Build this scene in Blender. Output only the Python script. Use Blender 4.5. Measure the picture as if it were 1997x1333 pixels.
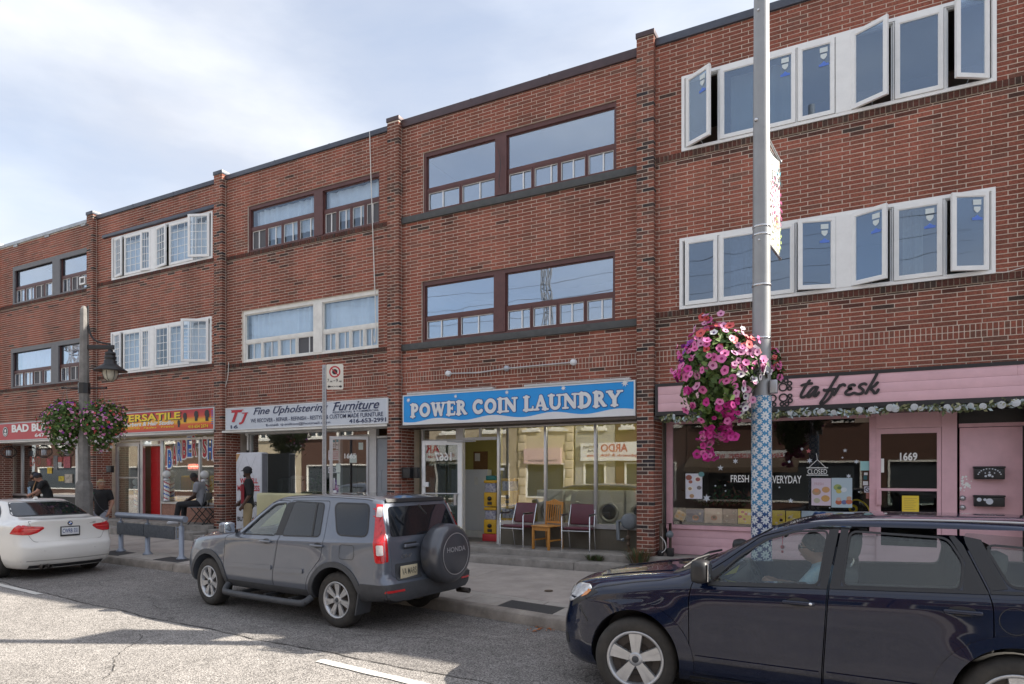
import bpy,bmesh,math,random
import numpy as np
from mathutils import Matrix,Vector
for _o in list(bpy.data.objects):
 bpy.data.objects.remove(_o)
S = bpy.context.scene
COL = S.collection
R = math.radians
random.seed(7)
# ------------------------------------------------------------------ camera
CAMP = Vector((3.59,-11.52,1.9))
A_ = R(62.1)
FW = Vector((-math.cos(A_),math.sin(A_),0))
RT = Vector((math.sin(A_),math.cos(A_),0))
FPX,CXP,HYP = 1300.0,998.5,923.0
cam = bpy.data.cameras.new('camera')
cam.sensor_width = 36
cam.lens = FPX/1997*36
cam.shift_y = (HYP - 666.5)/1997
cam.clip_end = 3000
camo = bpy.data.objects.new('camera',cam)
COL.objects.link(camo)
camo.location = CAMP
camo.rotation_euler = (R(90),0,R(27.9))
S.camera = camo
# ------------------------------------------------------------------ sun, sky, exposure
SUN_EL = R(35.3)
SUN_DIR = Vector((0.898*math.cos(SUN_EL),0.44*math.cos(SUN_EL),math.sin(SUN_EL)))
sun = bpy.data.lights.new('sun','SUN')
sun.energy = 4.4
sun.angle = R(0.5)
sun.color = (1.0,0.93,0.82)
suno = bpy.data.objects.new('sun',sun)
COL.objects.link(suno)
suno.rotation_euler = SUN_DIR.to_track_quat('Z','Y').to_euler()
suno.location = (20,10,30)
W = bpy.data.worlds.new('World')
S.world = W
W.use_nodes = True
wn,wl = W.node_tree.nodes,W.node_tree.links
wn.clear()
sky = wn.new('ShaderNodeTexSky')
sky.sky_type = 'NISHITA'
sky.sun_disc = False
sky.sun_elevation = SUN_EL
sky.sun_rotation = math.atan2(SUN_DIR.x,SUN_DIR.y)
sky.air_density = 1.0
sky.dust_density = 1.5
sky.ozone_density = 1.2
tc = wn.new('ShaderNodeTexCoord')
def wnode(t,**k):
 n = wn.new(t)
 for a,b in k.items():
  setattr(n,a,b)
 return n
mp = wnode('ShaderNodeMapping')
mp.inputs['Scale'].default_value = (1.0,1.0,2.6)
mp.inputs['Location'].default_value = (0.35,0.2,0.1)
n1 = wnode('ShaderNodeTexNoise')
n1.inputs['Scale'].default_value = 1.5
n1.inputs['Detail'].default_value = 9
n1.inputs['Roughness'].default_value = 0.56
n1.inputs['Distortion'].default_value = 0.35
r1 = wnode('ShaderNodeValToRGB')
r1.color_ramp.elements[0].position = 0.34
r1.color_ramp.elements[0].color = (0.5,0.5,0.5,1)
r1.color_ramp.elements[1].position = 0.62
r1.color_ramp.elements[1].color = (1,1,1,1)
n2 = wnode('ShaderNodeTexNoise')
n2.inputs['Scale'].default_value = 3.1
n2.inputs['Detail'].default_value = 8
r2 = wnode('ShaderNodeValToRGB')
r2.color_ramp.elements[0].position = 0.35
r2.color_ramp.elements[0].color = (2.95,3.15,3.6,1)
r2.color_ramp.elements[1].position = 0.68
r2.color_ramp.elements[1].color = (4.2,4.32,4.55,1)
mx = wnode('ShaderNodeMixRGB')
bg = wnode('ShaderNodeBackground')
SKY_STRENGTH = 0.1
bg.inputs['Strength'].default_value = SKY_STRENGTH
wo = wnode('ShaderNodeOutputWorld')
wl.new(tc.outputs['Generated'],mp.inputs['Vector'])
wl.new(mp.outputs['Vector'],n1.inputs['Vector'])
wl.new(mp.outputs['Vector'],n2.inputs['Vector'])
wl.new(n1.outputs['Fac'],r1.inputs['Fac'])
wl.new(n2.outputs['Fac'],r2.inputs['Fac'])
wl.new(r1.outputs['Color'],mx.inputs['Fac'])
wl.new(sky.outputs['Color'],mx.inputs['Color1'])
wl.new(r2.outputs['Color'],mx.inputs['Color2'])
wl.new(mx.outputs['Color'],bg.inputs['Color'])
wl.new(bg.outputs['Background'],wo.inputs['Surface'])
S.view_settings.view_transform = 'Standard'
S.view_settings.look = 'None'
S.view_settings.gamma = 1
S.view_settings.use_curve_mapping = False
S.view_settings.exposure = 1.4
S.render.engine = 'CYCLES'
S.cycles.use_denoising = True
S.cycles.max_bounces = 8
S.cycles.transparent_max_bounces = 24
S.cycles.sample_clamp_indirect = 6
# ------------------------------------------------------------------ measuring helpers: a photo point on a real plane
def ray(px,py):
 return FW+RT*((px - CXP)/FPX)+Vector((0,0,1))*((HYP - py)/FPX)
def wall(px,py,Y=0.0):
 r = ray(px,py)
 return CAMP+r*((Y - CAMP.y)/r.y)
def gnd(px,py,z=0.0):
 r = ray(px,py)
 return CAMP+r*((z - CAMP.z)/r.z)
def wx(px,Y=0.0):
 return wall(px,900,Y).x
def proj(p):
 d = Vector(p) - CAMP
 D = d.dot(FW)
 return CXP+FPX*d.dot(RT)/D,HYP - FPX*d.z/D,D
def rect(pl,top,bot,pr,Y=0.0):
 """x0, x1, z0, z1 on the plane y=Y of a rectangle seen at px pl..pr whose left edge spans top..bot"""
 a,b = wall(pl,top,Y),wall(pl,bot,Y)
 return a.x,wx(pr,Y),b.z,a.z
# ------------------------------------------------------------------ materials
MATS = {}
def mat(name,col,rough=0.6,metal=0.0,noise=0.0,nscale=8.0,bump=0.0,bscale=60.0,spec=0.5,coat=0.0,emit=None,estr=0.0,col2=None,aniso=None):
 if name in MATS:
  return MATS[name]
 m = bpy.data.materials.new(name)
 m.use_nodes = True
 nt = m.node_tree
 b = nt.nodes['Principled BSDF']
 b.inputs['Base Color'].default_value = (*col,1)
 b.inputs['Roughness'].default_value = rough
 b.inputs['Metallic'].default_value = metal
 b.inputs['Specular IOR Level'].default_value = spec
 if coat:
  b.inputs['Coat Weight'].default_value = coat
  b.inputs['Coat Roughness'].default_value = 0.03
 if emit:
  b.inputs['Emission Color'].default_value = (*emit,1)
  b.inputs['Emission Strength'].default_value = estr
 if noise or bump:
  t = nt.nodes.new('ShaderNodeTexCoord')
 if noise:
  n = nt.nodes.new('ShaderNodeTexNoise')
  n.inputs['Scale'].default_value = nscale
  n.inputs['Detail'].default_value = 6
  n.inputs['Roughness'].default_value = 0.65
  if aniso:
   mpp = nt.nodes.new('ShaderNodeMapping')
   mpp.inputs['Scale'].default_value = aniso
   nt.links.new(t.outputs['Object'],mpp.inputs['Vector'])
   nt.links.new(mpp.outputs['Vector'],n.inputs['Vector'])
  else:
   nt.links.new(t.outputs['Object'],n.inputs['Vector'])
  r = nt.nodes.new('ShaderNodeValToRGB')
  r.color_ramp.elements[0].position = 0.32
  r.color_ramp.elements[1].position = 0.68
  c2 = col2 if col2 else tuple(c*(1 - noise) for c in col)
  c1 = col if col2 else tuple(min(1,c*(1+noise*0.6)) for c in col)
  r.color_ramp.elements[0].color = (*c2,1)
  r.color_ramp.elements[1].color = (*c1,1)
  nt.links.new(n.outputs['Fac'],r.inputs['Fac'])
  nt.links.new(r.outputs['Color'],b.inputs['Base Color'])
 if bump:
  n = nt.nodes.new('ShaderNodeTexNoise')
  n.inputs['Scale'].default_value = bscale
  n.inputs['Detail'].default_value = 4
  nt.links.new(t.outputs['Object'],n.inputs['Vector'])
  bp = nt.nodes.new('ShaderNodeBump')
  bp.inputs['Strength'].default_value = bump
  bp.inputs['Distance'].default_value = 0.02
  nt.links.new(n.outputs['Fac'],bp.inputs['Height'])
  nt.links.new(bp.outputs['Normal'],b.inputs['Normal'])
 MATS[name] = m
 return m
def glass_mat(name,tint=(0.92,0.95,0.95),base=0.1,gain=0.9,rough=0.0,gcol=(1,1,1),wave=0.04):
 """window glass: see-through with a fresnel mirror"""
 if name in MATS:
  return MATS[name]
 m = bpy.data.materials.new(name)
 m.use_nodes = True
 nt = m.node_tree
 nt.nodes.clear()
 o = nt.nodes.new('ShaderNodeOutputMaterial')
 t = nt.nodes.new('ShaderNodeBsdfTransparent')
 t.inputs['Color'].default_value = (*tint,1)
 g = nt.nodes.new('ShaderNodeBsdfGlossy')
 g.inputs['Roughness'].default_value = rough
 g.inputs['Color'].default_value = (*gcol,1)
 fr = nt.nodes.new('ShaderNodeLayerWeight')
 fr.inputs['Blend'].default_value = 0.5
 ma = nt.nodes.new('ShaderNodeMath')
 ma.operation = 'POWER'
 ma.inputs[1].default_value = 3.0
 mb = nt.nodes.new('ShaderNodeMath')
 mb.operation = 'MULTIPLY_ADD'
 mb.inputs[1].default_value = gain
 mb.inputs[2].default_value = base
 mb.use_clamp = True
 mixs = nt.nodes.new('ShaderNodeMixShader')
 nt.links.new(fr.outputs['Facing'],ma.inputs[0])
 nt.links.new(ma.outputs[0],mb.inputs[0])
 nt.links.new(mb.outputs[0],mixs.inputs[0])
 nt.links.new(t.outputs[0],mixs.inputs[1])
 nt.links.new(g.outputs[0],mixs.inputs[2])
 # slight waviness of old panes
 tcn = nt.nodes.new('ShaderNodeTexCoord')
 nz = nt.nodes.new('ShaderNodeTexNoise')
 nz.inputs['Scale'].default_value = 1.3
 nz.inputs['Detail'].default_value = 1
 bp = nt.nodes.new('ShaderNodeBump')
 bp.inputs['Strength'].default_value = wave
 bp.inputs['Distance'].default_value = 0.05
 nt.links.new(tcn.outputs['Object'],nz.inputs['Vector'])
 nt.links.new(nz.outputs['Fac'],bp.inputs['Height'])
 nt.links.new(bp.outputs['Normal'],g.inputs['Normal'])
 nt.links.new(mixs.outputs[0],o.inputs['Surface'])
 MATS[name] = m
 return m
def brick_mat(name,ramp,island=True):
 m = bpy.data.materials.new(name)
 m.use_nodes = True
 nt = m.node_tree
 b = nt.nodes['Principled BSDF']
 oi = nt.nodes.new('ShaderNodeObjectInfo')
 ge = nt.nodes.new('ShaderNodeNewGeometry')
 ad = nt.nodes.new('ShaderNodeMath');ad.operation = 'ADD'
 fr = nt.nodes.new('ShaderNodeMath');fr.operation = 'FRACT'
 nt.links.new(oi.outputs['Random'],ad.inputs[0])
 nt.links.new(ge.outputs['Random Per Island'],ad.inputs[1])
 nt.links.new(ad.outputs[0],fr.inputs[0])
 r = nt.nodes.new('ShaderNodeValToRGB')
 r.color_ramp.interpolation = 'LINEAR'
 while len(r.color_ramp.elements) < len(ramp):
  r.color_ramp.elements.new(0.5)
 for e,(p,c) in zip(r.color_ramp.elements,ramp):
  e.position = p
  e.color = (*c,1)
 nt.links.new(fr.outputs[0],r.inputs['Fac'])
 n = nt.nodes.new('ShaderNodeTexNoise')
 n.inputs['Scale'].default_value = 34
 n.inputs['Detail'].default_value = 5
 n2 = nt.nodes.new('ShaderNodeTexNoise')
 n2.inputs['Scale'].default_value = 0.7
 n2.inputs['Detail'].default_value = 6
 nt.links.new(ge.outputs['Position'],n.inputs['Vector'])
 mp_ = nt.nodes.new('ShaderNodeMapping');mp_.inputs['Scale'].default_value = (1.6,1,.55)
 nt.links.new(ge.outputs['Position'],mp_.inputs['Vector']);nt.links.new(mp_.outputs[0],n2.inputs['Vector'])
 mr = nt.nodes.new('ShaderNodeMapRange')
 mr.inputs['To Min'].default_value = 0.62
 mr.inputs['To Max'].default_value = 1.4
 mr.inputs['From Min'].default_value = 0.25
 mr.inputs['From Max'].default_value = 0.75
 nt.links.new(n.outputs['Fac'],mr.inputs['Value'])
 mr2 = nt.nodes.new('ShaderNodeMapRange')
 mr2.inputs['To Min'].default_value = 0.62
 mr2.inputs['To Max'].default_value = 1.22
 mr2.inputs['From Min'].default_value = 0.3
 mr2.inputs['From Max'].default_value = 0.7
 nt.links.new(n2.outputs['Fac'],mr2.inputs['Value'])
 mu = nt.nodes.new('ShaderNodeMath');mu.operation = 'MULTIPLY'
 nt.links.new(mr.outputs[0],mu.inputs[0])
 nt.links.new(mr2.outputs[0],mu.inputs[1])
 mx = nt.nodes.new('ShaderNodeMixRGB');mx.blend_type = 'MULTIPLY'
 mx.inputs['Fac'].default_value = 1
 nt.links.new(r.outputs['Color'],mx.inputs['Color1'])
 nt.links.new(mu.outputs[0],mx.inputs['Color2'])
 nt.links.new(mx.outputs[0],b.inputs['Base Color'])
 b.inputs['Roughness'].default_value = 0.85
 b.inputs['Specular IOR Level'].default_value = 0.25
 bp = nt.nodes.new('ShaderNodeBump')
 bp.inputs['Strength'].default_value = 0.5
 bp.inputs['Distance'].default_value = 0.004
 nt.links.new(n.outputs['Fac'],bp.inputs['Height'])
 nt.links.new(bp.outputs['Normal'],b.inputs['Normal'])
 MATS[name] = m
 return m
M_BRICK = brick_mat('red_brick',[(0.0,(0.200,0.076,0.053)),(0.25,(0.251,0.088,0.059)),(0.5,(0.292,0.099,0.067)),(0.72,(0.260,0.085,0.058)),(0.9,(0.209,0.081,0.058)),(1.0,(0.175,0.084,0.062))])
M_PBRICK = brick_mat('pillar_brick',[(0.0,(0.260,0.092,0.064)),(0.35,(0.241,0.088,0.059)),(0.62,(0.186,0.077,0.056)),(0.78,(0.125,0.068,0.053)),(0.88,(0.051,0.041,0.040)),(0.93,(0.042,0.036,0.040)),(1.0,(0.24,0.095,0.066))])
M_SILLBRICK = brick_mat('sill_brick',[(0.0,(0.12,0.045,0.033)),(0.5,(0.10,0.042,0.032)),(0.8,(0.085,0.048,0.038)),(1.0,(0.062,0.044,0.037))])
M_MORTAR = mat('mortar',(0.68,0.595,0.51),0.95,noise=0.2,nscale=3.0,spec=0.1)
M_MORTAR2 = mat('mortar_dark',(0.42,0.36,0.30),0.95,noise=0.2,nscale=3.0,spec=0.1)
M_WHITE = mat('white_vinyl',(0.80,0.80,0.79),0.4,noise=0.05,nscale=6)
M_OFFW = mat('weathered_white_paint',(0.74,0.725,0.68),0.55,noise=0.12,nscale=5)
M_BROWN = mat('brown_paint',(0.105,0.040,0.036),0.45,noise=0.18,nscale=6)
M_GREYP = mat('grey_paint',(0.135,0.13,0.135),0.5,noise=0.12)
M_DKMETAL = mat('dark_blue_grey_flashing',(0.075,0.082,0.105),0.42,metal=0.25,noise=0.2,nscale=4)
M_BRMETAL = mat('brown_flashing',(0.075,0.048,0.052),0.42,metal=0.2,noise=0.2,nscale=4)
M_LTMETAL = mat('pale_flashing',(0.38,0.40,0.42),0.4,metal=0.3,noise=0.25,nscale=5)
M_SILL = mat('slate_grey_sill',(0.075,0.078,0.078),0.7,noise=0.2,bump=0.2)
M_ALU = mat('aluminium',(0.55,0.56,0.58),0.32,metal=0.75,noise=0.06)
M_ALUP = mat('painted_aluminium',(0.52,0.52,0.52),0.45,noise=0.08)
M_BLACK = mat('black_paint',(0.018,0.018,0.02),0.4)
M_RUB = mat('black_rubber',(0.022,0.022,0.023),0.75,noise=0.25,nscale=20)
M_DARK = mat('dark_interior',(0.045,0.042,0.04),0.9)
M_ROOM = mat('room_wall',(0.36,0.34,0.31),0.9)
M_CEIL = mat('room_ceiling',(0.35,0.34,0.32),0.9)
M_CURT = mat('white_curtain',(0.72,0.74,0.76),0.9,noise=0.08,nscale=3)
M_CURTC = mat('cream_curtain',(0.60,0.55,0.42),0.9,noise=0.1,nscale=3)
M_CURTP = mat('pink_curtain',(0.72,0.50,0.50),0.9,noise=0.1,nscale=3)
M_SCREEN = mat('grey_insect_screen',(0.10,0.10,0.11),0.8)
M_GLASS = glass_mat('window_glass',(0.86,0.9,0.93),0.30,0.5,gcol=(0.82,0.9,1.0))
M_GLASSC = glass_mat('curtained_window_glass',(0.88,0.93,0.97),0.08,0.3,gcol=(0.85,0.92,1.0))
M_GLASSD = glass_mat('blue_window_glass',(0.62,0.70,0.78),0.16,0.42,gcol=(0.72,0.84,1.0))
M_SHOPG = glass_mat('shop_glass',(0.9,0.93,0.92),0.16,0.8,wave=0.012)
M_CAFEG = glass_mat('cafe_glass',(0.92,0.94,0.93),0.055,0.6,wave=0.012)
M_CARG = glass_mat('car_glass',(0.86,0.91,0.90),0.04,0.5,wave=0)
M_CARGD = glass_mat('tinted_car_glass',(0.10,0.11,0.125),0.07,0.7)
# ------------------------------------------------------------------ mesh builder
class MB:
 def __init__(s):
  s.v,s.f,s.m,s.sm = [],[],[],[]
  s.cur = 0
  s.smooth = False
  s.X = None
 def add(s,vs,fs,smooth=None):
  n = len(s.v)
  if s.X is not None:
   vs = [s.X @ Vector(p) for p in vs]
  s.v.extend([tuple(p) for p in vs])
  for f in fs:
   s.f.append(tuple(i+n for i in f))
   s.m.append(s.cur)
   s.sm.append(s.smooth if smooth is None else smooth)
  return s
 def box(s,x0,x1,y0,y1,z0,z1):
  vs = [(x0,y0,z0),(x1,y0,z0),(x1,y1,z0),(x0,y1,z0),(x0,y0,z1),(x1,y0,z1),(x1,y1,z1),(x0,y1,z1)]
  return s.add(vs,[(0,3,2,1),(4,5,6,7),(0,1,5,4),(1,2,6,5),(2,3,7,6),(3,0,4,7)],False)
 def bbox(s,x0,x1,y0,y1,z0,z1,b=0.006):
  """box with chamfered edges"""
  bm = bmesh.new()
  bmesh.ops.create_cube(bm,size=1)
  for v in bm.verts:
   v.co = Vector(((x0+x1)/2+v.co.x*(x1 - x0),(y0+y1)/2+v.co.y*(y1 - y0),(z0+z1)/2+v.co.z*(z1 - z0)))
  b = min(b,abs(x1 - x0)*.45,abs(y1 - y0)*.45,abs(z1 - z0)*.45)
  bmesh.ops.bevel(bm,geom=list(bm.edges),offset=b,segments=2,affect='EDGES',profile=0.6)
  bm.verts.index_update()
  s.add([v.co.copy() for v in bm.verts],[[v.index for v in f.verts] for f in bm.faces],True)
  bm.free()
  return s
 def quad(s,a,b,c,d):
  return s.add([a,b,c,d],[(0,1,2,3)],False)
 def wrect(s,x0,x1,z0,z1,y):
  """upright rectangle facing the street"""
  return s.quad((x0,y,z0),(x1,y,z0),(x1,y,z1),(x0,y,z1))
 def frect(s,x0,x1,z0,z1,w,y0,y1):
  """rectangular frame of bars, width w or (left, right, bottom, top)"""
  l,r,b,t = w if isinstance(w,tuple) else (w,)*4
  s.box(x0,x0+l,y0,y1,z0,z1);s.box(x1 - r,x1,y0,y1,z0,z1)
  s.box(x0+l,x1 - r,y0,y1,z0,z0+b);s.box(x0+l,x1 - r,y0,y1,z1 - t,z1)
  return s
 def tube(s,path,r,n=10,caps=True,smooth=True):
  pts = [Vector(p) for p in path]
  rr = r if isinstance(r,(list,tuple)) else [r]*len(pts)
  rings = []
  up = None
  for i,p in enumerate(pts):
   d = (pts[min(i+1,len(pts) - 1)] - pts[max(i - 1,0)]).normalized()
   if up is None:
    up = Vector((0,0,1)) if abs(d.z) < 0.9 else Vector((1,0,0))
   a = d.cross(up)
   if a.length < 1e-5:
    a = d.cross(Vector((0,1,0)))
   a.normalize()
   b = a.cross(d).normalized()
   up = b
   rings.append([p+(a*math.cos(2*math.pi*k/n)+b*math.sin(2*math.pi*k/n))*rr[i] for k in range(n)])
  vs = [q for ring in rings for q in ring]
  fs = []
  for i in range(len(rings) - 1):
   for k in range(n):
    fs.append((i*n+k,i*n+(k+1) % n,(i+1)*n+(k+1) % n,(i+1)*n+k))
  s.add(vs,fs,smooth)
  if caps:
   s.add(rings[0],[tuple(range(n))],False)
   s.add(rings[-1],[tuple(range(n - 1,-1,-1))],False)
  return s
 def lathe(s,prof,n=24,origin=(0,0,0),axis='Z',smooth=True,close=False):
  """prof = [(r, h)...] turned about an axis through origin"""
  vs = []
  o = Vector(origin)
  for r,h in prof:
   for k in range(n):
    a = 2*math.pi*k/n
    c,d = r*math.cos(a),r*math.sin(a)
    p = {'Z': (c,d,h),'Y': (c,h,d),'X': (h,c,d)}[axis]
    vs.append(o+Vector(p))
  fs = []
  for i in range(len(prof) - 1+(1 if close else 0)):
   j = (i+1) % len(prof)
   for k in range(n):
    fs.append((i*n+k,i*n+(k+1) % n,j*n+(k+1) % n,j*n+k))
  return s.add(vs,fs,smooth)
 def prism(s,poly,d0,d1,plane='XZ',smooth=False):
  """polygon (list of 2-d points) in a plane, extruded from d0 to d1 along the third axis"""
  def P(a,b,d):
   return {'XZ': (a,d,b),'XY': (a,b,d),'YZ': (d,a,b)}[plane]
  n = len(poly)
  vs = [P(a,b,d0) for a,b in poly]+[P(a,b,d1) for a,b in poly]
  s.add(vs,[tuple(range(n)),tuple(range(2*n - 1,n - 1,-1))],False)
  s.add(vs,[(i,(i+1) % n,n+(i+1) % n,n+i) for i in range(n)],smooth)
  return s
 def ball(s,c,r,n=12,m=8,sq=(1,1,1)):
  vs,fs = [],[]
  for i in range(m+1):
   t = math.pi*i/m
   for k in range(n):
    a = 2*math.pi*k/n
    vs.append((c[0]+r*sq[0]*math.sin(t)*math.cos(a),c[1]+r*sq[1]*math.sin(t)*math.sin(a),c[2]+r*sq[2]*math.cos(t)))
  for i in range(m):
   for k in range(n):
    fs.append((i*n+k,(i+1)*n+k,(i+1)*n+(k+1) % n,i*n+(k+1) % n))
  return s.add(vs,fs,True)
 def mesh(s,name):
  me = bpy.data.meshes.new(name)
  me.from_pydata(s.v,[],s.f)
  me.polygons.foreach_set('use_smooth',s.sm)
  me.polygons.foreach_set('material_index',s.m)
  me.validate()
  me.update()
  return me
 def build(s,name,mats,parent=None,local=False,fix=True):
  me = s.mesh(name)
  if fix and s.f:
   bm = bmesh.new();bm.from_mesh(me)
   bmesh.ops.recalc_face_normals(bm,faces=bm.faces)
   bm.to_mesh(me);bm.free()
  return link(name,me,mats,parent,local)
def link(name,me,mats,parent=None,local=False):
 o = bpy.data.objects.new(name,me)
 COL.objects.link(o)
 if not isinstance(mats,(list,tuple)):
  mats = [mats]
 if len(me.materials) == 0:
  for m in mats:
   me.materials.append(m)
 if parent is not None:
  o.parent = parent
  if not local and parent.parent is None:
   o.matrix_parent_inverse = parent.matrix_basis.inverted()
 return o
def tag(o,label=None,cat=None,group=None,kind=None):
 if label: o['label'] = label
 if cat: o['category'] = cat
 if group: o['group'] = group
 if kind: o['kind'] = kind
 return o
def thing(name,label,cat,loc=(0,0,0),rz=0.0,group=None):
 o = bpy.data.objects.new(name,None)
 o.empty_display_size = 0.2
 COL.objects.link(o)
 o.location = loc
 o.rotation_euler = (0,0,rz)
 o.matrix_basis = Matrix.Translation(Vector(loc)) @ Matrix.Rotation(rz,4,'Z')
 return tag(o,label,cat,group)
def struct(o):
 o['kind'] = 'structure'
 return o
_txt = {}
def text_geo(s,bold=0.0,shear=0.0,spacing=1.0,res=3):
 key = (s,bold,shear,spacing,res)
 if key in _txt:
  return _txt[key]
 cu = bpy.data.curves.new('txt','FONT')
 cu.body = s
 cu.size = 1
 cu.shear = shear
 cu.offset = bold
 cu.space_character = spacing
 cu.resolution_u = res
 cu.fill_mode = 'FRONT'
 o = bpy.data.objects.new('txt',cu)
 COL.objects.link(o)
 dg = bpy.context.evaluated_depsgraph_get()
 me = bpy.data.meshes.new_from_object(o.evaluated_get(dg))
 vs = [tuple(v.co) for v in me.vertices]
 fs = [tuple(p.vertices) for p in me.polygons]
 bpy.data.objects.remove(o)
 bpy.data.meshes.remove(me)
 bpy.data.curves.remove(cu)
 _txt[key] = (vs,fs)
 return vs,fs
def put_text(mb,s,x0,x1,z0,z1,y,bold=0.0,shear=0.0,spacing=1.0,mirror=False,thick=0.004,keep=False):
 """lettering fitted to a rectangle on the plane y, raised by thick towards the street"""
 vs,fs = text_geo(s,bold,shear,spacing)
 if not vs:
  return
 ax = min(v[0] for v in vs);bx = max(v[0] for v in vs)
 az = min(v[1] for v in vs);bz = max(v[1] for v in vs)
 kx,kz = (x1 - x0)/(bx - ax),(z1 - z0)/max(bz - az,1e-6)
 out = []
 for v in vs:
  u = (v[0] - ax)*kx
  if mirror:
   u = (x1 - x0) - u
  out.append((x0+u,y,z0+(v[1] - az)*kz))
 n = len(out)
 mb.add([(a,y - thick,c) for a,b,c in out],fs,False)
def stroke(mb,pts,w,y0,y1,n=6,closed=False):
 """a pen stroke of width w along points (x, z): flat ribbon with round ends between planes y0 (front) and y1"""
 P = [Vector((p[0],p[1])) for p in pts]
 if closed:
  P = P+[P[0],P[1]]
 L = []
 for i in range(len(P)):
  d = (P[min(i+1,len(P) - 1)] - P[max(i - 1,0)])
  if d.length < 1e-9:
   d = Vector((1,0))
  d.normalize()
  L.append(Vector((-d.y,d.x)))
 ww = w if isinstance(w,(list,tuple)) else [w]*len(P)
 left = [P[i]+L[i]*ww[i]/2 for i in range(len(P))]
 right = [P[i] - L[i]*ww[i]/2 for i in range(len(P))]
 for i in range(len(P) - 1):
  a,b,c,d = left[i],left[i+1],right[i+1],right[i]
  mb.add([(q.x,y0,q.y) for q in (a,b,c,d)],[(0,1,2,3)],False)
 if not closed:
  for e,i in ((P[0],0),(P[-1],len(P) - 1)):
   k = 10
   mb.add([(e.x+ww[i]/2*math.cos(2*math.pi*j/k),y0+.00007*(1+i % 2),e.y+ww[i]/2*math.sin(2*math.pi*j/k)) for j in range(k)],[tuple(range(k))],False)
def disc(mb,x,z,r,y,n=16):
 mb.add([(x+r*math.cos(2*math.pi*j/n),y,z+r*math.sin(2*math.pi*j/n)) for j in range(n)],[tuple(range(n))],False)
def ring(mb,x,z,r0,r1,y,n=24):
 vs = []
 for j in range(n):
  a = 2*math.pi*j/n
  vs += [(x+r0*math.cos(a),y,z+r0*math.sin(a)),(x+r1*math.cos(a),y,z+r1*math.sin(a))]
 mb.add(vs,[(2*j,2*j+1,2*((j+1) % n)+1,2*((j+1) % n)) for j in range(n)],False)
def spline(pts,n=6):
 """Catmull-Rom through points"""
 P = [Vector(p) for p in pts]
 out = []
 for i in range(len(P) - 1):
  p0,p1,p2,p3 = P[max(i - 1,0)],P[i],P[i+1],P[min(i+2,len(P) - 1)]
  for k in range(n):
   t = k/n
   out.append(0.5*((2*p1)+(p2 - p0)*t+(2*p0 - 5*p1+4*p2 - p3)*t*t+(3*p1 - p0 - 3*p2+p3)*t ** 3))
 out.append(P[-1])
 return out
# ================================================================== GROUND
def asphalt(name,col,seed,crack=0.5):
 m = bpy.data.materials.new(name)
 m.use_nodes = True
 nt = m.node_tree
 b = nt.nodes['Principled BSDF']
 ge = nt.nodes.new('ShaderNodeNewGeometry')
 def noise(scale,detail,rough=0.6):
  n = nt.nodes.new('ShaderNodeTexNoise')
  n.inputs['Scale'].default_value = scale
  n.inputs['Detail'].default_value = detail
  n.inputs['Roughness'].default_value = rough
  nt.links.new(ge.outputs['Position'],n.inputs['Vector'])
  return n
 def mrange(src,a,b_,c,d):
  r = nt.nodes.new('ShaderNodeMapRange')
  r.inputs['From Min'].default_value = a;r.inputs['From Max'].default_value = b_
  r.inputs['To Min'].default_value = c;r.inputs['To Max'].default_value = d
  nt.links.new(src,r.inputs['Value'])
  return r.outputs[0]
 def mul(a,c):
  n = nt.nodes.new('ShaderNodeMath');n.operation = 'MULTIPLY'
  nt.links.new(a,n.inputs[0]);nt.links.new(c,n.inputs[1])
  return n.outputs[0]
 vo = nt.nodes.new('ShaderNodeTexVoronoi')
 vo.inputs['Scale'].default_value = 95
 nt.links.new(ge.outputs['Position'],vo.inputs['Vector'])
 st = mrange(vo.outputs['Color'],0.1,0.9,0.35,1.85)
 gr = mrange(noise(160,3).outputs['Fac'],0.3,0.7,0.75,1.3)
 pa = mrange(noise(0.7,7,0.62).outputs['Fac'],0.3,0.7,0.82,1.16)
 st2 = mrange(noise(6,5).outputs['Fac'],0.32,0.68,0.86,1.12)
 v = mul(mul(mul(st,gr),pa),st2)
 # worn dark spots and tar
 sp = noise(2.3,9,0.7)
 sp2 = mrange(sp.outputs['Fac'],0.62,0.70,1.0,0.66)
 v = mul(v,sp2)
 mx = nt.nodes.new('ShaderNodeMixRGB');mx.blend_type = 'MULTIPLY';mx.inputs['Fac'].default_value = 1
 mx.inputs['Color1'].default_value = (*col,1)
 nt.links.new(v,mx.inputs['Color2'])
 nt.links.new(mx.outputs[0],b.inputs['Base Color'])
 b.inputs['Roughness'].default_value = 0.9
 b.inputs['Specular IOR Level'].default_value = 0.2
 bp = nt.nodes.new('ShaderNodeBump')
 bp.inputs['Strength'].default_value = 0.7
 bp.inputs['Distance'].default_value = 0.008
 nt.links.new(vo.outputs['Distance'],bp.inputs['Height'])
 nt.links.new(bp.outputs['Normal'],b.inputs['Normal'])
 return m
M_ASPH = asphalt('lane_asphalt',(0.255,0.238,0.223),1)
M_ASPH2 = asphalt('parking_strip_asphalt',(0.195,0.182,0.172),2)
M_CONC = mat('sidewalk_concrete',(0.40,0.352,0.318),0.9,noise=0.22,nscale=2.2,bump=0.25,bscale=90)
M_CURB = mat('curb_concrete',(0.31,0.275,0.24),0.9,noise=0.34,nscale=3.5,bump=0.35,bscale=50)
M_STEP = mat('step_concrete',(0.28,0.255,0.23),0.92,noise=0.34,nscale=4.0,bump=0.4,bscale=40)
M_PAVE = mat('pale_paver',(0.39,0.355,0.32),0.88,noise=0.16,nscale=5,bump=0.2,bscale=80)
M_GRAN = mat('dark_granite_paver',(0.045,0.045,0.048),0.7,noise=0.3,nscale=30)
M_JOINT = mat('joint_dirt',(0.07,0.062,0.055),0.95)
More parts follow.
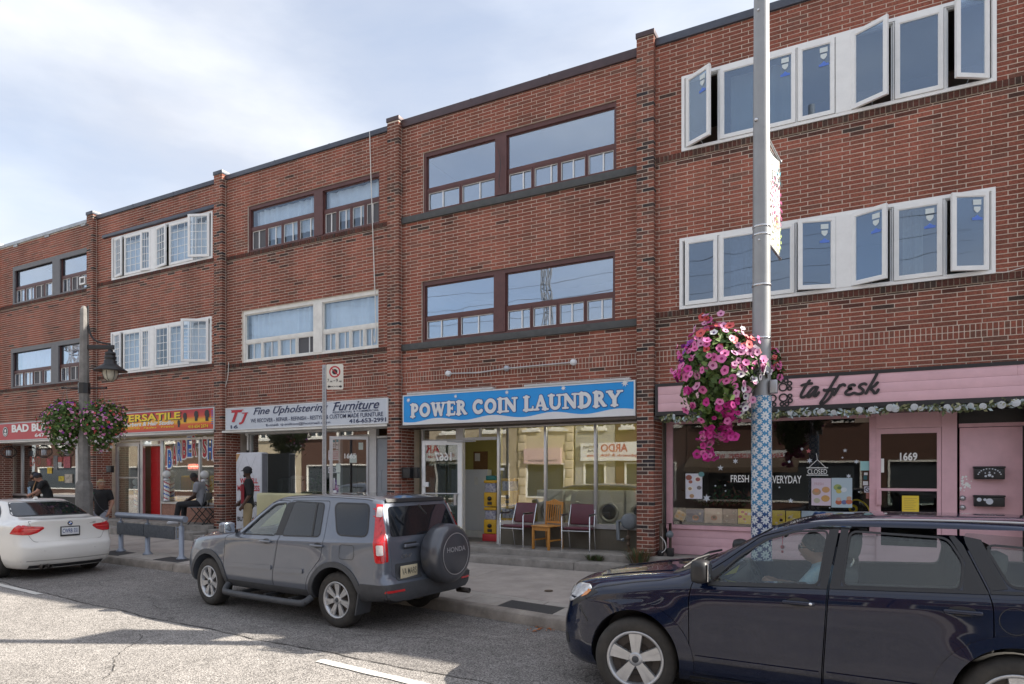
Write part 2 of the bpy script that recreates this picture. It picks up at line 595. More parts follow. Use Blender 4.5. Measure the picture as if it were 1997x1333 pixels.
M_LINE = mat('worn_road_paint',(0.62,0.60,0.56),0.8,noise=0.12,nscale=3,bump=0.3,bscale=90)
_cx = [-60,-22,-10.8,-7.8,-4.7,-1.57,0.46,2.4,5,9,60]
_cy = [-0.9,-2.45,-3.06,-3.22,-3.50,-3.84,-4.17,-4.19,-4.17,-4.12,-3.6]
def curb_y(x):
 return float(np.interp(x,_cx,_cy))
def step_z(x):
 return 0.2+0.0045*min(max(-x,0),22)
STEP_Y = -0.70
mb = MB();mb.quad((-400,-400,-0.06),(400,-400,-0.06),(400,400,-0.06),(-400,400,-0.06))
struct(mb.build('ground',mat('far_ground',(0.10,0.10,0.095),0.95,noise=0.2)))
mb = MB()
xs = np.linspace(-60,60,61)
for a,b in zip(xs[:-1],xs[1:]):
 mb.add([(a,-10.35,0),(b,-10.35,0),(b,curb_y(b)+0.02,0),(a,curb_y(a)+0.02,0)],[(0,1,2,3)],False)
struct(mb.build('road',M_ASPH))
def lane_y(x):
 return -5.75 - 0.109*(x+7.83)
# the darker repaved strip along the kerb, with a ragged seam
mb = MB()
rnd = random.Random(4)
xs = np.linspace(-40,14,300)
ed = [lane_y(x)+0.34+0.25*math.sin(x*0.23)+0.015*rnd.uniform(-1,1)+0.02*math.sin(x*3.1) for x in xs]
for i in range(len(xs) - 1):
 a,b = xs[i],xs[i+1]
 mb.add([(a,ed[i],0.004),(b,ed[i+1],0.004),(b,curb_y(b)+0.01,0.004),(a,curb_y(a)+0.01,0.004)],[(0,1,2,3)],False)
strip_o = struct(mb.build('parking_strip',M_ASPH2))
# crack along the seam and a few others
mb = MB()
def crack(pts,w):
 P = [Vector((p[0],p[1])) for p in pts]
 for i in range(len(P) - 1):
  d = (P[i+1] - P[i]).normalized();nrm = Vector((-d.y,d.x))
  ww = w*rnd.uniform(0.5,1.3)
  a,b = P[i],P[i+1]+d*0.004
  mb.add([(*(a+nrm*ww/2),0.0065),(*(b+nrm*ww/2),0.0065),(*(b - nrm*ww/2),0.0065),(*(a - nrm*ww/2),0.0065)],[(0,1,2,3)],False)
crack([(xs[i],ed[i] - 0.012) for i in range(len(xs))],0.016)
for (x0,y0,x1,y1,n) in [(-6.2,-5.1,-4.6,-5.75,24),(-3.2,-5.6,-0.4,-5.2,40),(-1.8,-4.7,0.2,-4.95,24),(-8.6,-4.6,-7.0,-4.9,24),(-4.0,-6.6,-2.6,-7.9,30)]:
 pts = []
 for i in range(n+1):
  t = i/n
  pts.append((x0+(x1 - x0)*t+rnd.uniform(-.02,.02),y0+(y1 - y0)*t+0.07*math.sin(t*9)+rnd.uniform(-.02,.02)))
 crack(pts,0.007)
o = mb.build('road_crack',mat('crack_dirt',(0.035,0.032,0.03),0.95));o['kind'] = 'structure'
# lane dashes
def dash(x0,x1,name='lane_dash'):
 mb = MB()
 n = 26
 up,dn = [],[]
 for i in range(n+1):
  x = x0+(x1 - x0)*i/n
  j = 0.006 if 0 < i < n else 0
  up.append((x+rnd.uniform(-j,j),lane_y(x)+0.055+rnd.uniform(-j,j),0.009))
  dn.append((x+rnd.uniform(-j,j),lane_y(x) - 0.055+rnd.uniform(-j,j),0.009))
 for i in range(n):
  mb.add([dn[i],dn[i+1],up[i+1],up[i]],[(0,1,2,3)],False)
 return struct(mb.build(name,M_LINE))
for x0 in (-10.85,-1.3,8.2,-20.4):
 dash(x0,x0+3.0)
# sidewalk: bed sheet + separate kerb stones, pavers, slabs
sw = thing('sidewalk',None,None,(0,0,0));struct(sw)
def swz(x,t):
 """height across the sidewalk, t=0 at the kerb, 1 at the steps"""
 return 0.145+(step_z(x) - 0.145)*t
def swp(x,off,dz=0.0):
 """point on the sidewalk off metres behind the kerb face"""
 yk = curb_y(x)
 t = off/max(STEP_Y - yk,0.3)
 return (x,yk+off,swz(x,min(t,1))+dz)
mb = MB()
xs = np.linspace(-60,60,121)
for a,b in zip(xs[:-1],xs[1:]):
 W_ = [0.10,0.6,1e9]
 for o0,o1 in ((0.10,0.8),(0.8,1e9)):
  pa0,pb0 = swp(a,o0,-0.012),swp(b,o0,-0.012)
  ya,yb = (curb_y(a)+o1,curb_y(b)+o1) if o1 < 1e8 else (STEP_Y+0.02,STEP_Y+0.02)
  pa1 = (a,ya,swp(a,min(o1,STEP_Y - curb_y(a)),-0.012)[2]);pb1 = (b,yb,swp(b,min(o1,STEP_Y - curb_y(b)),-0.012)[2])
  mb.add([pa0,pb0,pb1,pa1],[(0,1,2,3)],False)
mb.build('mortar_bed',M_JOINT,sw)
def slab(name,x0,x1,o0,o1,m,top=0.0,n=2,parent=None,jit=0.0):
 """paving piece that follows the kerb line; o1 None = up to the steps; chamfered edge"""
 mb = MB()
 g = 0.006
 x0 += g;x1 -= g
 up,lo = [],[]
 def P(x,o,dz):
  if o is None:
   return (x,STEP_Y - 0.004,step_z(x)+dz)
  return swp(x,o,dz)
 for i in range(n+1):
  x = x0+(x1 - x0)*i/n
  for k,(o,s) in enumerate(((o0+g,1),(o1 if o1 is None else o1 - g,-1))):
   p = Vector(P(x,o,top+jit))
   up.append(p)
 vs,fs = [],[]
 c = 0.006
 for i in range(n+1):
  a,b = up[2*i],up[2*i+1]
  vs += [a - Vector((0,0,0.03)),a+Vector((0,0,-c)),a+Vector((0,c,0)),b+Vector((0,-c,0)),b+Vector((0,0,-c)),b - Vector((0,0,0.03))]
 for i in range(n):
  for k in range(5):
   fs.append((i*6+k,i*6+k+1,(i+1)*6+k+1,(i+1)*6+k))
 fs.append(tuple(range(6)));fs.append(tuple(n*6+k for k in range(6)))
 mb.add(vs,fs,False)
 return mb.build(name,m,parent or sw)
x = -23.0
while x < 9:
 mb = MB()
 n = 6;L = 2.95
 sec = [(0.0,0.0),(0.005,0.12),(0.022,0.143),(0.05,0.148),(0.165,0.149),(0.165,0.10)]
 vs = []
 for i in range(n+1):
  xx = x+0.006+(L - 0.012)*i/n
  for (oy,z) in sec:
   vs.append((xx,curb_y(xx)+oy+rnd.uniform(-.003,.003),max(z - 0.02 if z == 0 else z+rnd.uniform(-.003,.003),-0.02)))
 fs = []
 for i in range(n):
  for k in range(len(sec) - 1):
   fs.append((i*6+k,i*6+k+1,(i+1)*6+k+1,(i+1)*6+k))
 fs += [tuple(range(6)),tuple(n*6+k for k in range(6))]
 mb.add(vs,fs,True)
 o = mb.build('kerb_stone',M_CURB,sw)
 o.data.set_sharp_from_angle(angle=R(40))
 x += L
# paver band: one long dark granite slab, two pale ones
x = -1.58 - 0.0
DARK = 0.86
def paver_run(x,d):
 while -22 < x < 9:
  for (w,m) in ((DARK,M_GRAN),(0.63,M_PAVE),(0.63,M_PAVE)):
   a,b = (x,x+w)
   slab('dark_paver' if m is M_GRAN else 'pale_paver',a,b,0.172,0.60,m,jit=rnd.uniform(-.001,.001))
   x += w
paver_run(-22.0+((-0.72+22.0) % 2.12),1)
x = -23.0
while x < 9:
 slab('border_strip',x,x+1.9,0.60,0.80,M_PAVE)
 x += 1.9
x = -2.14 - 2.4*9
while x < 9:
 slab('concrete_slab',x,x+2.4,0.80,None,M_CONC,n=3,jit=rnd.uniform(-.003,.002))
 x += 2.4
# litter leaves in the gutter
# steps and landings in front of the shops
LAND = [(-28.0,-22.05,0.62),(-22.05,-16.53,0.62),(-16.53,-11.02,0.585),(-11.02,-5.53,0.50),(-5.53,6.0,0.457),(6.0,22.0,0.457)]
for (a,b,z) in LAND:
 t = thing('entrance_landing',None,None,(a,-0.28,0));struct(t)
 mb = MB()
 mb.bbox(a+.002,b - .002,-0.28,0.60,-0.02,z,0.012)
 mb.build('landing_slab',M_STEP,t)
 n = max(1,int(round((b - a)/2.2)))
 for i in range(n):
  xa,xb = a+(b - a)*i/n,a+(b - a)*(i+1)/n
  mb = MB()
  mb.bbox(xa+.004,xb - .004,STEP_Y,-0.277,-0.02,(step_z(xa)+z)/2+0.012+rnd.uniform(-.002,.002),0.014)
  mb.build('step_block',M_STEP,t)
# ================================================================== BRICK WORK
CRS = 0.0677
BL,BG = 0.298,0.0118      # stretcher pitch and joint
ZB = 0.457
def snap(z):
 return ZB+round((z - ZB)/CRS)*CRS
class Bricks:
 def __init__(s):
  s.b = []
 def add(s,x0,x1,y0,y1,z0,z1,m=0):
  if x1 - x0 > 0.012 and z1 - z0 > 0.012:
   s.b.append((x0,x1,y0,y1,z0,z1,m))
 def flush(s,parent,limit=300):
  HID = [(1464,0,1506,1040),(1335,640,1490,870),(90,780,250,880),(160,600,185,1000)]
  sc = []
  for i,(x0,x1,y0,y1,z0,z1,m) in enumerate(s.b):
   c = ((x0+x1)/2,y0,(z0+z1)/2)
   px,py,d = proj(c)
   if d < 1 or not (4 < px < 1993 and 4 < py < 1329) or any(a < px < c_ and b < py < d_ for a,b,c_,d_ in HID):
    sc.append((0,i));continue
   a = proj((x0,y0,z0));b = proj((x1,y0,z1))
   sc.append((abs(a[0] - b[0])*FPX/d*(z1 - z0),i))
  sc.sort(reverse=True)
  single = set(i for w,i in sc[:limit] if w > 0)
  mats = [M_BRICK,M_PBRICK,M_SILLBRICK]
  mbs = MB()
  for i,(x0,x1,y0,y1,z0,z1,m) in enumerate(s.b):
   if i in single:
    o = bpy.data.objects.new('brick',BRICK_ME[m])
    COL.objects.link(o)
    o.parent = parent
    o.matrix_parent_inverse = parent.matrix_basis.inverted()
    o.location = ((x0+x1)/2,(y0+y1)/2 - abs(rnd.gauss(0,.0012)),(z0+z1)/2)
    o.scale = (x1 - x0,y1 - y0,z1 - z0)
   else:
    mbs.cur = m
    d = abs(rnd.gauss(0,.0012))
    mbs.box(x0,x1,y0 - d,y1 - d,z0,z1)
  if mbs.f:
   o = mbs.build('brickwork',mats,parent,fix=False)
   o['kind'] = 'stuff'
BRICK_ME = []
for m in (M_BRICK,M_PBRICK,M_SILLBRICK):
 q = MB();q.box(-.5,.5,-.5,.5,-.5,.5)
 me = q.mesh('brick');me.materials.append(m);BRICK_ME.append(me)
def course(B,x0,x1,z0,z1,k,y=0.0,m=0,gaps=(),phase=0.0,soot=0.0):
 """one stretcher course between x0 and x1 with openings left out"""
 iv = [(x0,x1)]
 for (a,b) in gaps:
  nv = []
  for (p,q) in iv:
   if b <= p or a >= q:
    nv.append((p,q))
   else:
    if a > p: nv.append((p,a))
    if b < q: nv.append((b,q))
  iv = nv
 off = (0.0 if k % 2 else 0.36*BL)+phase
 for (p,q) in iv:
  i = math.floor((p - off)/BL)
  while True:
   a = off+i*BL;b = a+BL
   if a >= q: break
   xa,xb = max(a,p),min(b,q)
   j = BG/2
   za,zb = z0+j,z1 - j
   if xb - xa > 0.03:
    if soot and rnd.random() < soot: mm = 2
    else: mm = m
    B.add(xa+(j if xa > p+1e-6 else 0.0),xb - (j if xb < q - 1e-6 else 0.0),y,y+0.03,za,zb,mm)
   i += 1
def soldier(B,x0,x1,z0,z1,y=0.0,pitch=CRS,m=0,yd=0.03):
 n = max(1,round((x1 - x0)/pitch))
 p = (x1 - x0)/n
 for i in range(n):
  B.add(x0+i*p+BG/2,x0+(i+1)*p - BG/2,y,y+yd,z0+BG/2,z1 - BG/2,m)
def holed_wall(mb,x0,x1,z0,z1,y,holes):
 xs = sorted(set([x0,x1]+[min(max(h[i],x0),x1) for h in holes for i in (0,1)]))
 zs = sorted(set([z0,z1]+[min(max(h[i],z0),z1) for h in holes for i in (2,3)]))
 for a,b in zip(xs[:-1],xs[1:]):
  for c,d in zip(zs[:-1],zs[1:]):
   cx,cz = (a+b)/2,(c+d)/2
   if any(h[0] < cx < h[1] and h[2] < cz < h[3] for h in holes):
    continue
   mb.wrect(a,b,c,d,y)
# ================================================================== WINDOWS
def pane(name,W_,x0,x1,z0,z1,y,m=M_GLASS,t=0.006):
 mb = MB();mb.box(x0,x1,y,y+t,z0,z1)
 return mb.build(name,m,W_)
def win_picture(U,op,posts,ztr,sliders,fm,pm,lab=None,gm=M_GLASS,yf=0.035,dark_slider=(),fw=0.06):
 """fixed picture panes over a row of sliders: op = (x0,x1,z0,z1), posts = [(a,b)], ztr = transom height, sliders = counts per bay"""
 x0,x1,z0,z1 = op
 mb = MB()
 mb.frect(x0,x1,z0,z1,(fw,fw*.7,fw*.8,fw*1.5),yf,yf+0.10)
 for (a,b) in posts:
  mb.box(a,b,yf - 0.018,yf+0.12,z0+fw*.8,z1 - fw*1.5)
 # bays
 edges = [x0+fw]+[v for p in posts for v in p]+[x1 - fw*.7]
 bays = [(edges[2*i],edges[2*i+1]) for i in range(len(posts)+1)]
 zb,zt = z0+fw*.8,z1 - fw*1.5
 for (a,b) in bays:
  mb.box(a,b,yf+0.02,yf+0.08,ztr - 0.028,ztr+0.028)
  mb.frect(a,b,ztr+0.028,zt,0.022,yf+0.035,yf+0.07)
 W_ = mb.build('window',fm,U)
 if lab: W_['label'] = lab
 k = 0
 for (a,b),n in zip(bays,sliders):
  pane('picture_pane',W_,a+.022,b - .022,ztr+.05,zt - .022,yf+0.05,gm)
  w = (b - a)/n
  for i in range(n):
   xa,xb = a+i*w,a+(i+1)*w
   mbs = MB()
   mbs.frect(xa+.004,xb - .004,zb,ztr - .028,0.030,yf+0.025,yf+0.07)
   mbs.build('slider_frame',fm,W_)
   inner = MB()
   xs_ = xa+w*(0.45+0.25*((k*37 % 7)/7))
   inner.frect(xa+.034,xb - .034,zb+.030,ztr - .058,0.012,yf+0.045,yf+0.06)
   inner.box(xs_,xs_+.022,yf+0.047,yf+0.066,zb+.042,ztr - .07)
   inner.build('slider_sash',M_WHITE,W_)
   pane('slider_pane',W_,xa+.034,xb - .034,zb+.03,ztr - .058,yf+0.07,M_SCREEN if k in dark_slider else gm)
   k += 1
 return W_
def sash(W_,xa,xb,z0,z1,y,hinge,ang,fm=M_WHITE,gm=M_GLASSD,fw=0.055,grid=None,stick=False,curl=False):
 """casement leaf, hinged left or right and swung out towards the street by ang degrees"""
 w = xb - xa
 mb = MB()
 mb.frect(0,w,z0,z1,fw,-0.045,0.0)
 mb.frect(fw,w - fw,z0+fw,z1 - fw,0.012,-0.036,-0.010)
 gr = MB()
 if grid:
  nx,nz = grid
  for i in range(1,nx):
   xx = fw+(w - 2*fw)*i/nx
   gr.box(xx - .007,xx+.007,-0.035,-0.029,z0+fw,z1 - fw)
  for i in range(1,nz):
   zz = z0+fw+(z1 - z0 - 2*fw)*i/nz
   gr.box(fw,w - fw,-0.0345,-0.0295,zz - .007,zz+.007)
 pn = MB();pn.box(fw,w - fw,-0.028,-0.018,z0+fw,z1 - fw)
 if hinge == 'L':
  X = Matrix.Translation((xa,y,0)) @ Matrix.Rotation(-R(ang),4,'Z')
 else:
  X = Matrix.Translation((xb,y,0)) @ Matrix.Rotation(R(ang),4,'Z') @ Matrix.Translation((-w,0,0))
 for b in (mb,pn,gr):
  b.v = [tuple(X @ Vector(p)) for p in b.v]
 mb.build('sash',fm,W_)
 pn.build('pane',gm,W_)
 if gr.v: gr.build('glazing_bar',fm,W_)
 if stick:
  s1 = MB();s2 = MB()
  cx,zt = w - fw - 0.10,z1 - fw - 0.05
  s1.wrect(cx - .055,cx+.055,zt - .075,zt,-0.031)
  poly = [(cx - .045,zt - .10),(cx+.045,zt - .10),(cx+.045,zt - .14),(cx+.02,zt - .175),(cx,zt - .185),(cx - .02,zt - .175),(cx - .045,zt - .14)]
  s1.add([(a,-0.031,b) for a,b in poly],[tuple(range(7))],False)
  poly = [(cx - .07,zt - .29),(cx+.07,zt - .29),(cx+.07,zt - .255),(cx+.04,zt - .25),(cx,zt - .215),(cx - .04,zt - .25),(cx - .07,zt - .255)]
  s2.add([(a,-0.031,b) for a,b in poly],[tuple(range(7))],False)
  for b in (s1,s2):
   b.v = [tuple(X @ Vector(p)) for p in b.v]
  s1.build('white_sticker',mat('sticker_white',(0.62,0.68,0.68),0.6),W_)
  s2.build('blue_sticker',mat('sticker_blue',(0.10,0.20,0.62),0.6),W_)
 if ang > 12:
  # stay arm and handle
  a = MB()
  p0 = X @ Vector((w*.55 if hinge == 'L' else w*.45,-.01,z0+.03))
  q = (xa+w*.5,y+.02,z0+.02)
  a.tube([p0,q],0.006,6)
  a.build('stay_arm',M_ALU,W_)
def win_casement(U,op,post,cells,ym=0.01,fm=M_WHITE,pmat=M_WHITE,gm=M_GLASSD,grid=None,lab=None,fw=0.05,postout=0.0):
 """cells = [(xa, xb, hinge or None, angle, stickers)]"""
 x0,x1,z0,z1 = op
 mb = MB()
 mb.frect(x0,x1,z0,z1,fw,ym - 0.02,ym+0.10)
 mb.frect(x0+fw,x1 - fw,z0+fw,z1 - fw,0.012,ym,ym+0.08)
 xs = [c for c in cells]
 for a,b in zip(cells[:-1],cells[1:]):
  if b[0] - a[1] > 0.002:
   mb.box(a[1],b[0],ym - 0.005 - postout,ym+0.09,z0+fw,z1 - fw)
 if post:
  mb.box(post[0],post[1],ym - 0.028 - postout,ym+0.1,z0+fw,z1 - fw)
 W_ = mb.build('window',fm,U)
 if lab: W_['label'] = lab
 for (xa,xb,h,ang,st) in cells:
  sash(W_,xa+.006,xb - .006,z0+fw+.006,z1 - fw - .006,ym+0.01,h or 'L',ang if h else 0,fm,gm,grid=grid,stick=st)
  if h and ang > 20:
   # dark gap shows the room, plus the inner screen track
   a = MB();a.frect(xa+.004,xb - .004,z0+fw,z1 - fw,0.02,ym+.04,ym+.06)
   a.build('screen_track',fm,W_)
 return W_
def curtain(label,x0,x1,z0,z1,y,m=M_CURT,waves=9,amp=0.03,gather=0.0):
 mb = MB()
 n = waves*8
 vs = []
 rr = random.Random(int(x0*100) % 997)
 ph = rr.uniform(0,6)
 for i in range(n+1):
  t = i/n
  yy = y+amp*math.sin(t*waves*2*math.pi+ph)*(0.6+0.4*math.sin(t*7+ph))+0.012*math.sin(t*31)
  for k,z in enumerate((z1,(z0+z1)/2,z0)):
   g = gather*(k == 2)*(0.5 - t)*(x1 - x0)
   vs.append((x0+(x1 - x0)*t+g,yy+0.008*k,z))
 fs = []
 for i in range(n):
  for k in range(2):
   fs.append((i*3+k,i*3+k+1,(i+1)*3+k+1,(i+1)*3+k))
 mb.add(vs,fs,True)
 o = mb.build('curtain',m,None)
 return tag(o,label,'curtain','curtains in the upper windows')
# ================================================================== THE ROW OF SHOPS
YP = -0.135     # front of the brick piers
YS = 0.42       # plane of the shop fronts
PIERW = 0.305
PX = [wall(p,500,YP).x for p in (-9.0,178.5,425.5,757.5,1241.5)]
PX = [PX[4] - 5.51*4,PX[4] - 5.51*3,PX[4] - 5.51*2,PX[4] - 5.51,PX[4],PX[4]+5.62]
ZTOP = [9.28,9.30,9.31,9.29,9.38]      # underside of the coping
BAND0 = snap(3.81)
def opening(pl,top,bot,pr,Y=0.0):
 x0,x1,z0,z1 = rect(pl,top,bot,pr,Y)
 return (x0,x1,snap(z0),snap(z1))
def pier(U,B,x,z0,z1,cap_m,capz=0.09,zret=3.2):
 mb = MB()
 mb.box(x+.004,x+PIERW - .004,YP+.004,0.02,z0,z1)
 mb.box(x+.004,x+PIERW - .004,0.015,YS+0.2,z0,zret)
 mb.build('pier_core',M_MORTAR,U)
 k = 0
 z = z0
 j = BG/2
 while z < z1 - 0.03:
  za,zb = z+j,min(z+CRS,z1) - j
  s = 0.095
  if k % 2 == 0:
   B.add(x,x+s,YP,YP+.1,za,zb,1);B.add(x+s+BG,x+PIERW,YP,YP+0.1 if True else 0,za,zb,1)
   ys = [YP+0.1+BG]
  else:
   B.add(x,x+PIERW - s - BG,YP,YP+.1,za,zb,1);B.add(x+PIERW - s,x+PIERW,YP,YP+0.1,za,zb,1)
   ys = [YP+0.1+BG]
  if z < zret - .03:
   y = ys[0] - (0.05 if k % 2 else 0.0)*0
   L = 0.19 if k % 2 else 0.14
   while y < YS - 0.02:
    yb = min(y+L,YS)
    B.add(x+PIERW - 0.05,x+PIERW - (0.0 if True else 0),y,yb,za,zb,0)
    y = yb+BG;L = 0.20
  else:
   B.add(x+PIERW - 0.05,x+PIERW,ys[0],0.0,za,zb,1)
   B.add(x,x+0.05,ys[0],0.0,za,zb,1)
  z += CRS;k += 1
 c = MB()
 c.bbox(x - .015,x+PIERW+.015,YP - .02,0.35,z1,z1+capz,0.006)
 c.build('pier_cap',cap_m,U)
def unit(i,name,label,ops,zlow,sills,cop_m,cop_h,slate=False,zret=3.2,cop_lap=0.0):
 x0,x1 = PX[i],PX[i+1]
 U = thing(name,label,'building',(x0,0,0),0,'brick shops in the terrace')
 B = Bricks()
 ztop = ZTOP[i]
 zl = LAND[i+0][2] if False else [0.62,0.585,0.50,0.457,0.457][i]
 wa,wb = x0+PIERW,x1
 holes = [(o[0],o[1],o[2],o[3]) for o in ops]
 mb = MB()
 holed_wall(mb,x0,x1,zlow - 0.3,ztop,0.004,holes)
 for (a,b,c,d) in holes:     # reveals
  mb.quad((a,.004,c),(a,.20,c),(a,.20,d),(a,.004,d));mb.quad((b,.20,c),(b,.004,c),(b,.004,d),(b,.20,d))
  mb.quad((a,.004,c),(b,.004,c),(b,.20,c),(a,.20,c));mb.quad((a,.20,d),(b,.20,d),(b,.004,d),(a,.004,d))
 mb.build('wall',M_MORTAR,U,fix=False)
 # stretcher courses
 zb1 = BAND0+3*CRS
 specials = []
 for s in sills:
  specials.append((s - 0.105,s))
 z = ZB+math.ceil((zlow - ZB)/CRS - 1e-6)*CRS
 k = int(round((z - ZB)/CRS))
 while z < ztop - 0.012:
  za,zb = z,min(z+CRS,ztop)
  gaps = [(h[0] - .001,h[1]+.001) for h in holes if h[2] < (za+zb)/2 < h[3]]
  if BAND0 - .01 < z < zb1 - .01:
   pass
  elif slate and any(s - 0.135 < (za+zb)/2 < s for s in sills):
   pass
  else:
   lo,hi = za,zb
   skip = False
   for (a,b) in specials if not slate else []:
    if a - .001 <= lo and hi <= b+.001: skip = True
    elif lo < a < hi: hi = a
    elif lo < b < hi: lo = b
   if not skip and hi - lo > 0.018:
    dark = 2 if any(abs(hi - a) < 1e-6 for a,b in specials) and hi - lo < 0.05 and not slate else 0
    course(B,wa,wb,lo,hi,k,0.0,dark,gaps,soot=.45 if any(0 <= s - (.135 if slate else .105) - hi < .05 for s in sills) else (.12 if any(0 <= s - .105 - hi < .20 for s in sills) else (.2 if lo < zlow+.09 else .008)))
  z += CRS;k += 1
 for r in range(2):
  h = (zb1 - BAND0)/2
  soldier(B,wa,wb,BAND0+r*h,BAND0+(r+1)*h)
 if not slate:
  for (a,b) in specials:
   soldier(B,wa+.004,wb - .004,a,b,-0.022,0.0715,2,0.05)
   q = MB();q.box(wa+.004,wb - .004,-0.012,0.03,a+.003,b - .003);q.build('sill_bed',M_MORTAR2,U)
 else:
  for s in sills:
   q = MB();q.bbox(wa+.003,wb - .003,-0.05,0.18,s - 0.135,s - 0.002,0.008);q.build('stone_sill',M_SILL,U)
 # jamb bricks returning into the openings
 for (a,b,c,d) in holes:
  z = c
  while z < d - .02:
   B.add(a - .04,a+.0015,0.036,0.10,z+BG/2,z+CRS - BG/2,0)
   z += CRS
 pier(U,B,x0,zl,ztop+[0.14,0.13,0.13,0.13,0.16][i],cop_m if i != 4 else M_BRMETAL,zret=zret)
 if i == 4:
  pier(U,B,x1,zl,ztop+0.1,M_DKMETAL,zret=zret)
 B.flush(U)
 # coping with laps
 q = MB()
 q.bbox(wa+.002,wb - .002,-0.045,0.32,ztop,ztop+cop_h,0.006)
 n = 3
 for j in range(1,n):
  xx = wa+(wb - wa)*j/n
  q.box(xx - .02,xx+.02,-0.048,0.323,ztop - .002,ztop+cop_h+.003)
 q.build('coping',cop_m,U)
 return U
# --- openings measured on the wall plane
OP = {
 '5a': opening(1330,155,295,1943),'5b': opening(1326,465,606,1941),
 '4a': opening(825,298,415,1202),'4b': opening(822,552,665,1199.5),
 '3a': opening(483,400,491,740),'3b': opening(472,606,706,738),
 '2a': opening(218,464,548,415),'2b': opening(216.5,649,730,413),
 '1a': opening(24.5,521,594,173),'1b': opening(21,682,756,170),
}
UNITS = []
S5 = [OP['5a'][2],OP['5b'][2]]
U1 = unit(0,'brick_shop','brick shop at the far end with grey trimmed windows above the red sign',[OP['1a'],OP['1b']],3.30,[OP['1a'][2],OP['1b'][2]],M_LTMETAL,0.10)
U2 = unit(1,'brick_shop','brick barber shop with small paned white windows standing ajar',[OP['2a'],OP['2b']],3.40,[OP['2a'][2],OP['2b'][2]],M_DKMETAL,0.11)
U3 = unit(2,'brick_shop','brick shop with brown top windows over white ones, above the upholstery sign',[OP['3a'],OP['3b']],3.40,[OP['3a'][2],OP['3b'][2]],M_DKMETAL,0.11)
U4 = unit(3,'brick_shop','brick laundry shop with brown windows on dark slate sills',[OP['4a'],OP['4b']],3.40,[OP['4a'][2],OP['4b'][2]],M_BRMETAL,0.16,slate=True)
U5 = unit(4,'brick_shop','brick shop with bright white casements above a pink shopfront',[OP['5a'],OP['5b']],3.30,S5,M_DKMETAL,0.13)
# --- floors, party walls and roofs behind the street wall
def shell(U,i,back=2.6,wallm=None,shopm=None,ceil=3.3):
 x0,x1 = PX[i],PX[i+1]
 zl = [0.62,0.585,0.50,0.457,0.457][i]
 mb = MB()
 mb.box(x0+.02,x1 - .02,0.34,13.0,9.06,9.20)
 mb.build('roof',mat('roof_felt',(0.06,0.06,0.06),0.95),U)
 mb = MB()
 mb.box(x0+.10,x0+.2,0.30,13,0,9.06);
 mb.box(x1 - .02,x1+.08,0.30,13,0,9.06)
 mb.box(x0+.2,x1 - .02,12.8,13,0,9.06)
 mb.box(x0+.2,x1 - .02,back,back+.1,3.6,9.06)
 mb.build('party_wall',M_ROOM,U)
 mb = MB()
 mb.box(x0+.2,x1 - .02,0.2,12.8,6.15,6.30)
 mb.box(x0+.2,x1 - .02,0.25,12.8,ceil,3.52)
 mb.build('floor_slab',M_CEIL,U)
 mb = MB()
 mb.box(x0+.2,x1 - .02,0.6,12.8,zl - .2,zl)
 mb.build('shop_floor',mat('shop_floor_tile',(0.16,0.15,0.14),0.5),U)
 mb = MB()
 mb.box(x0+.2,x1 - .02,5.0,5.1,zl,ceil)
 mb.build('shop_back_wall',shopm or M_ROOM,U)
for i,(U,sm) in enumerate(zip((U1,U2,U3,U4,U5),(mat('dark_red_wall',(0.10,0.05,0.04),0.9),mat('barber_wall',(0.30,0.27,0.24),0.9),mat('brown_wall',(0.20,0.12,0.07),0.9),mat('yellow_wall',(0.50,0.44,0.14),0.9),mat('cafe_wall',(0.07,0.055,0.05),0.9)))):
 shell(U,i,shopm=sm)
# --- upper windows
def X(px,Y=0.03): return wx(px,Y)
def Zt(px,py,Y=0.03): return wall(px,py,Y).z
# laundry: brown picture windows
o = OP['4a'];win_picture(U4,o,[(X(966),X(988))],Zt(835,371,.05),[2,4],M_BROWN,M_BROWN)
o = OP['4b'];win_picture(U4,o,[(X(963.5),X(985.5))],Zt(832,621,.05),[2,4],M_BROWN,M_BROWN)
# upholsterer: brown above, white below
o = OP['3a'];win_picture(U3,o,[(X(613),X(630))],Zt(490,447,.05),[4,4],M_BROWN,M_BROWN,dark_slider=(0,4,7),gm=M_GLASSC)
o = OP['3b'];win_picture(U3,o,[(X(611.5),X(628.5))],Zt(482,666,.05),[4,4],M_OFFW,M_OFFW,dark_slider=(3,),gm=M_GLASSC)
# far unit: grey posts, brown sliders
for key,tz in (('1a',(33,562)),('1b',(30,725))):
 o = OP[key]
 W1 = win_picture(U1,o,[(X(104 if key == '1a' else 101.5),X(118 if key == '1a' else 115))],Zt(*tz,.05),[4,3],M_BROWN,M_GREYP,dark_slider=(2,5))
 mb = MB();yy = 0.012
 mb.frect(o[0]+.004,o[1] - .004,o[2]+.004,o[3] - .004,(.10,.05,.04,.13),0.005,0.055)
 xa,xb = X(104 if key == '1a' else 101.5),X(118 if key == '1a' else 115)
 mb.box(xa - .01,xb+.01,0.004,0.05,o[2]+.04,o[3] - .13)
 mb.build('grey_casing',M_GREYP,W1)
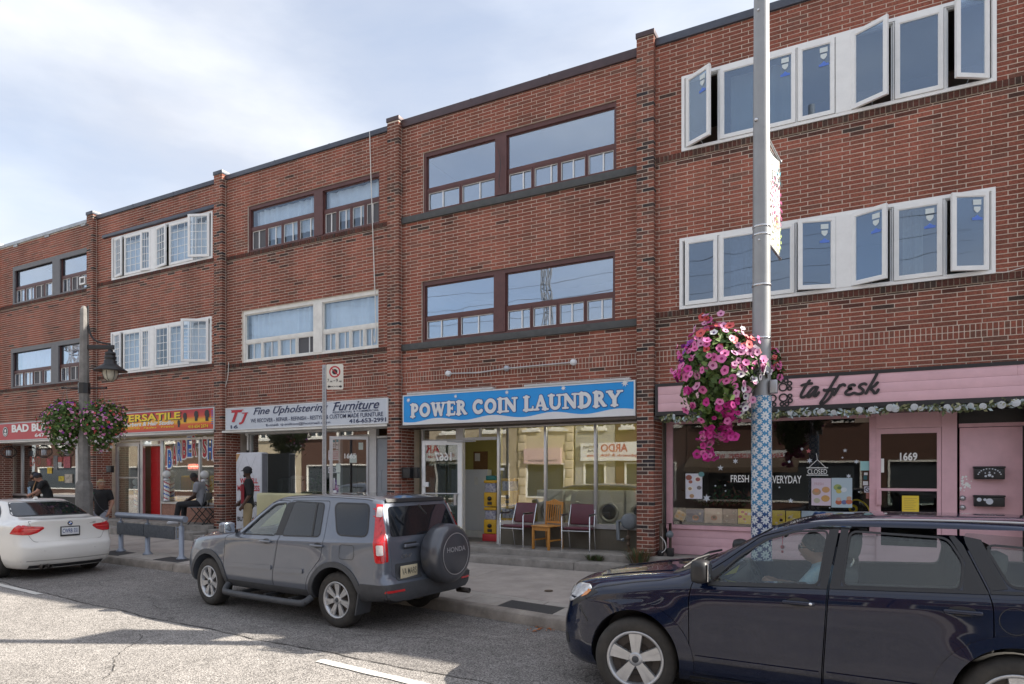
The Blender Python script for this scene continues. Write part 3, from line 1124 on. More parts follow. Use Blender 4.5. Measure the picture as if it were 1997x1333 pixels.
# barber: white casements with glazing bars
def cells(ps,hinges,Y=0.02):
 return [(X(a,Y),X(b,Y),h,g,s) for (a,b),(h,g,s) in zip(ps,hinges)]
o = OP['2a'];win_casement(U2,o,(X(296),X(305.5)),cells([(226,244),(244.5,279),(279.5,296),(306,331),(332,379.5),(380,410)],[('L',10,0),(None,0,0),('R',10,0),('L',9,0),(None,0,0),('R',22,0)]),fm=M_WHITE,pmat=M_WHITE,grid=(3,5),gm=M_GLASSC)
q = MB();q.bbox(o[0] - .35,o[1]+.25,-0.075,0.02,o[3]+.03,o[3]+.115,.006);q.build('drip_flashing',M_DKMETAL,U2)
o = OP['2b'];win_casement(U2,o,(X(294),X(303.5)),cells([(224,242),(242.5,277),(277.5,294),(304,331.5),(332,372),(372.5,408)],[('L',10,0),(None,0,0),(None,0,0),(None,0,0),(None,0,0),('R',30,0)]),fm=M_WHITE,pmat=M_WHITE,grid=(3,5),gm=M_GLASSC)
# pink shop: bright new casements
o = OP['5a'];win_casement(U5,o,(X(1630,-.02),X(1660,-.02)),cells([(1341,1402),(1405,1553),(1556,1629),(1662,1741),(1744,1840),(1845,1926)],[('L',30,1),(None,0,1),(None,0,1),('L',26,0),(None,0,0),('R',31,0)]),ym=-0.02)
o = OP['5b'];win_casement(U5,o,(X(1630,-.02),X(1660,-.02)),cells([(1337,1401),(1404,1551),(1554,1629),(1662,1739),(1742,1838),(1843,1926)],[(None,0,0),(None,0,0),('R',16,1),('L',26,1),(None,0,1),('R',23,1)]),ym=-0.02)
# curtains
def bay(o,a,b,Y=0.16): return wx(a,Y),wx(b,Y)
o = OP['3a']
curtain('pale curtain behind the left pane of the brown windows over the upholstery shop',o[0]+.08,X(613,.2),o[2]+.3,o[3] - .1,.22,waves=10)
curtain('pale curtain behind the right pane of the brown windows over the upholstery shop',X(632,.2),o[1] - .08,o[2]+.35,o[3] - .1,.22,waves=6)
o = OP['3b']
curtain('long white curtain behind the left pane of the white window above the upholstery sign',o[0]+.08,X(611,.2),o[2]+.1,o[3] - .1,.2,waves=11)
curtain('long white curtain behind the right pane of the white window above the upholstery sign',X(630,.2),o[1] - .08,o[2]+.1,o[3] - .1,.2,waves=8)
for k in ('2a','2b'):
 o = OP[k];w_ = 'topmost' if k == '2a' else 'lower'
 curtain(f'white curtain behind the left half of the {w_} barber shop window',X(247,.2),X(294,.2),o[2]+.06,o[3] - .1,.22,waves=6)
 curtain(f'white curtain behind the right half of the {w_} barber shop window',X(335,.2),X(408,.2),o[2]+.06,o[3] - .1,.22,waves=7)
o = OP['5a']
curtain('cream curtain hanging beside the pole in the top white casement window',X(1425,.3),X(1556,.3),o[2]+.05,o[3] - .05,.3,M_CURTC,waves=5,amp=.05)
o = OP['5b']
curtain('cream curtain gathered in the fourth casement of the lower white window',X(1760,.3),X(1800,.3),o[2]+.05,o[3] - .05,.3,M_CURTC,waves=3,amp=.05)
curtain('thin grey curtain behind the daisy pole in the lower white window',X(1425,.3),X(1480,.3),o[2]+.05,o[3] - .05,.3,mat('grey_curtain',(0.35,0.36,0.38),0.9),waves=4,amp=.04)
o = OP['1b']
curtain('pink tinged curtain in the left bay of the lowest far window',o[0]+.2,X(100,.2),o[2]+.1,o[3] - .1,.25,M_CURTP,waves=6)
curtain('pink tinged curtain in the right bay of the lowest far window',X(118,.2),o[1] - .1,o[2]+.1,o[3] - .1,.25,M_CURTP,waves=6)
# --- neighbours beyond the frame (they shade the road and close the row)
def plain_block(label,x0,x1,z1,m):
 U = thing('brick_block',label,'building',(x0,0,0))
 mb = MB();mb.box(x0+.004,x1 - .004,0.004,13,0,z1);mb.build('wall',m,U)
 for zz in (4.6,7.3):
  n = int((x1 - x0)/3)
  for j in range(n):
   a = x0+.7+j*3
   f = MB();f.frect(a,a+1.8,zz,zz+1.3,.07,-0.02,.03)
   w = f.build('window',M_OFFW,U)
   pane('pane',w,a+.07,a+1.73,zz+.07,zz+1.23,-.004,mat('flat_dark_glass',(0.05,0.06,0.07),0.08))
 mb = MB();mb.box(x0,x1,-0.05,.3,z1,z1+.12);mb.build('coping',M_DKMETAL,U)
M_BRFAR = mat('far_brick',(0.17,0.06,0.045),0.9,noise=0.25,nscale=6)
plain_block('plain brick block continuing the terrace past the pink shop',PX[5]+PIERW+.02,PX[5]+17,9.35,M_BRFAR)
plain_block('plain brick block continuing the terrace past the far red sign',PX[0] - 12,PX[0] - .02,9.2,M_BRFAR)
# ================================================================== SIGNS
M_PINK = mat('pink_paint',(0.70,0.43,0.475),0.5,noise=0.10,nscale=2.5,bump=0.08,bscale=14)
M_PINKD = mat('pink_trim_paint',(0.66,0.39,0.435),0.5,noise=0.14,nscale=5)
M_INK = mat('black_lettering',(0.02,0.016,0.018),0.45)
M_SIGNW = mat('sign_white',(0.70,0.71,0.72),0.35,noise=0.05,nscale=3)
M_SIGNG = mat('sign_pale_grey',(0.56,0.60,0.66),0.35,noise=0.06,nscale=2)
M_BLUE = mat('sign_blue',(0.002,0.29,0.74),0.3,noise=0.06,nscale=2)
M_NAVY = mat('navy_ink',(0.02,0.03,0.09),0.5)
M_REDI = mat('red_ink',(0.45,0.02,0.035),0.5)
M_REDS = mat('sign_red',(0.48,0.035,0.045),0.4,noise=0.08,nscale=2)
M_YEL = mat('yellow_ink',(0.85,0.62,0.03),0.5)
M_LETW = mat('white_letters',(0.80,0.80,0.78),0.45)
M_BLUEI = mat('blue_ink',(0.02,0.13,0.50),0.5)
# ---- laundry sign: fat slab letters built stroke by stroke
def arc(cx,cz,rx,rz,a0,a1,n=18):
 return [(cx+rx*math.cos(R(a0+(a1 - a0)*i/n)),cz+rz*math.sin(R(a0+(a1 - a0)*i/n))) for i in range(n+1)]
def ser(x,z,w=0.30):
 return [(x - w/2,z),(x+w/2,z)]
FAT = {
 'P': (0.80,[([(.24,.06),(.24,.94)],.26),(arc(.36,.70,.26,.23,90,-90),.2),([(.22,.93),(.38,.93)],.14),([(.22,.47),(.38,.47)],.14),(ser(.24,.06,.34),.12),([(.06,.94),(.2,.94)],.12)]),
 'O': (0.98,[(arc(.49,.5,.34,.40,0,360,30),.24)]),
 'W': (1.30,[([(.20,.92),(.42,.10)],.24),([(.42,.10),(.64,.80)],.15),([(.64,.80),(.88,.10)],.24),([(.88,.10),(1.10,.92)],.15),([(.05,.94),(.36,.94)],.12),([(.50,.94),(.78,.94)],.12),([(.96,.94),(1.24,.94)],.12)]),
 'E': (0.80,[([(.24,.06),(.24,.94)],.26),([(.2,.93),(.66,.93)],.15),([(.2,.5),(.52,.5)],.14),([(.2,.07),(.68,.07)],.15),([(.68,.93),(.70,.78)],.10),([(.70,.07),(.72,.24)],.10),([(.53,.60),(.53,.40)],.09),([(.06,.94),(.2,.94)],.12),([(.06,.06),(.2,.06)],.12)]),
 'R': (0.92,[([(.24,.06),(.24,.94)],.26),(arc(.36,.72,.26,.21,90,-90),.2),([(.22,.93),(.38,.93)],.14),([(.22,.51),(.4,.51)],.14),([(.46,.50),(.74,.10)],.22),([(.70,.06),(.88,.07)],.12),(ser(.24,.06,.34),.12),([(.06,.94),(.2,.94)],.12)]),
 'C': (0.92,[(arc(.47,.5,.33,.40,45,315,26),.24),([(.72,.93),(.74,.72)],.11)]),
 'I': (0.50,[([(.25,.06),(.25,.94)],.26),(ser(.25,.94,.38),.12),(ser(.25,.06,.38),.12)]),
 'N': (1.04,[([(.20,.06),(.20,.94)],.15),([(.22,.90),(.80,.12)],.25),([(.84,.06),(.84,.94)],.15),(ser(.20,.06,.34),.12),(ser(.84,.94,.34),.12),([(.04,.94),(.24,.94)],.12)]),
 'L': (0.78,[([(.24,.06),(.24,.94)],.26),(ser(.24,.94,.38),.12),([(.06,.07),(.66,.07)],.15),([(.69,.07),(.71,.27)],.11)]),
 'A': (1.02,[([(.20,.08),(.48,.92)],.15),([(.50,.92),(.80,.08)],.25),([(.30,.32),(.68,.32)],.12),(ser(.18,.06,.34),.12),(ser(.82,.06,.38),.12)]),
 'U': (1.00,[([(.22,.94),(.22,.38)],.25),(arc(.50,.36,.28,.28,180,360,16),.2),([(.78,.36),(.78,.94)],.15),(ser(.22,.94,.38),.12),(ser(.78,.94,.32),.12)]),
 'D': (0.98,[([(.24,.06),(.24,.94)],.26),(arc(.40,.5,.38,.41,90,-90,20),.22),([(.06,.92),(.42,.92)],.14),([(.06,.08),(.42,.08)],.14)]),
 'Y': (1.00,[([(.20,.90),(.50,.46)],.25),([(.50,.46),(.82,.92)],.15),([(.50,.50),(.50,.06)],.25),(ser(.50,.06,.38),.12),(ser(.18,.94,.34),.12),(ser(.84,.94,.30),.12)]),
 ' ': (0.42,[]),
}
def fat_text(par,s,x0,x1,z0,z1,y,rise=0.0,fat=0.0):
 tot = sum(FAT[c][0] for c in s)
 kx = (x1 - x0)/tot
 h = z1 - z0
 x = 0
 ly = 0
 for c in s:
  w,st = FAT[c]
  mb,sh = MB(),MB()
  for pts,wd in st:
   zo = rise*(x+w/2)/tot
   P = [(x0+(x+p[0])*kx,z0+zo+p[1]*h) for p in pts]
   ly += 1
   stroke(mb,P,wd*1.12*h,y - 0.0002*(ly % 9),y);stroke(sh,P,(wd*1.12+fat)*h,y+.0045 - 0.0002*(ly % 9),y)
  if st:
   L_ = mb.build('letter',M_SIGNW,par);sh.build('letter_outline',mat('letter_outline_blue',(0.01,0.09,0.32),0.4),L_)
  x += w
def star8(mb,x,z,r,y):
 vs = []
 for j in range(16):
  a = 2*math.pi*j/16+.2
  rr = r if j % 2 == 0 else r*.42
  vs.append((x+rr*math.cos(a),y,z+rr*math.sin(a)))
 vs.append((x,y,z))
 mb.add(vs,[(j,(j+1) % 16,16) for j in range(16)],False)
YB = -0.165
def sign_box(name,label,x0,x1,z0,z1,y0,y1,frame_m,face_m,fw=0.03):
 t = thing(name,label,'sign',(x0,y1,z0))
 mb = MB();mb.box(x0,x1,y0+.012,y1,z0,z1)
 mb.frect(x0,x1,z0,z1,fw,y0 - .004,y0+.012)
 mb.build('sign_case',frame_m,t)
 mb = MB();mb.wrect(x0+fw,x1 - fw,z0+fw,z1 - fw,y0+.004)
 mb.build('sign_face',face_m,t)
 return t
# laundry
x0,x1,z0,z1 = rect(785.5,771,829,1238.5,YB)
SG4 = sign_box('shop_sign','long blue laundry sign with white letters and a white wave',x0,x1,z0,z1,YB,0.0,M_SIGNW,M_BLUE,0.022)
yl = YB - .001
mb = MB()
xs_ = np.linspace(x0+.022,x1 - .022,120)
for a,b in zip(xs_[:-1],xs_[1:]):
 f = lambda v: z0+.085+.035*math.sin((v - x0)/(x1 - x0)*2*math.pi*3.9+3.6)+0.02*(v - x0)/(x1 - x0)
 mb.quad((a,yl,z0+.022),(b,yl,z0+.022),(b,yl,f(b)),(a,yl,f(a)))
mb.build('white_wave',M_SIGNW,SG4)
lx0,lx1 = wx(800,YB),wx(1214,YB)
lz0,lz1 = z0+.155,z0+.435
fat_text(SG4,'POWER COIN LAUNDRY',lx0,lx1,lz0,lz1,yl - .006,0.03,0.10)
for px,pz,r in ((797,.83,.055),(889,.86,.045),(989,.88,.048),(1099,.90,.055),(1219,.93,.075)):
 mb = MB();star8(mb,wx(px,YB),z0+(z1 - z0)*pz,r,yl - .010);mb.build('sparkle',M_SIGNW,SG4)
for a,b in ((794,961),(1022,1228)):
 xa,xb = wx(a,YB),wx(b,YB)
 mb = MB();mb.bbox(xa,xb,YB - .01,YB+.10,z1+.004,z1+.05,.004)
 for k in range(3):
  mb.ball((xa+(xb - xa)*(.1+.4*k),YB - .012,z1+.03),.008,6,4)
 mb.build('hinge_strip',M_ALUP,SG4)
# upholstery
x0,x1,z0,z1 = rect(440,796,839,756,YB)
SG3 = sign_box('shop_sign','pale grey upholstery sign with red initials and navy lettering',x0,x1,z0,z1,YB,0.0,M_SIGNW,M_SIGNG,0.02)
w_,h_ = x1 - x0,z1 - z0
def SX(px): return wx(px,YB)
red = MB();nav = MB()
put_text(red,'T',SX(451),SX(473),z0+h_*.36,z0+h_*.90,YB,.04,.35)
put_text(red,'J',SX(466),SX(483),z0+h_*.24,z0+h_*.76,YB,.04,.35)
for (a,b,zz) in ((451,475,.90),(472,484,.76)):
 red.wrect(SX(a),SX(b),z0+h_*zz - .022,z0+h_*zz,YB - .005)
put_text(nav,'Fine Upholstering',SX(494),SX(640),z0+h_*.54,z0+h_*.94,YB,.012,.38)
put_text(nav,'Furniture',SX(649),SX(740),z0+h_*.60,z0+h_*.96,YB,.012,.38)
for px in (497,538,651):
 nav.wrect(SX(px),SX(px+12),z0+h_*.90,z0+h_*.93,YB - .005)
put_text(nav,'RESIDENTIAL & COMMERCIAL',SX(649),SX(739),z0+h_*.50,z0+h_*.58,YB,.01)
put_text(nav,'WE RECOVER - REPAIR - REFINISH - RESTYLE & CUSTOM MADE FURNITURE',SX(489),SX(747),z0+h_*.29,z0+h_*.46,YB,.008)
put_text(nav,'E-mail: tj-milton@hotmail.com',SX(519),SX(644),z0+h_*.07,z0+h_*.21,YB,.008)
put_text(nav,'416-653-2991',SX(681),SX(753),z0+h_*.07,z0+h_*.24,YB,.02)
put_text(nav,'16',SX(450),SX(464),z0+h_*.07,z0+h_*.22,YB,.02)
red.build('red_initials',M_REDI,SG3);nav.build('lettering',M_NAVY,SG3)
# barber
x0,x1,z0,z1 = rect(196,808,848,417.5,YB)
grad = bpy.data.materials.new('sunset_print');grad.use_nodes = True
nt = grad.node_tree;b_ = nt.nodes['Principled BSDF'];tcg = nt.nodes.new('ShaderNodeTexCoord');sp = nt.nodes.new('ShaderNodeSeparateXYZ')
nt.links.new(tcg.outputs['Generated'],sp.inputs[0])
nzz = nt.nodes.new('ShaderNodeTexNoise');nzz.inputs['Scale'].default_value = 3.0
nt.links.new(tcg.outputs['Generated'],nzz.inputs['Vector'])
mth = nt.nodes.new('ShaderNodeMath');mth.operation = 'MULTIPLY_ADD';mth.inputs[1].default_value = 0.35
nt.links.new(nzz.outputs['Fac'],mth.inputs[0]);nt.links.new(sp.outputs['Z'],mth.inputs[2])
rg = nt.nodes.new('ShaderNodeValToRGB')
for _ in range(3): rg.color_ramp.elements.new(.5)
for e,(p,c) in zip(rg.color_ramp.elements,[(0.15,(.50,.03,.03)),(0.42,(.72,.12,.02)),(0.58,(.85,.52,.03)),(0.78,(.70,.10,.03)),(1.0,(.50,.03,.04))]):
 e.position = p;e.color = (*c,1)
nt.links.new(mth.outputs[0],rg.inputs['Fac']);nt.links.new(rg.outputs[0],b_.inputs['Base Color']);b_.inputs['Roughness'].default_value = .4
SG2 = sign_box('shop_sign','red and orange barber sign with yellow lettering and four head silhouettes',x0,x1,z0,z1,YB,0.0,M_ALUP,grad,0.03)
h_ = z1 - z0
yel = MB();wht = MB();blk = MB()
put_text(blk,'VERSATILE',SX(236),SX(354),z0+h_*.52,z0+h_*.88,YB,.05,thick=.002)
put_text(yel,'VERSATILE',SX(235),SX(352),z0+h_*.55,z0+h_*.88,YB,.03,thick=.005)
put_text(wht,'Barbers & Hair Studio',SX(243),SX(339),z0+h_*.33,z0+h_*.52,YB,.03,.2)
yel.build('title',M_YEL,SG2);yel = MB();put_text(yel,'416 654 2674',SX(367),SX(406),z0+h_*.12,z0+h_*.27,YB,.02)
yel.build('phone_number',M_YEL,SG2);yel = MB();put_text(yel,'Beards  Fades  Trims',SX(244),SX(340),z0+h_*.20,z0+h_*.29,YB,.01,.2)
def head_shape(px,zc,r):
 x = SX(px)
 pts = [(-.55,-1.3),(.45,-1.3),(.40,-.6),(.72,-.45),(.66,-.1),(.85,-.02),(.62,.25),(.62,.75),(.3,1.15),(-.3,1.2),(-.75,.85),(-.85,.2),(-.6,-.35)]
 blk = MB();blk.add([(x+a*r,YB - .003,zc+b*r) for a,b in pts],[tuple(range(len(pts)))],False);blk.build('head_silhouette',M_INK,SG2)
head_shape(349,z0+h_*.36,.075);head_shape(361,z0+h_*.62,.10);head_shape(383,z0+h_*.66,.105);head_shape(404,z0+h_*.66,.115)
blk.build('title_shadow',M_INK,SG2);yel.build('yellow_lettering',M_YEL,SG2);wht.build('white_lettering',M_LETW,SG2)
mb = MB();xa = SX(414);
for k in range(7):
 mb.wrect(xa - .03,xa+.03,z0+h_*(.26+.09*k),z0+h_*(.30+.09*k),YB - .004)
mb.build('pole_stripe',M_BLUEI,SG2)
# far red sign
x0,x1,z0,z1 = rect(-22,827,861,158,YB)
SG1 = sign_box('shop_sign','red sign at the far end with white block letters and a round badge',x0,x1,z0,z1,YB,0.0,M_ALUP,M_REDS,0.03)
h_ = z1 - z0
wht = MB();blk = MB()
put_text(wht,'BAD BUDDHA',SX(23),SX(140),z0+h_*.45,z0+h_*.88,YB,.045)
put_text(wht,'647-352-5521',SX(68),SX(140),z0+h_*.14,z0+h_*.34,YB,.03)
disc(blk,SX(10.5),z0+h_*.52,.165,YB - .002,24)
ring(wht,SX(10.5),z0+h_*.52,.13,.15,YB - .004)
for (a,b,r) in ((0,.03,.055),(-.05,-.06,.028),(.05,-.06,.028),(0,-.08,.03)):
 disc(wht,SX(10.5)+a,z0+h_*.52+b,r,YB - .004,12)
blk.build('round_badge',M_INK,SG1);wht.build('lettering',M_LETW,SG1)
# pink cafe fascia: boarded, with raised black script
YF = -0.20
x0,x1,z0,z1 = rect(1278,748.5,811,2060,YF)
SG5 = thing('shop_sign','long pink boarded sign with black script lettering and paw rings','sign',(x0,0,z0))
mb = MB();mb.box(x0,x1,YF+.014,-0.01,z0,z1)
mb.box(x0 - .004,x0+.045,YF - .012,YF+.014,z0,z1)
mb.box(x0+.045,x1,YF - .012,YF+.014,z1 - .05,z1)
mb.box(x0+.045,x1,YF - .012,YF+.014,z0,z0+.07)
mb.build('black_edging',M_BLACK,SG5)
zz = [z0+.07,z0+.07+(z1 - z0 - .12)/3,z0+.07+(z1 - z0 - .12)*2/3,z1 - .05]
rr = random.Random(3)
for k in range(3):
 xs_ = [x0+.045]+sorted(rr.uniform(x0+.8,x1 - .4) for _ in range(2))+[x1]
 for a,b in zip(xs_[:-1],xs_[1:]):
  mb = MB();mb.bbox(a+.0008,b - .0008,YF - .001 - rr.uniform(0,.0012),YF+.016,zz[k]+.0008,zz[k+1] - .0008,.002)
  mb.build('board',M_PINK,SG5)
# script traced from the photo: (x, y) in a 240 x 100 px window at (1490, 715), 8.32 px per px
def tr(pts,Y=YF - .02):
 return [(lambda p: (p.x,p.z))(wall(1490+a/8.32,715+b/8.32,Y)) for a,b in pts]
SCRIPT = [
 [(740,222),(690,290),(645,365),(608,435),(598,470),(612,492),(645,490),(680,468)],
 [(612,300),(690,278),(775,268)],
 [(872,338),(840,325),(790,345),(735,410),(700,460),(705,485),(740,482),(800,420),(868,330)],
 [(868,330),(838,400),(812,452),(820,475),(850,465),(890,415)],
 [(1188,150),(1120,260),(1040,400),(965,520),(920,580),(925,600),(960,592),(1030,540),(1090,460),(1112,390),(1060,380),(985,385),(975,372)],
 [(985,385),(1060,368),(1150,360)],
 [(1230,300),(1190,370),(1135,455)],
 [(1150,430),(1200,345),(1250,300),(1290,285),(1312,302)],
 [(1470,300),(1440,290),(1395,305),(1375,335),(1395,352),(1425,350),(1370,372),(1325,415),(1335,445),(1390,450),(1450,425)],
 [(1655,285),(1625,272),(1570,290),(1545,325),(1580,350),(1612,385),(1590,425),(1530,440),(1470,425),(1450,425)],
 [(1832,112),(1770,230),(1705,340),(1652,430)],
 [(1842,255),(1790,310),(1730,350),(1770,390),(1790,425),(1825,415),(1855,370)],
]
mb = MB()
for n_,st in enumerate(SCRIPT):
 P = tr(st)
 P = [(v.x,v.y) for v in spline([Vector((a,b)) for a,b in P],6)]
 stroke(mb,P,0.042,YF - .022 - .0002*n_,0)
mb.build('script_lettering',M_INK,SG5)
for (cx,cy,r) in ((307,328,60),(278,226,28),(357,222,28),(415,268,30),(415,348,27),(312,500,61),(420,470,27),(425,547,30),(370,600,28),(290,604,27),(135,510,56),(160,610,28),(85,605,27)):
 (x,z),= tr([(cx,cy)],YF - .02)
 rm = r/8.32/125
 mb = MB();ring(mb,x,z,rm - .012,rm+.012,YF - .016,28);mb.build('paw_ring',M_INK,SG5)
# ================================================================== SHOP FRONTS
def zat(px,py,Y=YS): return wall(px,py,Y).z
def xs(px,Y=YS): return wx(px,Y)
def soffit(U,x0,x1,z,m):
 mb = MB();mb.box(x0,x1,YB+.02,YS+.12,z,z+.05)
 n = max(2,int((x1 - x0)/.35))
 for i in range(1,n):
  xx = x0+(x1 - x0)*i/n
  mb.box(xx - .004,xx+.004,YB+.02,YS,z - .004,z)
 mb.build('soffit',m,U)
M_SOFF = mat('soffit_brown',(0.10,0.075,0.06),0.7,noise=0.2)
def decal(parent,name,x0,x1,z0,z1,y,m,art=None):
 mb = MB();mb.wrect(x0,x1,z0,z1,y)
 return mb.build(name,m,parent)
def glazed_front(U,posts,z0,z1,m,y=YS,w=0.045,sill=0.06,head=0.06,glass=M_SHOPG,transom=None):
 """shop window: outer posts at xs in posts, one pane between each pair"""
 mb = MB()
 a,b = posts[0],posts[-1]
 mb.box(a - w/2,b+w/2,y - .03,y+.06,z0,z0+sill)
 mb.box(a - w/2,b+w/2,y - .02,y+.06,z1 - head,z1)
 for p in posts:
  mb.bbox(p - w/2,p+w/2,y - .025,y+.055,z0+sill,z1 - head,.004)
 W_ = mb.build('shop_window',m,U)
 for p,q in zip(posts[:-1],posts[1:]):
  g = MB();g.box(p+w/2,q - w/2,y+.01,y+.018,z0+sill,z1 - head)
  g.build('pane',glass,W_)
 return W_
def leaf_door(parent,name,w,z0,z1,m,gm,hinge,ang,mid=None,fw=(.09,.09,.2,.10),label=None,handle=None,extra=None,wallhand=1):
 """glazed door leaf; local x runs from hinge outwards, then swung about (hinge x, y)"""
 X = Matrix.Translation((hinge[0],hinge[1],0)) @ Matrix.Rotation(ang,4,'Z')
 mb = MB();mb.X = X
 mb.frect(0,w,z0,z1,fw,-.022,.022)
 if mid: mb.box(fw[0],w - fw[1],-.02,.02,mid - .02,mid+.02)
 D = mb.build(name,m,parent)
 if label: D['label'] = label
 g = MB();g.X = X;g.box(fw[0],w - fw[1],-.004,.004,z0+fw[2],z1 - fw[3])
 g.build('pane',gm,D)
 return D,X
# ---------- laundry front
zl4 = 0.457
zh4 = zat(975,833)
zs4 = zat(975,1018)
soffit(U4,PX[3]+PIERW+.003,PX[4] - .003,SG4.location.z - .055,M_SOFF)
a4 = [xs(972.5),xs(1064),xs(1161.5),PX[4] - .04]
W4 = glazed_front(U4,a4,zs4 - .05,zh4+.05,M_ALU,sill=.09,w=.055)
mb = MB();mb.box(a4[0] - .02,PX[4] - .002,YS,YS+.12,zl4,zs4 - .052)
mb.build('stall_riser',mat('olive_painted_panel',(0.115,0.10,0.075),0.7,noise=0.15,nscale=4),U4)
mb = MB()
mb.box(a4[0] - .03,a4[0]+.028,YS - .03,YS+.06,zl4,zs4 - .052)
xa,xb,xc,xd = xs(824),xs(893),xs(905),xs(968.5)
zt = zat(930,858)
mb.box(xa - .02,xa+.03,YS - .02,YS+.05,zl4,zh4);mb.box(xb - .04,xc - .01,YS - .02,YS+.06,zl4,zh4)
mb.box(xa+.03,xb - .04,YS - .018,YS+.05,zt - .02,zt+.04);mb.box(xc - .01,xd,YS - .018,YS+.05,zt,zt+.06)
mb.box(xa - .02,xd,YS - .02,YS+.05,zh4,zh4+.06)
mb.box((xc+xd)/2 - .02,(xc+xd)/2+.02,YS - .015,YS+.045,zt+.06,zh4)
FR4 = mb.build('door_frame',M_ALUP,U4)
pane('transom_pane',FR4,xa+.03,xb - .04,zt+.04,zh4,YS+.01,M_SHOPG)
pane('transom_pane',FR4,xc - .01,xd,zt+.06,zh4,YS+.01,M_SHOPG)
pane('side_pane',FR4,xa+.03,xb - .04,zl4+.05,zt - .02,YS+.012,M_SHOPG)
D4,DX = leaf_door(U4,'open_door',0.90,zl4+.02,zt,M_WHITE,glass_mat('dull_glass',(0.55,0.6,0.6),0.10,.25),(xc - .01,YS - .05),R(180+13),fw=(.10,.07,.22,.09))
mb = MB();mb.X = DX
mb.tube([(.05,.06,zl4+1.02),(.85,.06,zl4+1.02)],.014,8)
mb.box(.12,.17,.025,.06,zl4+.78,zl4+1.02)
mb.build('push_bar',M_ALU,D4)
mb = MB();mb.X = DX;mb.bbox(.74,.86,.022,.07,zl4+1.16,zl4+1.26,.006);mb.build('lock_box',M_SIGNW,D4)
mb = MB();mb.X = DX
vs_,fs_ = text_geo('1667',.02)
ax_ = max(v[0] for v in vs_)
mb.add([(.20+v[0]/ax_*.42,.012,zt - .42+v[1]*.24) for v in vs_],fs_,False)
mb.build('door_number',M_LETW,D4)
mb = MB();mb.tube([(xc+.30,YS - .03,zt - .02),(xc - .1,YS - .10,zt - .03),(xc - .32,YS - .16,zt - .015)],.014,6);mb.build('door_closer',M_ALU,U4)
# inside the laundry
M_YW = mat('yellow_wall',(0.50,0.44,0.14),0.9)
mb = MB();mb.box(PX[3]+.3,xs(950,1.7)+.35,1.7,1.8,zl4,3.3)
mb.build('inner_partition',M_YW,U4)
q = thing('counter_panel','tall white panel standing inside the open laundry doorway','panel',(xs(915,1.4),1.4,zl4))
mb = MB();x_a,x_b = xs(880,1.4),xs(950.5,1.4)
mb.bbox(x_a,x_b,1.4,1.6,zl4+.16,zat(925,915,1.4),.01);mb.build('panel_face',M_SIGNW,q)
mb = MB();mb.box(x_a+.02,x_b - .04,1.405,1.6,zl4,zl4+.155);mb.build('base_box',M_OFFW,q)
mb = MB();mb.box(x_b - .33,x_b - .25,1.385,1.40,zat(930,945,1.4),zat(930,930,1.4));mb.build('switch_plate',M_OFFW,q)
q = thing('notice_board','brown cork notice board on the yellow wall inside the laundry','notice board',(xs(940,1.69),1.69,2.0))
zb_ = zat(938,915,1.69);zt_ = zat(938,880,1.69)
mb = MB();mb.box(xs(924,1.69),xs(951,1.69),1.672,1.695,zb_,zt_);mb.build('cork_face',mat('cork',(0.26,0.14,0.06),0.9,noise=0.2,nscale=30),q)
mb = MB();mb.wrect(xs(927,1.69),xs(937,1.69),zt_ - .22,zt_ - .04,1.668);mb.build('paper',M_LETW,q)
def vending(label,x,y,z,top=False):
 t = thing('gumball_machine',label,'vending machine',(x,y,z),0,'gumball machines in the laundry')
 m_y = mat('yellow_machine',(0.62,0.36,0.02),0.4,noise=0.1)
 mb = MB();mb.bbox(-.15,.15,-.14,.14,0,.30,.015);mb.bbox(-.15,.15,-.14,.14,.50,.56,.015);mb.build('body',m_y,t,True)
 mb = MB();mb.bbox(-.13,.13,-.12,.12,.30,.50,.01);mb.build('globe',mat('toy_capsules',(0.55,0.55,0.58),0.3,noise=0.7,nscale=22,col2=(0.08,0.09,0.2)),t,True)
 mb = MB();mb.lathe([(0,-.02),(.045,-.02),(.045,.02),(0,.02)],12,(0,-.15,.17),'Y');mb.box(-.05,.05,-.155,-.14,.04,.10);mb.build('coin_knob',M_BLACK,t,True)
 if top:
  mb = MB();mb.bbox(-.12,.12,-.11,.11,.56,.66,.02);mb.build('lid',mat('teal_plastic',(0.01,0.16,0.15),0.4),t,True)
vx = xs(961.5,.95)
vending('yellow gumball machine standing lowest inside the laundry doorway',vx,.95,zl4+.16)
vending('yellow gumball machine with a teal lid, stacked inside the laundry doorway',vx,.95,zl4+.74,True)
mb = MB();mb.bbox(vx - .18,vx+.18,.80,1.1,zl4,zl4+.155,.01)
tag(mb.build('machine_stand',M_REDS),'dark red stand under the gumball machines in the laundry doorway','stand')
vx2 = xs(993,.95)
vending('lower yellow gumball machine just behind the left laundry window pane',vx2,1.0,zl4+.20)
vending('upper yellow gumball machine just behind the left laundry window pane',vx2,1.0,zl4+.78)
mb = MB();mb.bbox(vx2 - .2,vx2+.2,.85,1.15,zl4,zl4+.195,.01)
tag(mb.build('machine_stand',M_ALUP),'grey stand under the gumball machines behind the laundry window','stand')
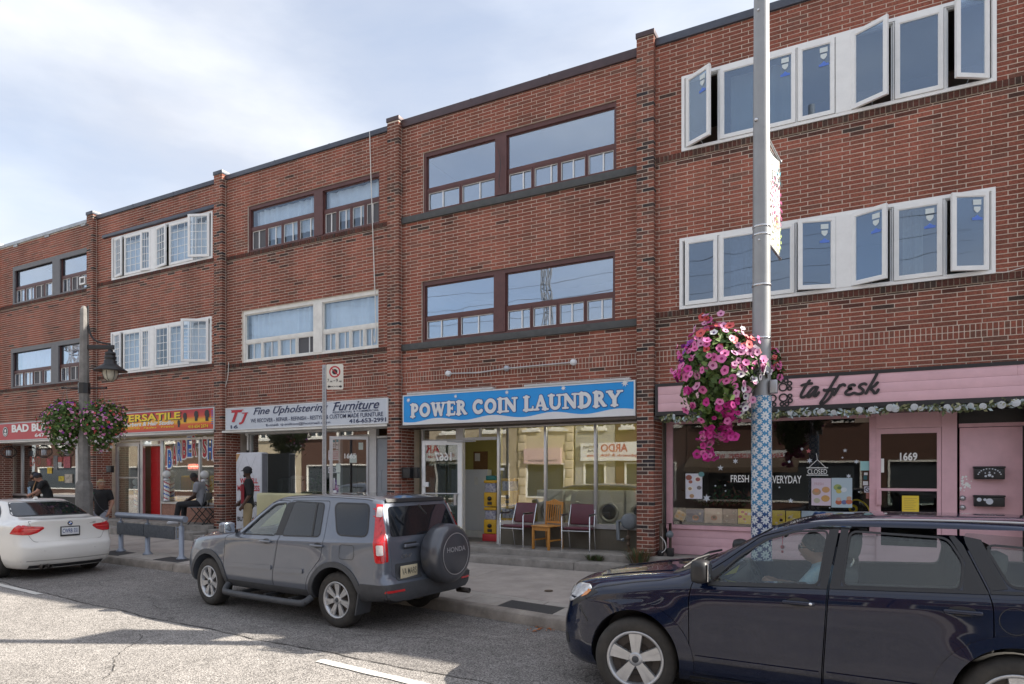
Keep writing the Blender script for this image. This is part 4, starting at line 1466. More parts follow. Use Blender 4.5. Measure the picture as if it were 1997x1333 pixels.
for k,(lx,ln) in enumerate(((-3.1,'left'),(-2.35,'second'),(-1.6,'third'),(-.85,'right'))):
 t = thing('washing_machine',f'white front loading washer at the back of the laundry, {["leftmost", "second from the left", "third from the left", "nearest the right wall"][k]}','washing machine',(lx,3.4,zl4),0,'washers in the laundry')
 mb = MB();mb.bbox(-.35,.35,-.35,.35,0,1.05,.02);mb.build('cabinet',M_SIGNW,t,True)
 mb = MB();mb.lathe([(.24,-.37),(.24,-.35),(.17,-.35),(.17,-.37)],20,(0,0,.55),'Y',close=True);mb.build('door_ring',M_ALU,t,True)
 mb = MB();mb.lathe([(0,-.36),(.17,-.355)],20,(0,0,.55),'Y');mb.build('door_glass',M_BLACK,t,True)
def strip_light(label,x0,x1,y,z,rz=0):
 t = thing('ceiling_light',label,'light',((x0+x1)/2,y,z))
 mb = MB();mb.box(x0,x1,y - .06,y+.06,z,z+.05);mb.build('housing',M_SIGNW,t)
 mb = MB();mb.tube([(x0+.03,y,z - .02),(x1 - .03,y,z - .02)],.018,8);mb.build('tube',mat('lit_tube',(1,.95,.8),0.5,emit=(1,.86,.58),estr=26.0),t)
strip_light('lit fluorescent strip on the laundry ceiling by the right pane',-1.4,.0 - .1,1.5,3.12)
strip_light('lit fluorescent strip deep inside the laundry',-3.6,-2.4,3.0,3.12)
# number sticker
decal(W4,'window_sticker',xs(975),xs(983),zat(979,917),zat(979,912),YS+.004,M_LETW)
# ---------- pink cafe front
zl5 = 0.457
zh5 = SG5.location.z+.0
xw0,xw1 = xs(1306),xs(1703)
zs5 = zat(1314,1020);zb5 = zat(1314,1030)
mb = MB()
soffit(U5,PX[4]+PIERW+.003,PX[5] - .003,zh5 - .052,M_BLACK)
W5 = glazed_front(U5,[xw0,xw1],zb5,zh5 - .06,M_PINKD,w=.11,sill=.07,head=.05,glass=M_CAFEG)
mb = MB()
zc = [zl5+.005,zl5+.16,zl5+.31,zb5 - .004]
for k in range(3):
 mb2 = MB();mb2.bbox(xw0 - .05,xw1+.05,YS+.005+.001*k,YS+.1,zc[k]+.001,zc[k+1] - .001,.003);mb2.build('pink_board',M_PINK,U5)
# door
dx0,dx1 = xs(1709),xs(1836)
zd = zat(1720,836)
mb = MB()
mb.box(xw1+.055,dx0,YS - .03,YS+.08,zl5,zh5 - .05);mb.box(dx1,xs(1866),YS - .03,YS+.08,zl5,zh5 - .05)
mb.box(dx0,dx1,YS - .02,YS+.07,zd+.01,zh5 - .05)
mb.box(dx0,dx1,YS - .028,YS+.05,zd+.005,zd+.05)
FR5 = mb.build('door_frame',M_PINK,U5)
gx0,gx1 = xs(1717),xs(1828);gz0,gz1 = zat(1717,1009),zat(1717,846)
D5,DX5 = leaf_door(U5,'glazed_door',dx1 - dx0 - .01,zl5+.02,zd,M_PINK,M_CAFEG,(dx0+.005,YS),0,mid=zat(1720,954),fw=(gx0 - dx0,dx1 - gx1,.30,zd - gz1))
mb = MB();mb.bbox(dx0+.0,dx0+.07,YS - .06,YS - .023,zat(1710,984),zat(1710,953),.005);mb.build('handle_plate',M_PINKD,D5)
mb = MB();put_text(mb,'1669',xs(1755),xs(1789),zat(1772,898),zat(1772,882),YS - .006,.03,thick=.002);mb.build('door_number',M_LETW,D5)
mb = MB();mb.wrect(xs(1759),xs(1792),zat(1760,1001),zat(1760,966),YS - .0065);o_ = mb.build('yellow_notice',mat('yellow_paper',(0.80,0.58,0.06),0.8),D5)
mb = MB()
for k in range(7):
 z_ = zat(1760,971+3.6*k);mb.wrect(xs(1763),xs(1788 - (k*5 % 9)),z_ - .004,z_,YS - .0085)
mb.build('notice_text',mat('grey_ink',(0.25,0.2,0.1),0.8),D5)
decal(D5,'door_sticker',xs(1718),xs(1724),zat(1720,921),zat(1720,894),YS - .006,M_LETW)
# plain pink door at the right
mb = MB()
px0 = xs(1870)
mb.bbox(px0+.01,PX[5] - .06,YS - .002,YS+.05,zl5+.02,zat(1872,834),.004)
PD = mb.build('plain_door',M_PINK,U5)
mb = MB();mb.box(px0,PX[5],YS - .03,YS+.05,zat(1872,833),zat(1872,826));mb.build('door_head',M_PINKD,U5)
mb = MB();mb.box(px0,PX[5],YS+.02,YS+.06,zat(1872,826),zh5 - .05);mb.build('black_transom',M_BLACK,U5)
mb = MB()
for py in (971,989): mb.lathe([(0,-.045),(.028,-.045),(.03,-.02),(.042,-.012),(.042,0)],14,(xs(1877),YS,zat(1877,py)),'Y')
mb.build('door_lock',M_ALU,PD)
mb = MB()
rr = random.Random(5)
for k in range(26):
 disc(mb,xs(1880)+rr.gauss(0,.035),zat(1880,944)+rr.gauss(0,.05),rr.uniform(.008,.02),YS - .004 - .0001*k,8)
mb.build('worn_sticker',M_LETW,PD)
def mailbox(label,px,py0,py1,pw,y,sticker):
 t = thing('mailbox',label,'mailbox',(xs(px,y),y,zat(px,py1,y)),0,'mailboxes beside the shop doors')
 x_,x2 = xs(px,y - .1),xs(px+pw,y - .1);z_,z2 = zat(px,py1,y - .1),zat(px,py0,y - .1)
 mb = MB();mb.bbox(x_,x2,y - .1,y - .001,z_,z2 - .03,.008);mb.build('box_body',M_BLACK,t)
 mb = MB();mb.bbox(x_ - .008,x2+.008,y - .108,y - .001,z2 - .028,z2,.006);mb.build('lid',M_BLACK,t)
 if sticker:
  mb = MB();cx = (x_+x2)/2
  if sticker == 1:
   for k in range(11):
    a = R(15+150*k/10);disc(mb,cx+.14*math.cos(a),z_+.045+.11*math.sin(a),.010,y - .1015,8)
   for a,b,r in ((0,.06,.022),(.035,.04,.014),(-.045,.045,.016),(.0,.10,.012),(-.05,.09,.009),(.06,.09,.009)): disc(mb,cx+a,z_+b,r,y - .1017,10)
  else:
   disc(mb,cx,z_+.075,.045,y - .1015,14);disc(mb,x_+.06,z_+.10,.03,y - .1015,10);disc(mb,x_+.13,z_+.10,.02,y - .1015,10)
  mb.build('sticker',M_SIGNG,t)
 return t
mailbox('upper black mailbox on the pink door, with a dotted arc',1900,909,934,60,YS - .005,1)
mailbox('lower black mailbox on the pink door, with a round sticker',1900,965,987,60,YS - .005,2)
# display in the cafe window
M_SHELF = mat('dark_shelf',(0.05,0.04,0.04),0.8)
sh = thing('display_shelf','dark shelf along the bottom of the cafe window','shelf',(xw0+.1,.5,zs5))
mb = MB();mb.box(xw0+.08,xw1 - .08,YS+.05,YS+.75,zs5 - .02,zs5+.02);mb.build('shelf_board',M_SHELF,sh)
def art_mat(name,base,blobs):
 return mat(name,base,0.5,noise=0.6,nscale=blobs[1],col2=blobs[0])
def pastry_box(label,pa,pb,top,bot,bg_c,blob_c,rot=0,kind=0):
 y = YS+.10
 x_,x2 = xs(pa,y),xs(pb,y);z_,z2 = zs5+.022,zat((pa+pb)/2,top,y)
 t = thing('pastry_box',label,'box',((x_+x2)/2,y,z_),0,'printed boxes in the cafe window')
 cx,cz = (x_+x2)/2,(z_+z2)/2
 mb = MB();mb.X = Matrix.Translation((cx,y,cz)) @ Matrix.Rotation(rot,4,'Y')
 w2,h2 = (x2 - x_)/2,(z2 - z_)/2
 if rot: w2 *= .72;h2 *= .72
 mb.bbox(-w2,w2,0,.06,-h2,h2,.004);mb.build('carton',mat('carton_'+str(kind),bg_c,0.5,noise=0.15,nscale=9),t)
 a = MB();a.X = mb.X
 rr = random.Random(kind)
 def D(x,z,r,n=14): a.add([(x+r*math.cos(2*math.pi*j/n),-.003,z+r*.8*math.sin(2*math.pi*j/n)) for j in range(n)],[tuple(range(n))],False)
 if kind == 1:
  for sx in (-.45,.45):
   for sz in (-.45,.45): D(sx*w2,sz*h2,.33*w2)
 elif kind in (2,3):
  D(.1*w2,-.3*h2,.38*w2);a.cur = 1;D(.1*w2,-.2*h2,.22*w2);D(.6*w2,.35*h2,.16*w2);a.cur = 0
 else:
  for k in range(7): a.cur = k % 2;D(rr.uniform(-.7,.7)*w2,rr.uniform(-.7,.7)*h2,rr.uniform(.1,.3)*w2)
 a.build('print',[mat('print_a%d' % kind,blob_c,.5),mat('print_b%d' % kind,(0.62,0.5,0.38),.5)],t)
pastry_box('square tart box tilted on its corner in the cafe window',1313,1340,993,1020,(0.55,0.36,0.20),(0.58,0.30,0.06),R(28),1)
pastry_box('navy box printed with an orange bowl in the cafe window',1338,1372,993,1020,(0.05,0.06,0.13),(0.52,0.15,0.05),0,2)
pastry_box('beige box printed with a dessert in the cafe window',1374,1408,991,1018,(0.58,0.40,0.31),(0.42,0.14,0.07),0,3)
pastry_box('brown tweed patterned box in the cafe window',1410,1437,992,1020,(0.27,0.17,0.13),(0.36,0.25,0.2),0,4)
pastry_box('yellow box with red and blue figures in the cafe window',1439,1466,992,1022,(0.66,0.46,0.07),(0.5,0.08,0.07),0,5)
pastry_box('yellow flat box just right of the daisy pole in the cafe window',1506,1531,995,1020,(0.66,0.46,0.07),(0.5,0.27,0.2),0,6)
pastry_box('yellow box second right of the daisy pole in the cafe window',1533,1561,996,1020,(0.68,0.48,0.08),(0.6,0.5,0.3),0,7)
pastry_box('pale blue and white banner box at the window end',1563,1660,997,1020,(0.55,0.62,0.72),(0.06,0.16,0.5),0,8)
def poster(label,pa,pb,top,bot,y,m,blobs,head=None):
 x_,x2,z_,z2 = rect(pa,top,bot,pb,y)
 t = thing('poster',label,'poster',(x_,y,z_),0,'posters in the shop windows')
 mb = MB();mb.box(x_,x2,y,y+.004,z_,z2);mb.build('paper',m,t)
 mats,a = [],MB()
 for (u,v,r,c) in blobs:
  k = len(mats);mats.append(mat('blob_%02d%02d%02d' % tuple(int(q*99) for q in c),c,.6))
  a.cur = k
  W2,H2 = x2 - x_,z2 - z_
  n = 14
  rr_ = r*min(W2,H2)
  yy_ = y - .0015 - .0004*k
  a.add([(x_+u*W2+rr_*math.cos(2*math.pi*j/n),yy_,z_+v*H2+rr_*.85*math.sin(2*math.pi*j/n)) for j in range(n)],[tuple(range(n))],False)
 if a.v: a.build('print',mats,t)
 if head:
  for (s_,u0,u1,v0,v1,m2) in head:
   q = MB();put_text(q,s_,x_+u0*(x2 - x_),x_+u1*(x2 - x_),z_+v0*(z2 - z_),z_+v1*(z2 - z_),y,.01,thick=.003)
   q.build('lettering',m2,t)
 return t
M_PAPER = mat('white_poster',(0.66,0.66,0.72),0.6)
rust,tan,crm = (0.30,0.10,0.07),(0.45,0.28,0.15),(0.75,0.72,0.66)
poster('white poster of small pastries at the left of the cafe window',1337,1369.5,923,972,YS - .002,M_PAPER,[(.2,.84,.19,rust),(.3,.67,.12,(.36,.14,.10)),(.74,.77,.22,crm),(.74,.77,.14,(.35,.10,.09)),(.27,.40,.18,crm),(.27,.40,.11,(.4,.27,.16)),(.82,.44,.14,(.2,.18,.18)),(.38,.11,.14,tan),(.95,.97,.18,(.12,.28,.28))])
poster('pinkish poster of breads headed FRESH in the cafe window',1582.5,1620.5,932,985,YS - .002,mat('lilac_poster',(0.60,0.50,0.58),.6),[(.26,.50,.23,(.40,.26,.16)),(.26,.55,.13,(.55,.25,.12)),(.74,.58,.20,(.50,.28,.12)),(.28,.18,.17,(.42,.40,.30)),(.72,.26,.22,(.52,.30,.10))],[('FRESH',.15,.62,.74,.84,mat('muted_pink_ink',(.5,.33,.38),.6))])
poster('blue green poster of iced drinks in the cafe window',1621.5,1662,931.5,989,YS - .002,mat('aqua_poster',(0.42,0.52,0.58),.6),[(.30,.68,.20,(.30,.36,.12)),(.36,.55,.14,(.5,.42,.10)),(.38,.66,.10,(.12,.2,.08)),(.35,.18,.16,(.45,.12,.06)),(.35,.28,.12,(.55,.40,.35)),(.62,.18,.14,(.12,.14,.30)),(.85,.20,.16,(.48,.14,.08)),(.85,.32,.12,(.5,.3,.2)),(.60,.60,.15,(.6,.66,.70))])
# window lettering and stars
mb = MB()
put_text(mb,'FRESH',xs(1425),xs(1460.5),zat(1425,940),zat(1425,926),YS+.004,.01,thick=.002)
put_text(mb,'MADE',xs(1468),xs(1496),zat(1470,940),zat(1470,926),YS+.004,.01,thick=.002)
put_text(mb,'EVERYDAY',xs(1501),xs(1563),zat(1500,942),zat(1500,927),YS+.004,.01,thick=.002)
mb.build('window_lettering',M_LETW,W5)
def star(mb,px,py,r,n=5,inner=.42,y=YS+.003):
 x,z = xs(px),zat(px,py)
 vs = [(x+(r if j % 2 == 0 else r*inner)*math.sin(math.pi*j/n),y,z+(r if j % 2 == 0 else r*inner)*math.cos(math.pi*j/n)) for j in range(2*n)]+[(x,y,z)]
 mb.add(vs,[(j,(j+1) % (2*n),2*n) for j in range(2*n)],False)
mb = MB()
for (px,py,r,n) in ((1405,912,.055,5),(1378,971,.075,6),(1434,899,.05,6),(1579,898,.05,6),(1542,976,.045,5),(1648,878,.035,5),(1670,900,.04,6),(1655,928,.04,6),(1539,900,.03,5),(1395,947,.02,5),(1414,946,.02,5),(1520,950,.02,5),(1415,957,.018,5),(1564,875,.03,4),(1643,892,.02,4),(1618,990,.015,5),(1675,959,.015,5)):
 star(mb,px,py,r,n)
mb.build('star_sticker',M_SIGNG,W5)
mb = MB();star(mb,1577,879,.045,5);mb.build('red_star_sticker',mat('faded_red',(.45,.12,.13),.6),W5)
cs = thing('closed_sign','hanging CLOSED sign with white bars in the cafe window','sign',(xs(1594),YS,zat(1594,925)))
mb = MB()
put_text(mb,'CLOSED',xs(1575),xs(1613),zat(1575,924),zat(1575,914.5),YS - .002,.0,thick=.003)
for py in (912,926):
 mb.wrect(xs(1573),xs(1615),zat(1573,py) - .006,zat(1573,py)+.006,YS - .004)
mb.build('lettering',M_LETW,cs)
mb = MB()
for a,b in (((1578,911),(1594,896)),((1610,911),(1594,896)),((1594,896),(1592,884))):
 stroke(mb,[(xs(a[0]),zat(*a)),(xs(b[0]),zat(*b))],.008,YS - .003,0)
mb.build('cord',M_LETW,cs)
for k,(pa,pb,t_,b_,c) in enumerate(((1678,1698,899,917,(.30,.55,.55)),(1685,1692,921,926,(.6,.62,.62)),(1684,1691,927,935,(.02,.10,.12)),(1683,1693,938,946,(.55,.55,.57)),(1685.5,1698,948,960,(.50,.50,.58)),(1689,1697,960,972,(.3,.12,.10)),(1667,1699,814,824,(.33,.28,.22)))):
 decal(W5,'window_sticker',xs(pa),xs(pb),zat(pa,b_),zat(pa,t_),YS+.004+.0002*k,mat('sticker_%d' % k,c,.5))
mb = MB();ring(mb,xs(1692),zat(1692,954),.03,.04,YS+.0030);stroke(mb,[(xs(1688.5),zat(1690,951)),(xs(1695.5),zat(1690,957))],.01,YS+.0028,0);mb.build('no_smoking_ring',M_INK,W5)
# toy-like yellow lamp and hanging things inside the cafe
t = thing('yellow_lamp','yellow desk lamp with an arched neck in the cafe window','lamp',(xs(1665,.75),.75,zs5+.02))
mb = MB();P = [wall(a,b,.75) for a,b in ((1664,990),(1658,982),(1662,976),(1675,975),(1690,985),(1697,1000))]
mb.tube(spline(P,5),.012,8);mb.build('neck',M_YEL,t)
mb = MB();mb.ball(wall(1664,992,.75),.07,12,8);mb.build('head',M_YEL,t)
mb = MB();mb.ball(wall(1664,992,.69),.035,10,6);mb.build('lens',M_BLACK,t)
t = thing('potted_plant','leafy red and green plant behind the cafe window','plant',(xs(1420,.9),.9,zs5+.02))
mb = MB()
rr = random.Random(8)
for k in range(260):
 c = wall(1420,985,.9)+Vector((rr.gauss(0,.30),rr.gauss(0,.12),abs(rr.gauss(0,.16))))
 d = Vector((rr.gauss(0,1),rr.gauss(0,1),rr.gauss(0,1))).normalized()*.05;e = Vector((rr.gauss(0,1),rr.gauss(0,1),rr.gauss(0,1))).normalized()*.025
 mb.cur = k % 3 == 0
 mb.quad(c - d,c+e,c+d,c - e)
o_ = mb.build('foliage',[mat('dark_leaf',(.03,.07,.02),.6),mat('reddish_leaf',(.14,.05,.03),.6)],t,fix=False)
mb = MB();mb.lathe([(0,0),(.12,0),(.15,.2),(.13,.2),(0,.18)],16,(xs(1420,.9),.9,zs5+.02));mb.build('pot',M_BROWN,t)
# ---------- upholsterer
zl3 = 0.50
zh3 = zat(620,842)
soffit(U3,PX[2]+PIERW+.003,PX[3] - .003,SG3.location.z - .055,M_OFFW)
a3 = [xs(489),xs(640),xs(663)]
W3 = glazed_front(U3,[a3[0],a3[2]],zl3+.45,zh3+.06,M_ALUP,w=.05)
mb = MB();mb.box(a3[0] - .02,a3[2]+.02,YS,YS+.1,zl3,zl3+.448);mb.build('stall_riser',mat('grey_tile',(.22,.21,.2),.6,noise=.2),U3)
mb = MB()
e0,e1,e2,e3 = xs(663),xs(721),xs(735),xs(757)
zd3 = zat(690,852)
mb.box(e0 - .02,e0+.03,YS - .02,YS+.06,zl3,zh3+.05);mb.box(e1,e2,YS - .03,YS+.08,zl3,zh3+.05)
mb.box(e0+.03,e1,YS - .015,YS+.05,zd3,zd3+.05);mb.box(e0+.03,e1,YS - .015,YS+.05,zh3 - .01,zh3+.05)
mb.box(e2,e3+.1,YS - .015,YS+.05,zat(740,854) ,zat(740,854)+.05)
FR3 = mb.build('door_frame',M_ALUP,U3)
pane('transom_pane',FR3,e0+.03,e1,zd3+.05,zh3 - .01,YS+.01,M_SHOPG)
D3,DX3 = leaf_door(U3,'open_door',.86,zl3+.02,zd3,M_ALU,M_SHOPG,(e1 - .01,YS - .03),R(180+38),fw=(.05,.07,.14,.07),mid=zl3+.95)
mb = MB();mb.X = DX3;mb.bbox(.70,.78,.025,.09,zl3+.72,zl3+1.02,.01);mb.bbox(.74,.77,.025,.07,zl3+1.05,zl3+1.3,.006);mb.build('handle_plate',M_ALU,D3)
mb = MB();mb.X = DX3
vs_,fs_ = text_geo('1665',.02);ax_ = max(v[0] for v in vs_)
mb.add([(.56 - v[0]/ax_*.28,.012,zd3 - .50+v[1]*.16) for v in vs_],fs_,False)
mb.build('door_number',M_LETW,D3)
for (a,b,c,d) in ((.62,.72,.62,.82),(.63,.70,.84,1.1),(.12,.22,.14,.3),(.26,.42,.60,.42)):
 mb = MB();mb.X = DX3;mb.wrect(a,b,zd3 - max(c,d),zd3 - min(c,d),.010);mb.build('door_sticker',mat('pale_sticker',(.5,.55,.5),.6),D3)
mb = MB();mb.bbox(e2+.01,e3+.1,YS,YS+.05,zl3+.02,zat(740,855),.004)
SD = mb.build('steel_door',mat('grey_blue_door',(.26,.28,.31),.5,noise=.06),U3)
mb = MB()
for (z_a,z_b) in ((.15,.85),(1.0,1.5)):
 mb.frect(e2+.12,e3+.05,zl3+z_a,zl3+z_b,.02,YS - .008,YS+.001)
mb.build('door_panel',mat('grey_blue_door',(.26,.28,.31),.5),SD)
mb = MB();mb.ball((e2+.08,YS - .05,zl3+.95),.03,10,8);mb.build('door_knob',M_ALU,SD)
mb = MB();mb.box(e2+.30,e3+.05,YS - .006,YS,zl3+1.55,zl3+1.75);mb.build('door_pane',M_BLACK,SD)
mb = MB();mb.bbox(xs(747,.0),xs(757,.0)+.05,.0,.2,zh3+.02,zh3+.12,.01);tag(mb.build('alarm_box',M_OFFW),'beige box under the right end of the upholstery sign','alarm box')
t = thing('security_camera','white security camera on a post at the upholstery window edge','camera',(xs(487),.3,zat(487,850)))
mb = MB();mb.ball((xs(487),.33,zat(487,846)),.05,10,8);mb.build('dome',M_LETW,t)
mb = MB();mb.tube([(xs(487),.36,zat(487,848)),(xs(487),.36,zat(487,878))],.025,8);mb.build('bracket',M_LETW,t)
# posters on the upholstery window
poster('white notice with a blue band, left one of two by the upholstery door',643,654,855,874,YS - .004,M_PAPER,[],[('BUY',.15,.85,.30,.45,M_INK),('MORE',.15,.85,.1,.25,M_INK),('-',.05,.95,.62,.85,mat('teal_ink',(.05,.3,.4),.6))])
poster('white notice with a blue band, right one of two by the upholstery door',655,664,853,876,YS - .004,M_PAPER,[],[('-',.05,.95,.62,.85,mat('teal_ink',(.05,.3,.4),.6)),('Buy',.1,.9,.3,.45,M_INK)])
poster('white workshop notice with dark red capitals by the upholstery door',640.5,664,878,897,YS - .006,M_PAPER,[],[('OUR CUSTOM',.06,.97,.78,.92,M_REDI),('FURNITURE &',.06,.97,.56,.70,M_REDI),('REFINISHING',.06,.97,.34,.48,M_REDI),('WORKSHOP',.1,.9,.1,.26,M_REDI)])
poster('OPEN notice with black capitals in the upholstery window',640,658,910,922,YS - .006,M_PAPER,[],[('OPEN',.04,.96,.12,.8,M_INK)])
poster('purple poster in the bottom corner of the upholstery window',648,664,935,962,YS - .006,mat('purple_poster',(.16,.06,.28),.6),[(.5,.4,.3,(.45,.12,.3)),(.6,.5,.16,(.6,.4,.6)),(.4,.75,.12,(.4,.3,.6))])
# things seen in the upholstery window
def armchair(label,px,y,w,m,hb=.95,zs_=zl3+.35):
 x = xs(px,y)
 t = thing('armchair',label,'armchair',(x,y,zs_))
 mb = MB();mb.bbox(-w/2,w/2,-.35,.35,.1,.42,.06);mb.build('seat',m,t,True)
 mb = MB();mb.bbox(-w/2,w/2,.2,.42,.3,hb,.09)
 for k in range(6): mb.bbox(-w/2+.03+k*(w - .06)/6,-w/2+.03+(k+.92)*(w - .06)/6,.15,.25,.42,hb - .05,.03)
 mb.build('backrest',m,t,True)
 for s_ in (-1,1):
  mb = MB();mb.bbox(s_*w/2 - .09,s_*w/2+.09,-.35,.3,.1,.6,.06);mb.build('arm',m,t,True)
M_UPH = mat('grey_velvet',(.15,.16,.15),.9,noise=.2)
armchair('wide grey tufted armchair in the upholstery window',565,1.3,1.3,M_UPH)
armchair('striped grey armchair right of the window centre',608,1.1,.8,mat('striped_grey',(.2,.2,.2),.9,noise=.3,nscale=12))
t = thing('cushion','square pale cushion propped on the grey armchair','cushion',(xs(578,.85),.9,zl3+.9))
mb = MB();mb.bbox(-.22,.22,-.05,.05,-.1,.45,.045);mb.build('cover',mat('pale_linen',(.42,.38,.36),.9),t,True)
mb = MB();mb.frect(-.14,.14,-.02,.36,.008,-.057,-.04);mb.build('piping',M_BROWN,t,True)
t = thing('potted_plant','dark leafy plant behind the upholstery window post','plant',(xs(625,1.0),1.0,zl3))
mb = MB()
for k in range(300):
 c = Vector((xs(624,1.0)+rr.gauss(0,.16),1.0+rr.gauss(0,.12),zl3+.95+rr.gauss(0,.28)))
 d = Vector((rr.gauss(0,1),rr.gauss(0,1),rr.gauss(0,1))).normalized()*.07;e = d.cross(Vector((rr.gauss(0,1),rr.gauss(0,1),1))).normalized()*.025
 mb.quad(c - d,c+e,c+d,c - e)
mb.build('foliage',mat('dark_leaf',(.03,.07,.02),.6),t,fix=False)
mb = MB();mb.lathe([(0,0),(.15,0),(.2,.35),(.17,.35),(0,.3)],16,(xs(625,1.0),1.0,zl3));mb.build('pot',M_BLACK,t)
# mattress for sale and yellow board on the landing
t = thing('mattress','quilted white mattress with red and black lettering stood on end','mattress',(xs(468,-.1),-.1,zl3))
mx0,mx1 = xs(460,-.12),xs(509,-.12);mz1 = zat(480,882,-.12)
mb = MB();mb.bbox(mx0,mx1,-.12,.10,zl3+.005,mz1,.03)
n_ = len(mb.f)
mb.build('cover',mat('quilted_white',(.58,.59,.63),.8,noise=.08,nscale=5,bump=.5,bscale=7),t)
mb = MB();mb.box(mx1 - .012,mx1+.006,-.09,.07,zl3+.03,mz1 - .03);mb.build('side_band',mat('grey_border',(.19,.19,.21),.9,noise=.15),t)
mb = MB()
for k in range(-3,7):
 for s_ in (-1,1):
  pts = []
  for j in range(25):
   z_ = zl3+.1+(mz1 - zl3 - .2)*j/24
   xx = mx0+.15+s_*(z_ - zl3)*.55+k*.45 - (s_ < 0)*-.3
   if mx0+.03 < xx < mx1 - .03: pts.append((xx,z_))
  if len(pts) > 2: stroke(mb,pts,.008,-.1215,0)
mb.build('stitching',mat('stitch_grey',(.36,.37,.40),.8),t)
mb = MB();
put_text(mb,'WE SELL',mx0+.15,mx1 - .1,zat(470,942,-.12),zat(470,932,-.12),-.122,.03)
put_text(mb,'MATTRESS',mx0+.06,mx1 - .04,zat(470,957,-.12),zat(470,946,-.12),-.122,.03)
mb.build('red_lettering',M_REDI,t)
mb = MB()
put_text(mb,'DELIVER',mx0+.06,mx1 - .1,zat(470,987,-.12),zat(470,977,-.12),-.122,.03)
put_text(mb,'BUY NOW',mx0+.06,mx1 - .1,zat(470,1016,-.12),zat(470,1007,-.12),-.122,.03)
mb.build('black_lettering',M_INK,t)
mb = MB();mb.add([(mx0+.012,-.122,mz1 - .03),(mx0+.16,-.122,mz1 - .03),(mx0+.012,-.122,mz1 - .24)],[(0,1,2)],False);mb.build('corner_patch',mat('tan_patch',(.45,.26,.12),.8),t)
t = thing('headboard','pale yellow padded headboard leaning behind the grey car','headboard',(xs(520,-.25),-.2,step_z(-9)))
hz = zat(520,961,-.35)
mb = MB();mb.bbox(xs(500,-.35),xs(602,-.35),-.36,-.16,zl3+.004,hz,.05);mb.build('padding',mat('pale_yellow_vinyl',(.56,.52,.30),.5,noise=.06),t)
# ---------- barber
zl2 = 0.585
zh2 = zat(330,858)
soffit(U2,PX[1]+PIERW+.003,PX[2] - .003,SG2.location.z - .055,M_OFFW)
b0,b1,b2,b3,b4,b5 = xs(229),xs(277),xs(315.5),xs(319),xs(390),PX[2] - .03
zs2 = zat(330,982)
W2 = glazed_front(U2,[xs(317.5),b4,b5],zs2,zh2+.05,M_ALU,w=.06,sill=.06)
mb = MB();mb.box(b2 - .02,b5+.02,YS,YS+.1,zl2,zs2 - .002);mb.build('stall_riser',mat('pink_terrazzo',(.34,.17,.12),.6,noise=.3,nscale=25),U2)
mb = MB()
mb.box(b0 - .05,b0+.02,YS - .03,YS+.06,zl2,zh2+.05);mb.box(b1 - .06,b1+.06,YS - .02,YS+.06,zl2,zh2+.05)
mb.box(b0+.02,b1 - .06,YS - .015,YS+.05,zat(250,866),zat(250,863));mb.box(b1+.06,b2,YS - .015,YS+.05,zat(300,869),zat(300,866));mb.box(b0,b2,YS - .015,YS+.05,zh2,zh2+.05)
mb.box(b2 - .04,b2+.0,YS - .02,YS+.06,zl2,zh2)
FR2 = mb.build('door_frame',M_ALU,U2)
pane('transom_pane',FR2,b1+.06,b2 - .04,zat(300,866),zh2,YS+.01)
D2,DX2 = leaf_door(U2,'glass_door',b1 - b0 - .1,zl2+.02,zat(250,866),M_ALU,M_SHOPG,(b0+.02,YS - .02),0,fw=(.06,.06,.12,.06),mid=zat(250,931))
mb = MB();mb.bbox(b0+.05,b1 - .05,YS+.35,YS+.40,zl2,zat(250,870),.004);BD = mb.build('wooden_door',mat('brown_wood_door',(.10,.045,.02),.45,noise=.25,nscale=3,aniso=(8,8,.6)),U2)
mb = MB()
for (za_,zb_) in ((.15,.7),(.85,1.3),(1.42,1.85)):
 for s_ in (0,1):
  w_ = (b1 - b0 - .1)/2;mb.frect(b0+.09+s_*w_,b0+.03+(s_+1)*w_,zl2+za_,zl2+zb_,.025,YS+.338,YS+.352)
mb.build('door_moulding',mat('brown_wood_door',(.10,.045,.02),.45),BD)
mb = MB();mb.bbox(b1+.07,b2 - .02,YS+.22,YS+.27,zl2,zat(300,869),.004);RD = mb.build('red_door',mat('red_painted_door',(.50,.010,.014),.4,noise=.08),U2)
mb = MB()
for r_ in range(5):
 for s_ in (0,1):
  w_ = (b2 - b1 - .12)/2;mb.frect(b1+.10+s_*w_,b1+.06+(s_+1)*w_,zl2+.1+r_*.4,zl2+.45+r_*.4,.02,YS+.210,YS+.222)
mb.build('door_moulding',mat('red_painted_door',(.50,.010,.014),.4),RD)
# window lettering: arched BARBER SHOP
word = 'BARBER SHOP'
gx0_,gx1_ = xs(327),xs(433)
for k,ch in enumerate(word):
 if ch == ' ': continue
 u = k/(len(word) - .3)
 xa_ = gx0_+(gx1_ - gx0_)*u;w_ = (gx1_ - gx0_)/len(word)*.86
 zb_ = zat(330,912)+.34*math.sin(math.pi*min(u*.98+.02,1)) - .02;h_ = .50+.05*math.sin(math.pi*u)
 if xa_+w_ > b5: break
 wh,lt_ = MB(),MB();put_text(wh,ch,xa_ - .035,xa_+w_+.035,zb_ - .035,zb_+h_+.035,YS+.006,.06,thick=.001+.0002*k)
 put_text(lt_,ch,xa_,xa_+w_,zb_,zb_+h_,YS+.006,.03,thick=.006)
 q = lt_.build('letter',M_REDI if k % 2 else M_BLUEI,W2);wh.build('letter_outline',M_LETW,W2)
mb = MB();put_text(mb,'OPEN',xs(364),xs(383),zat(370,914),zat(370,905),YS+.05,.02,.2,thick=.004)
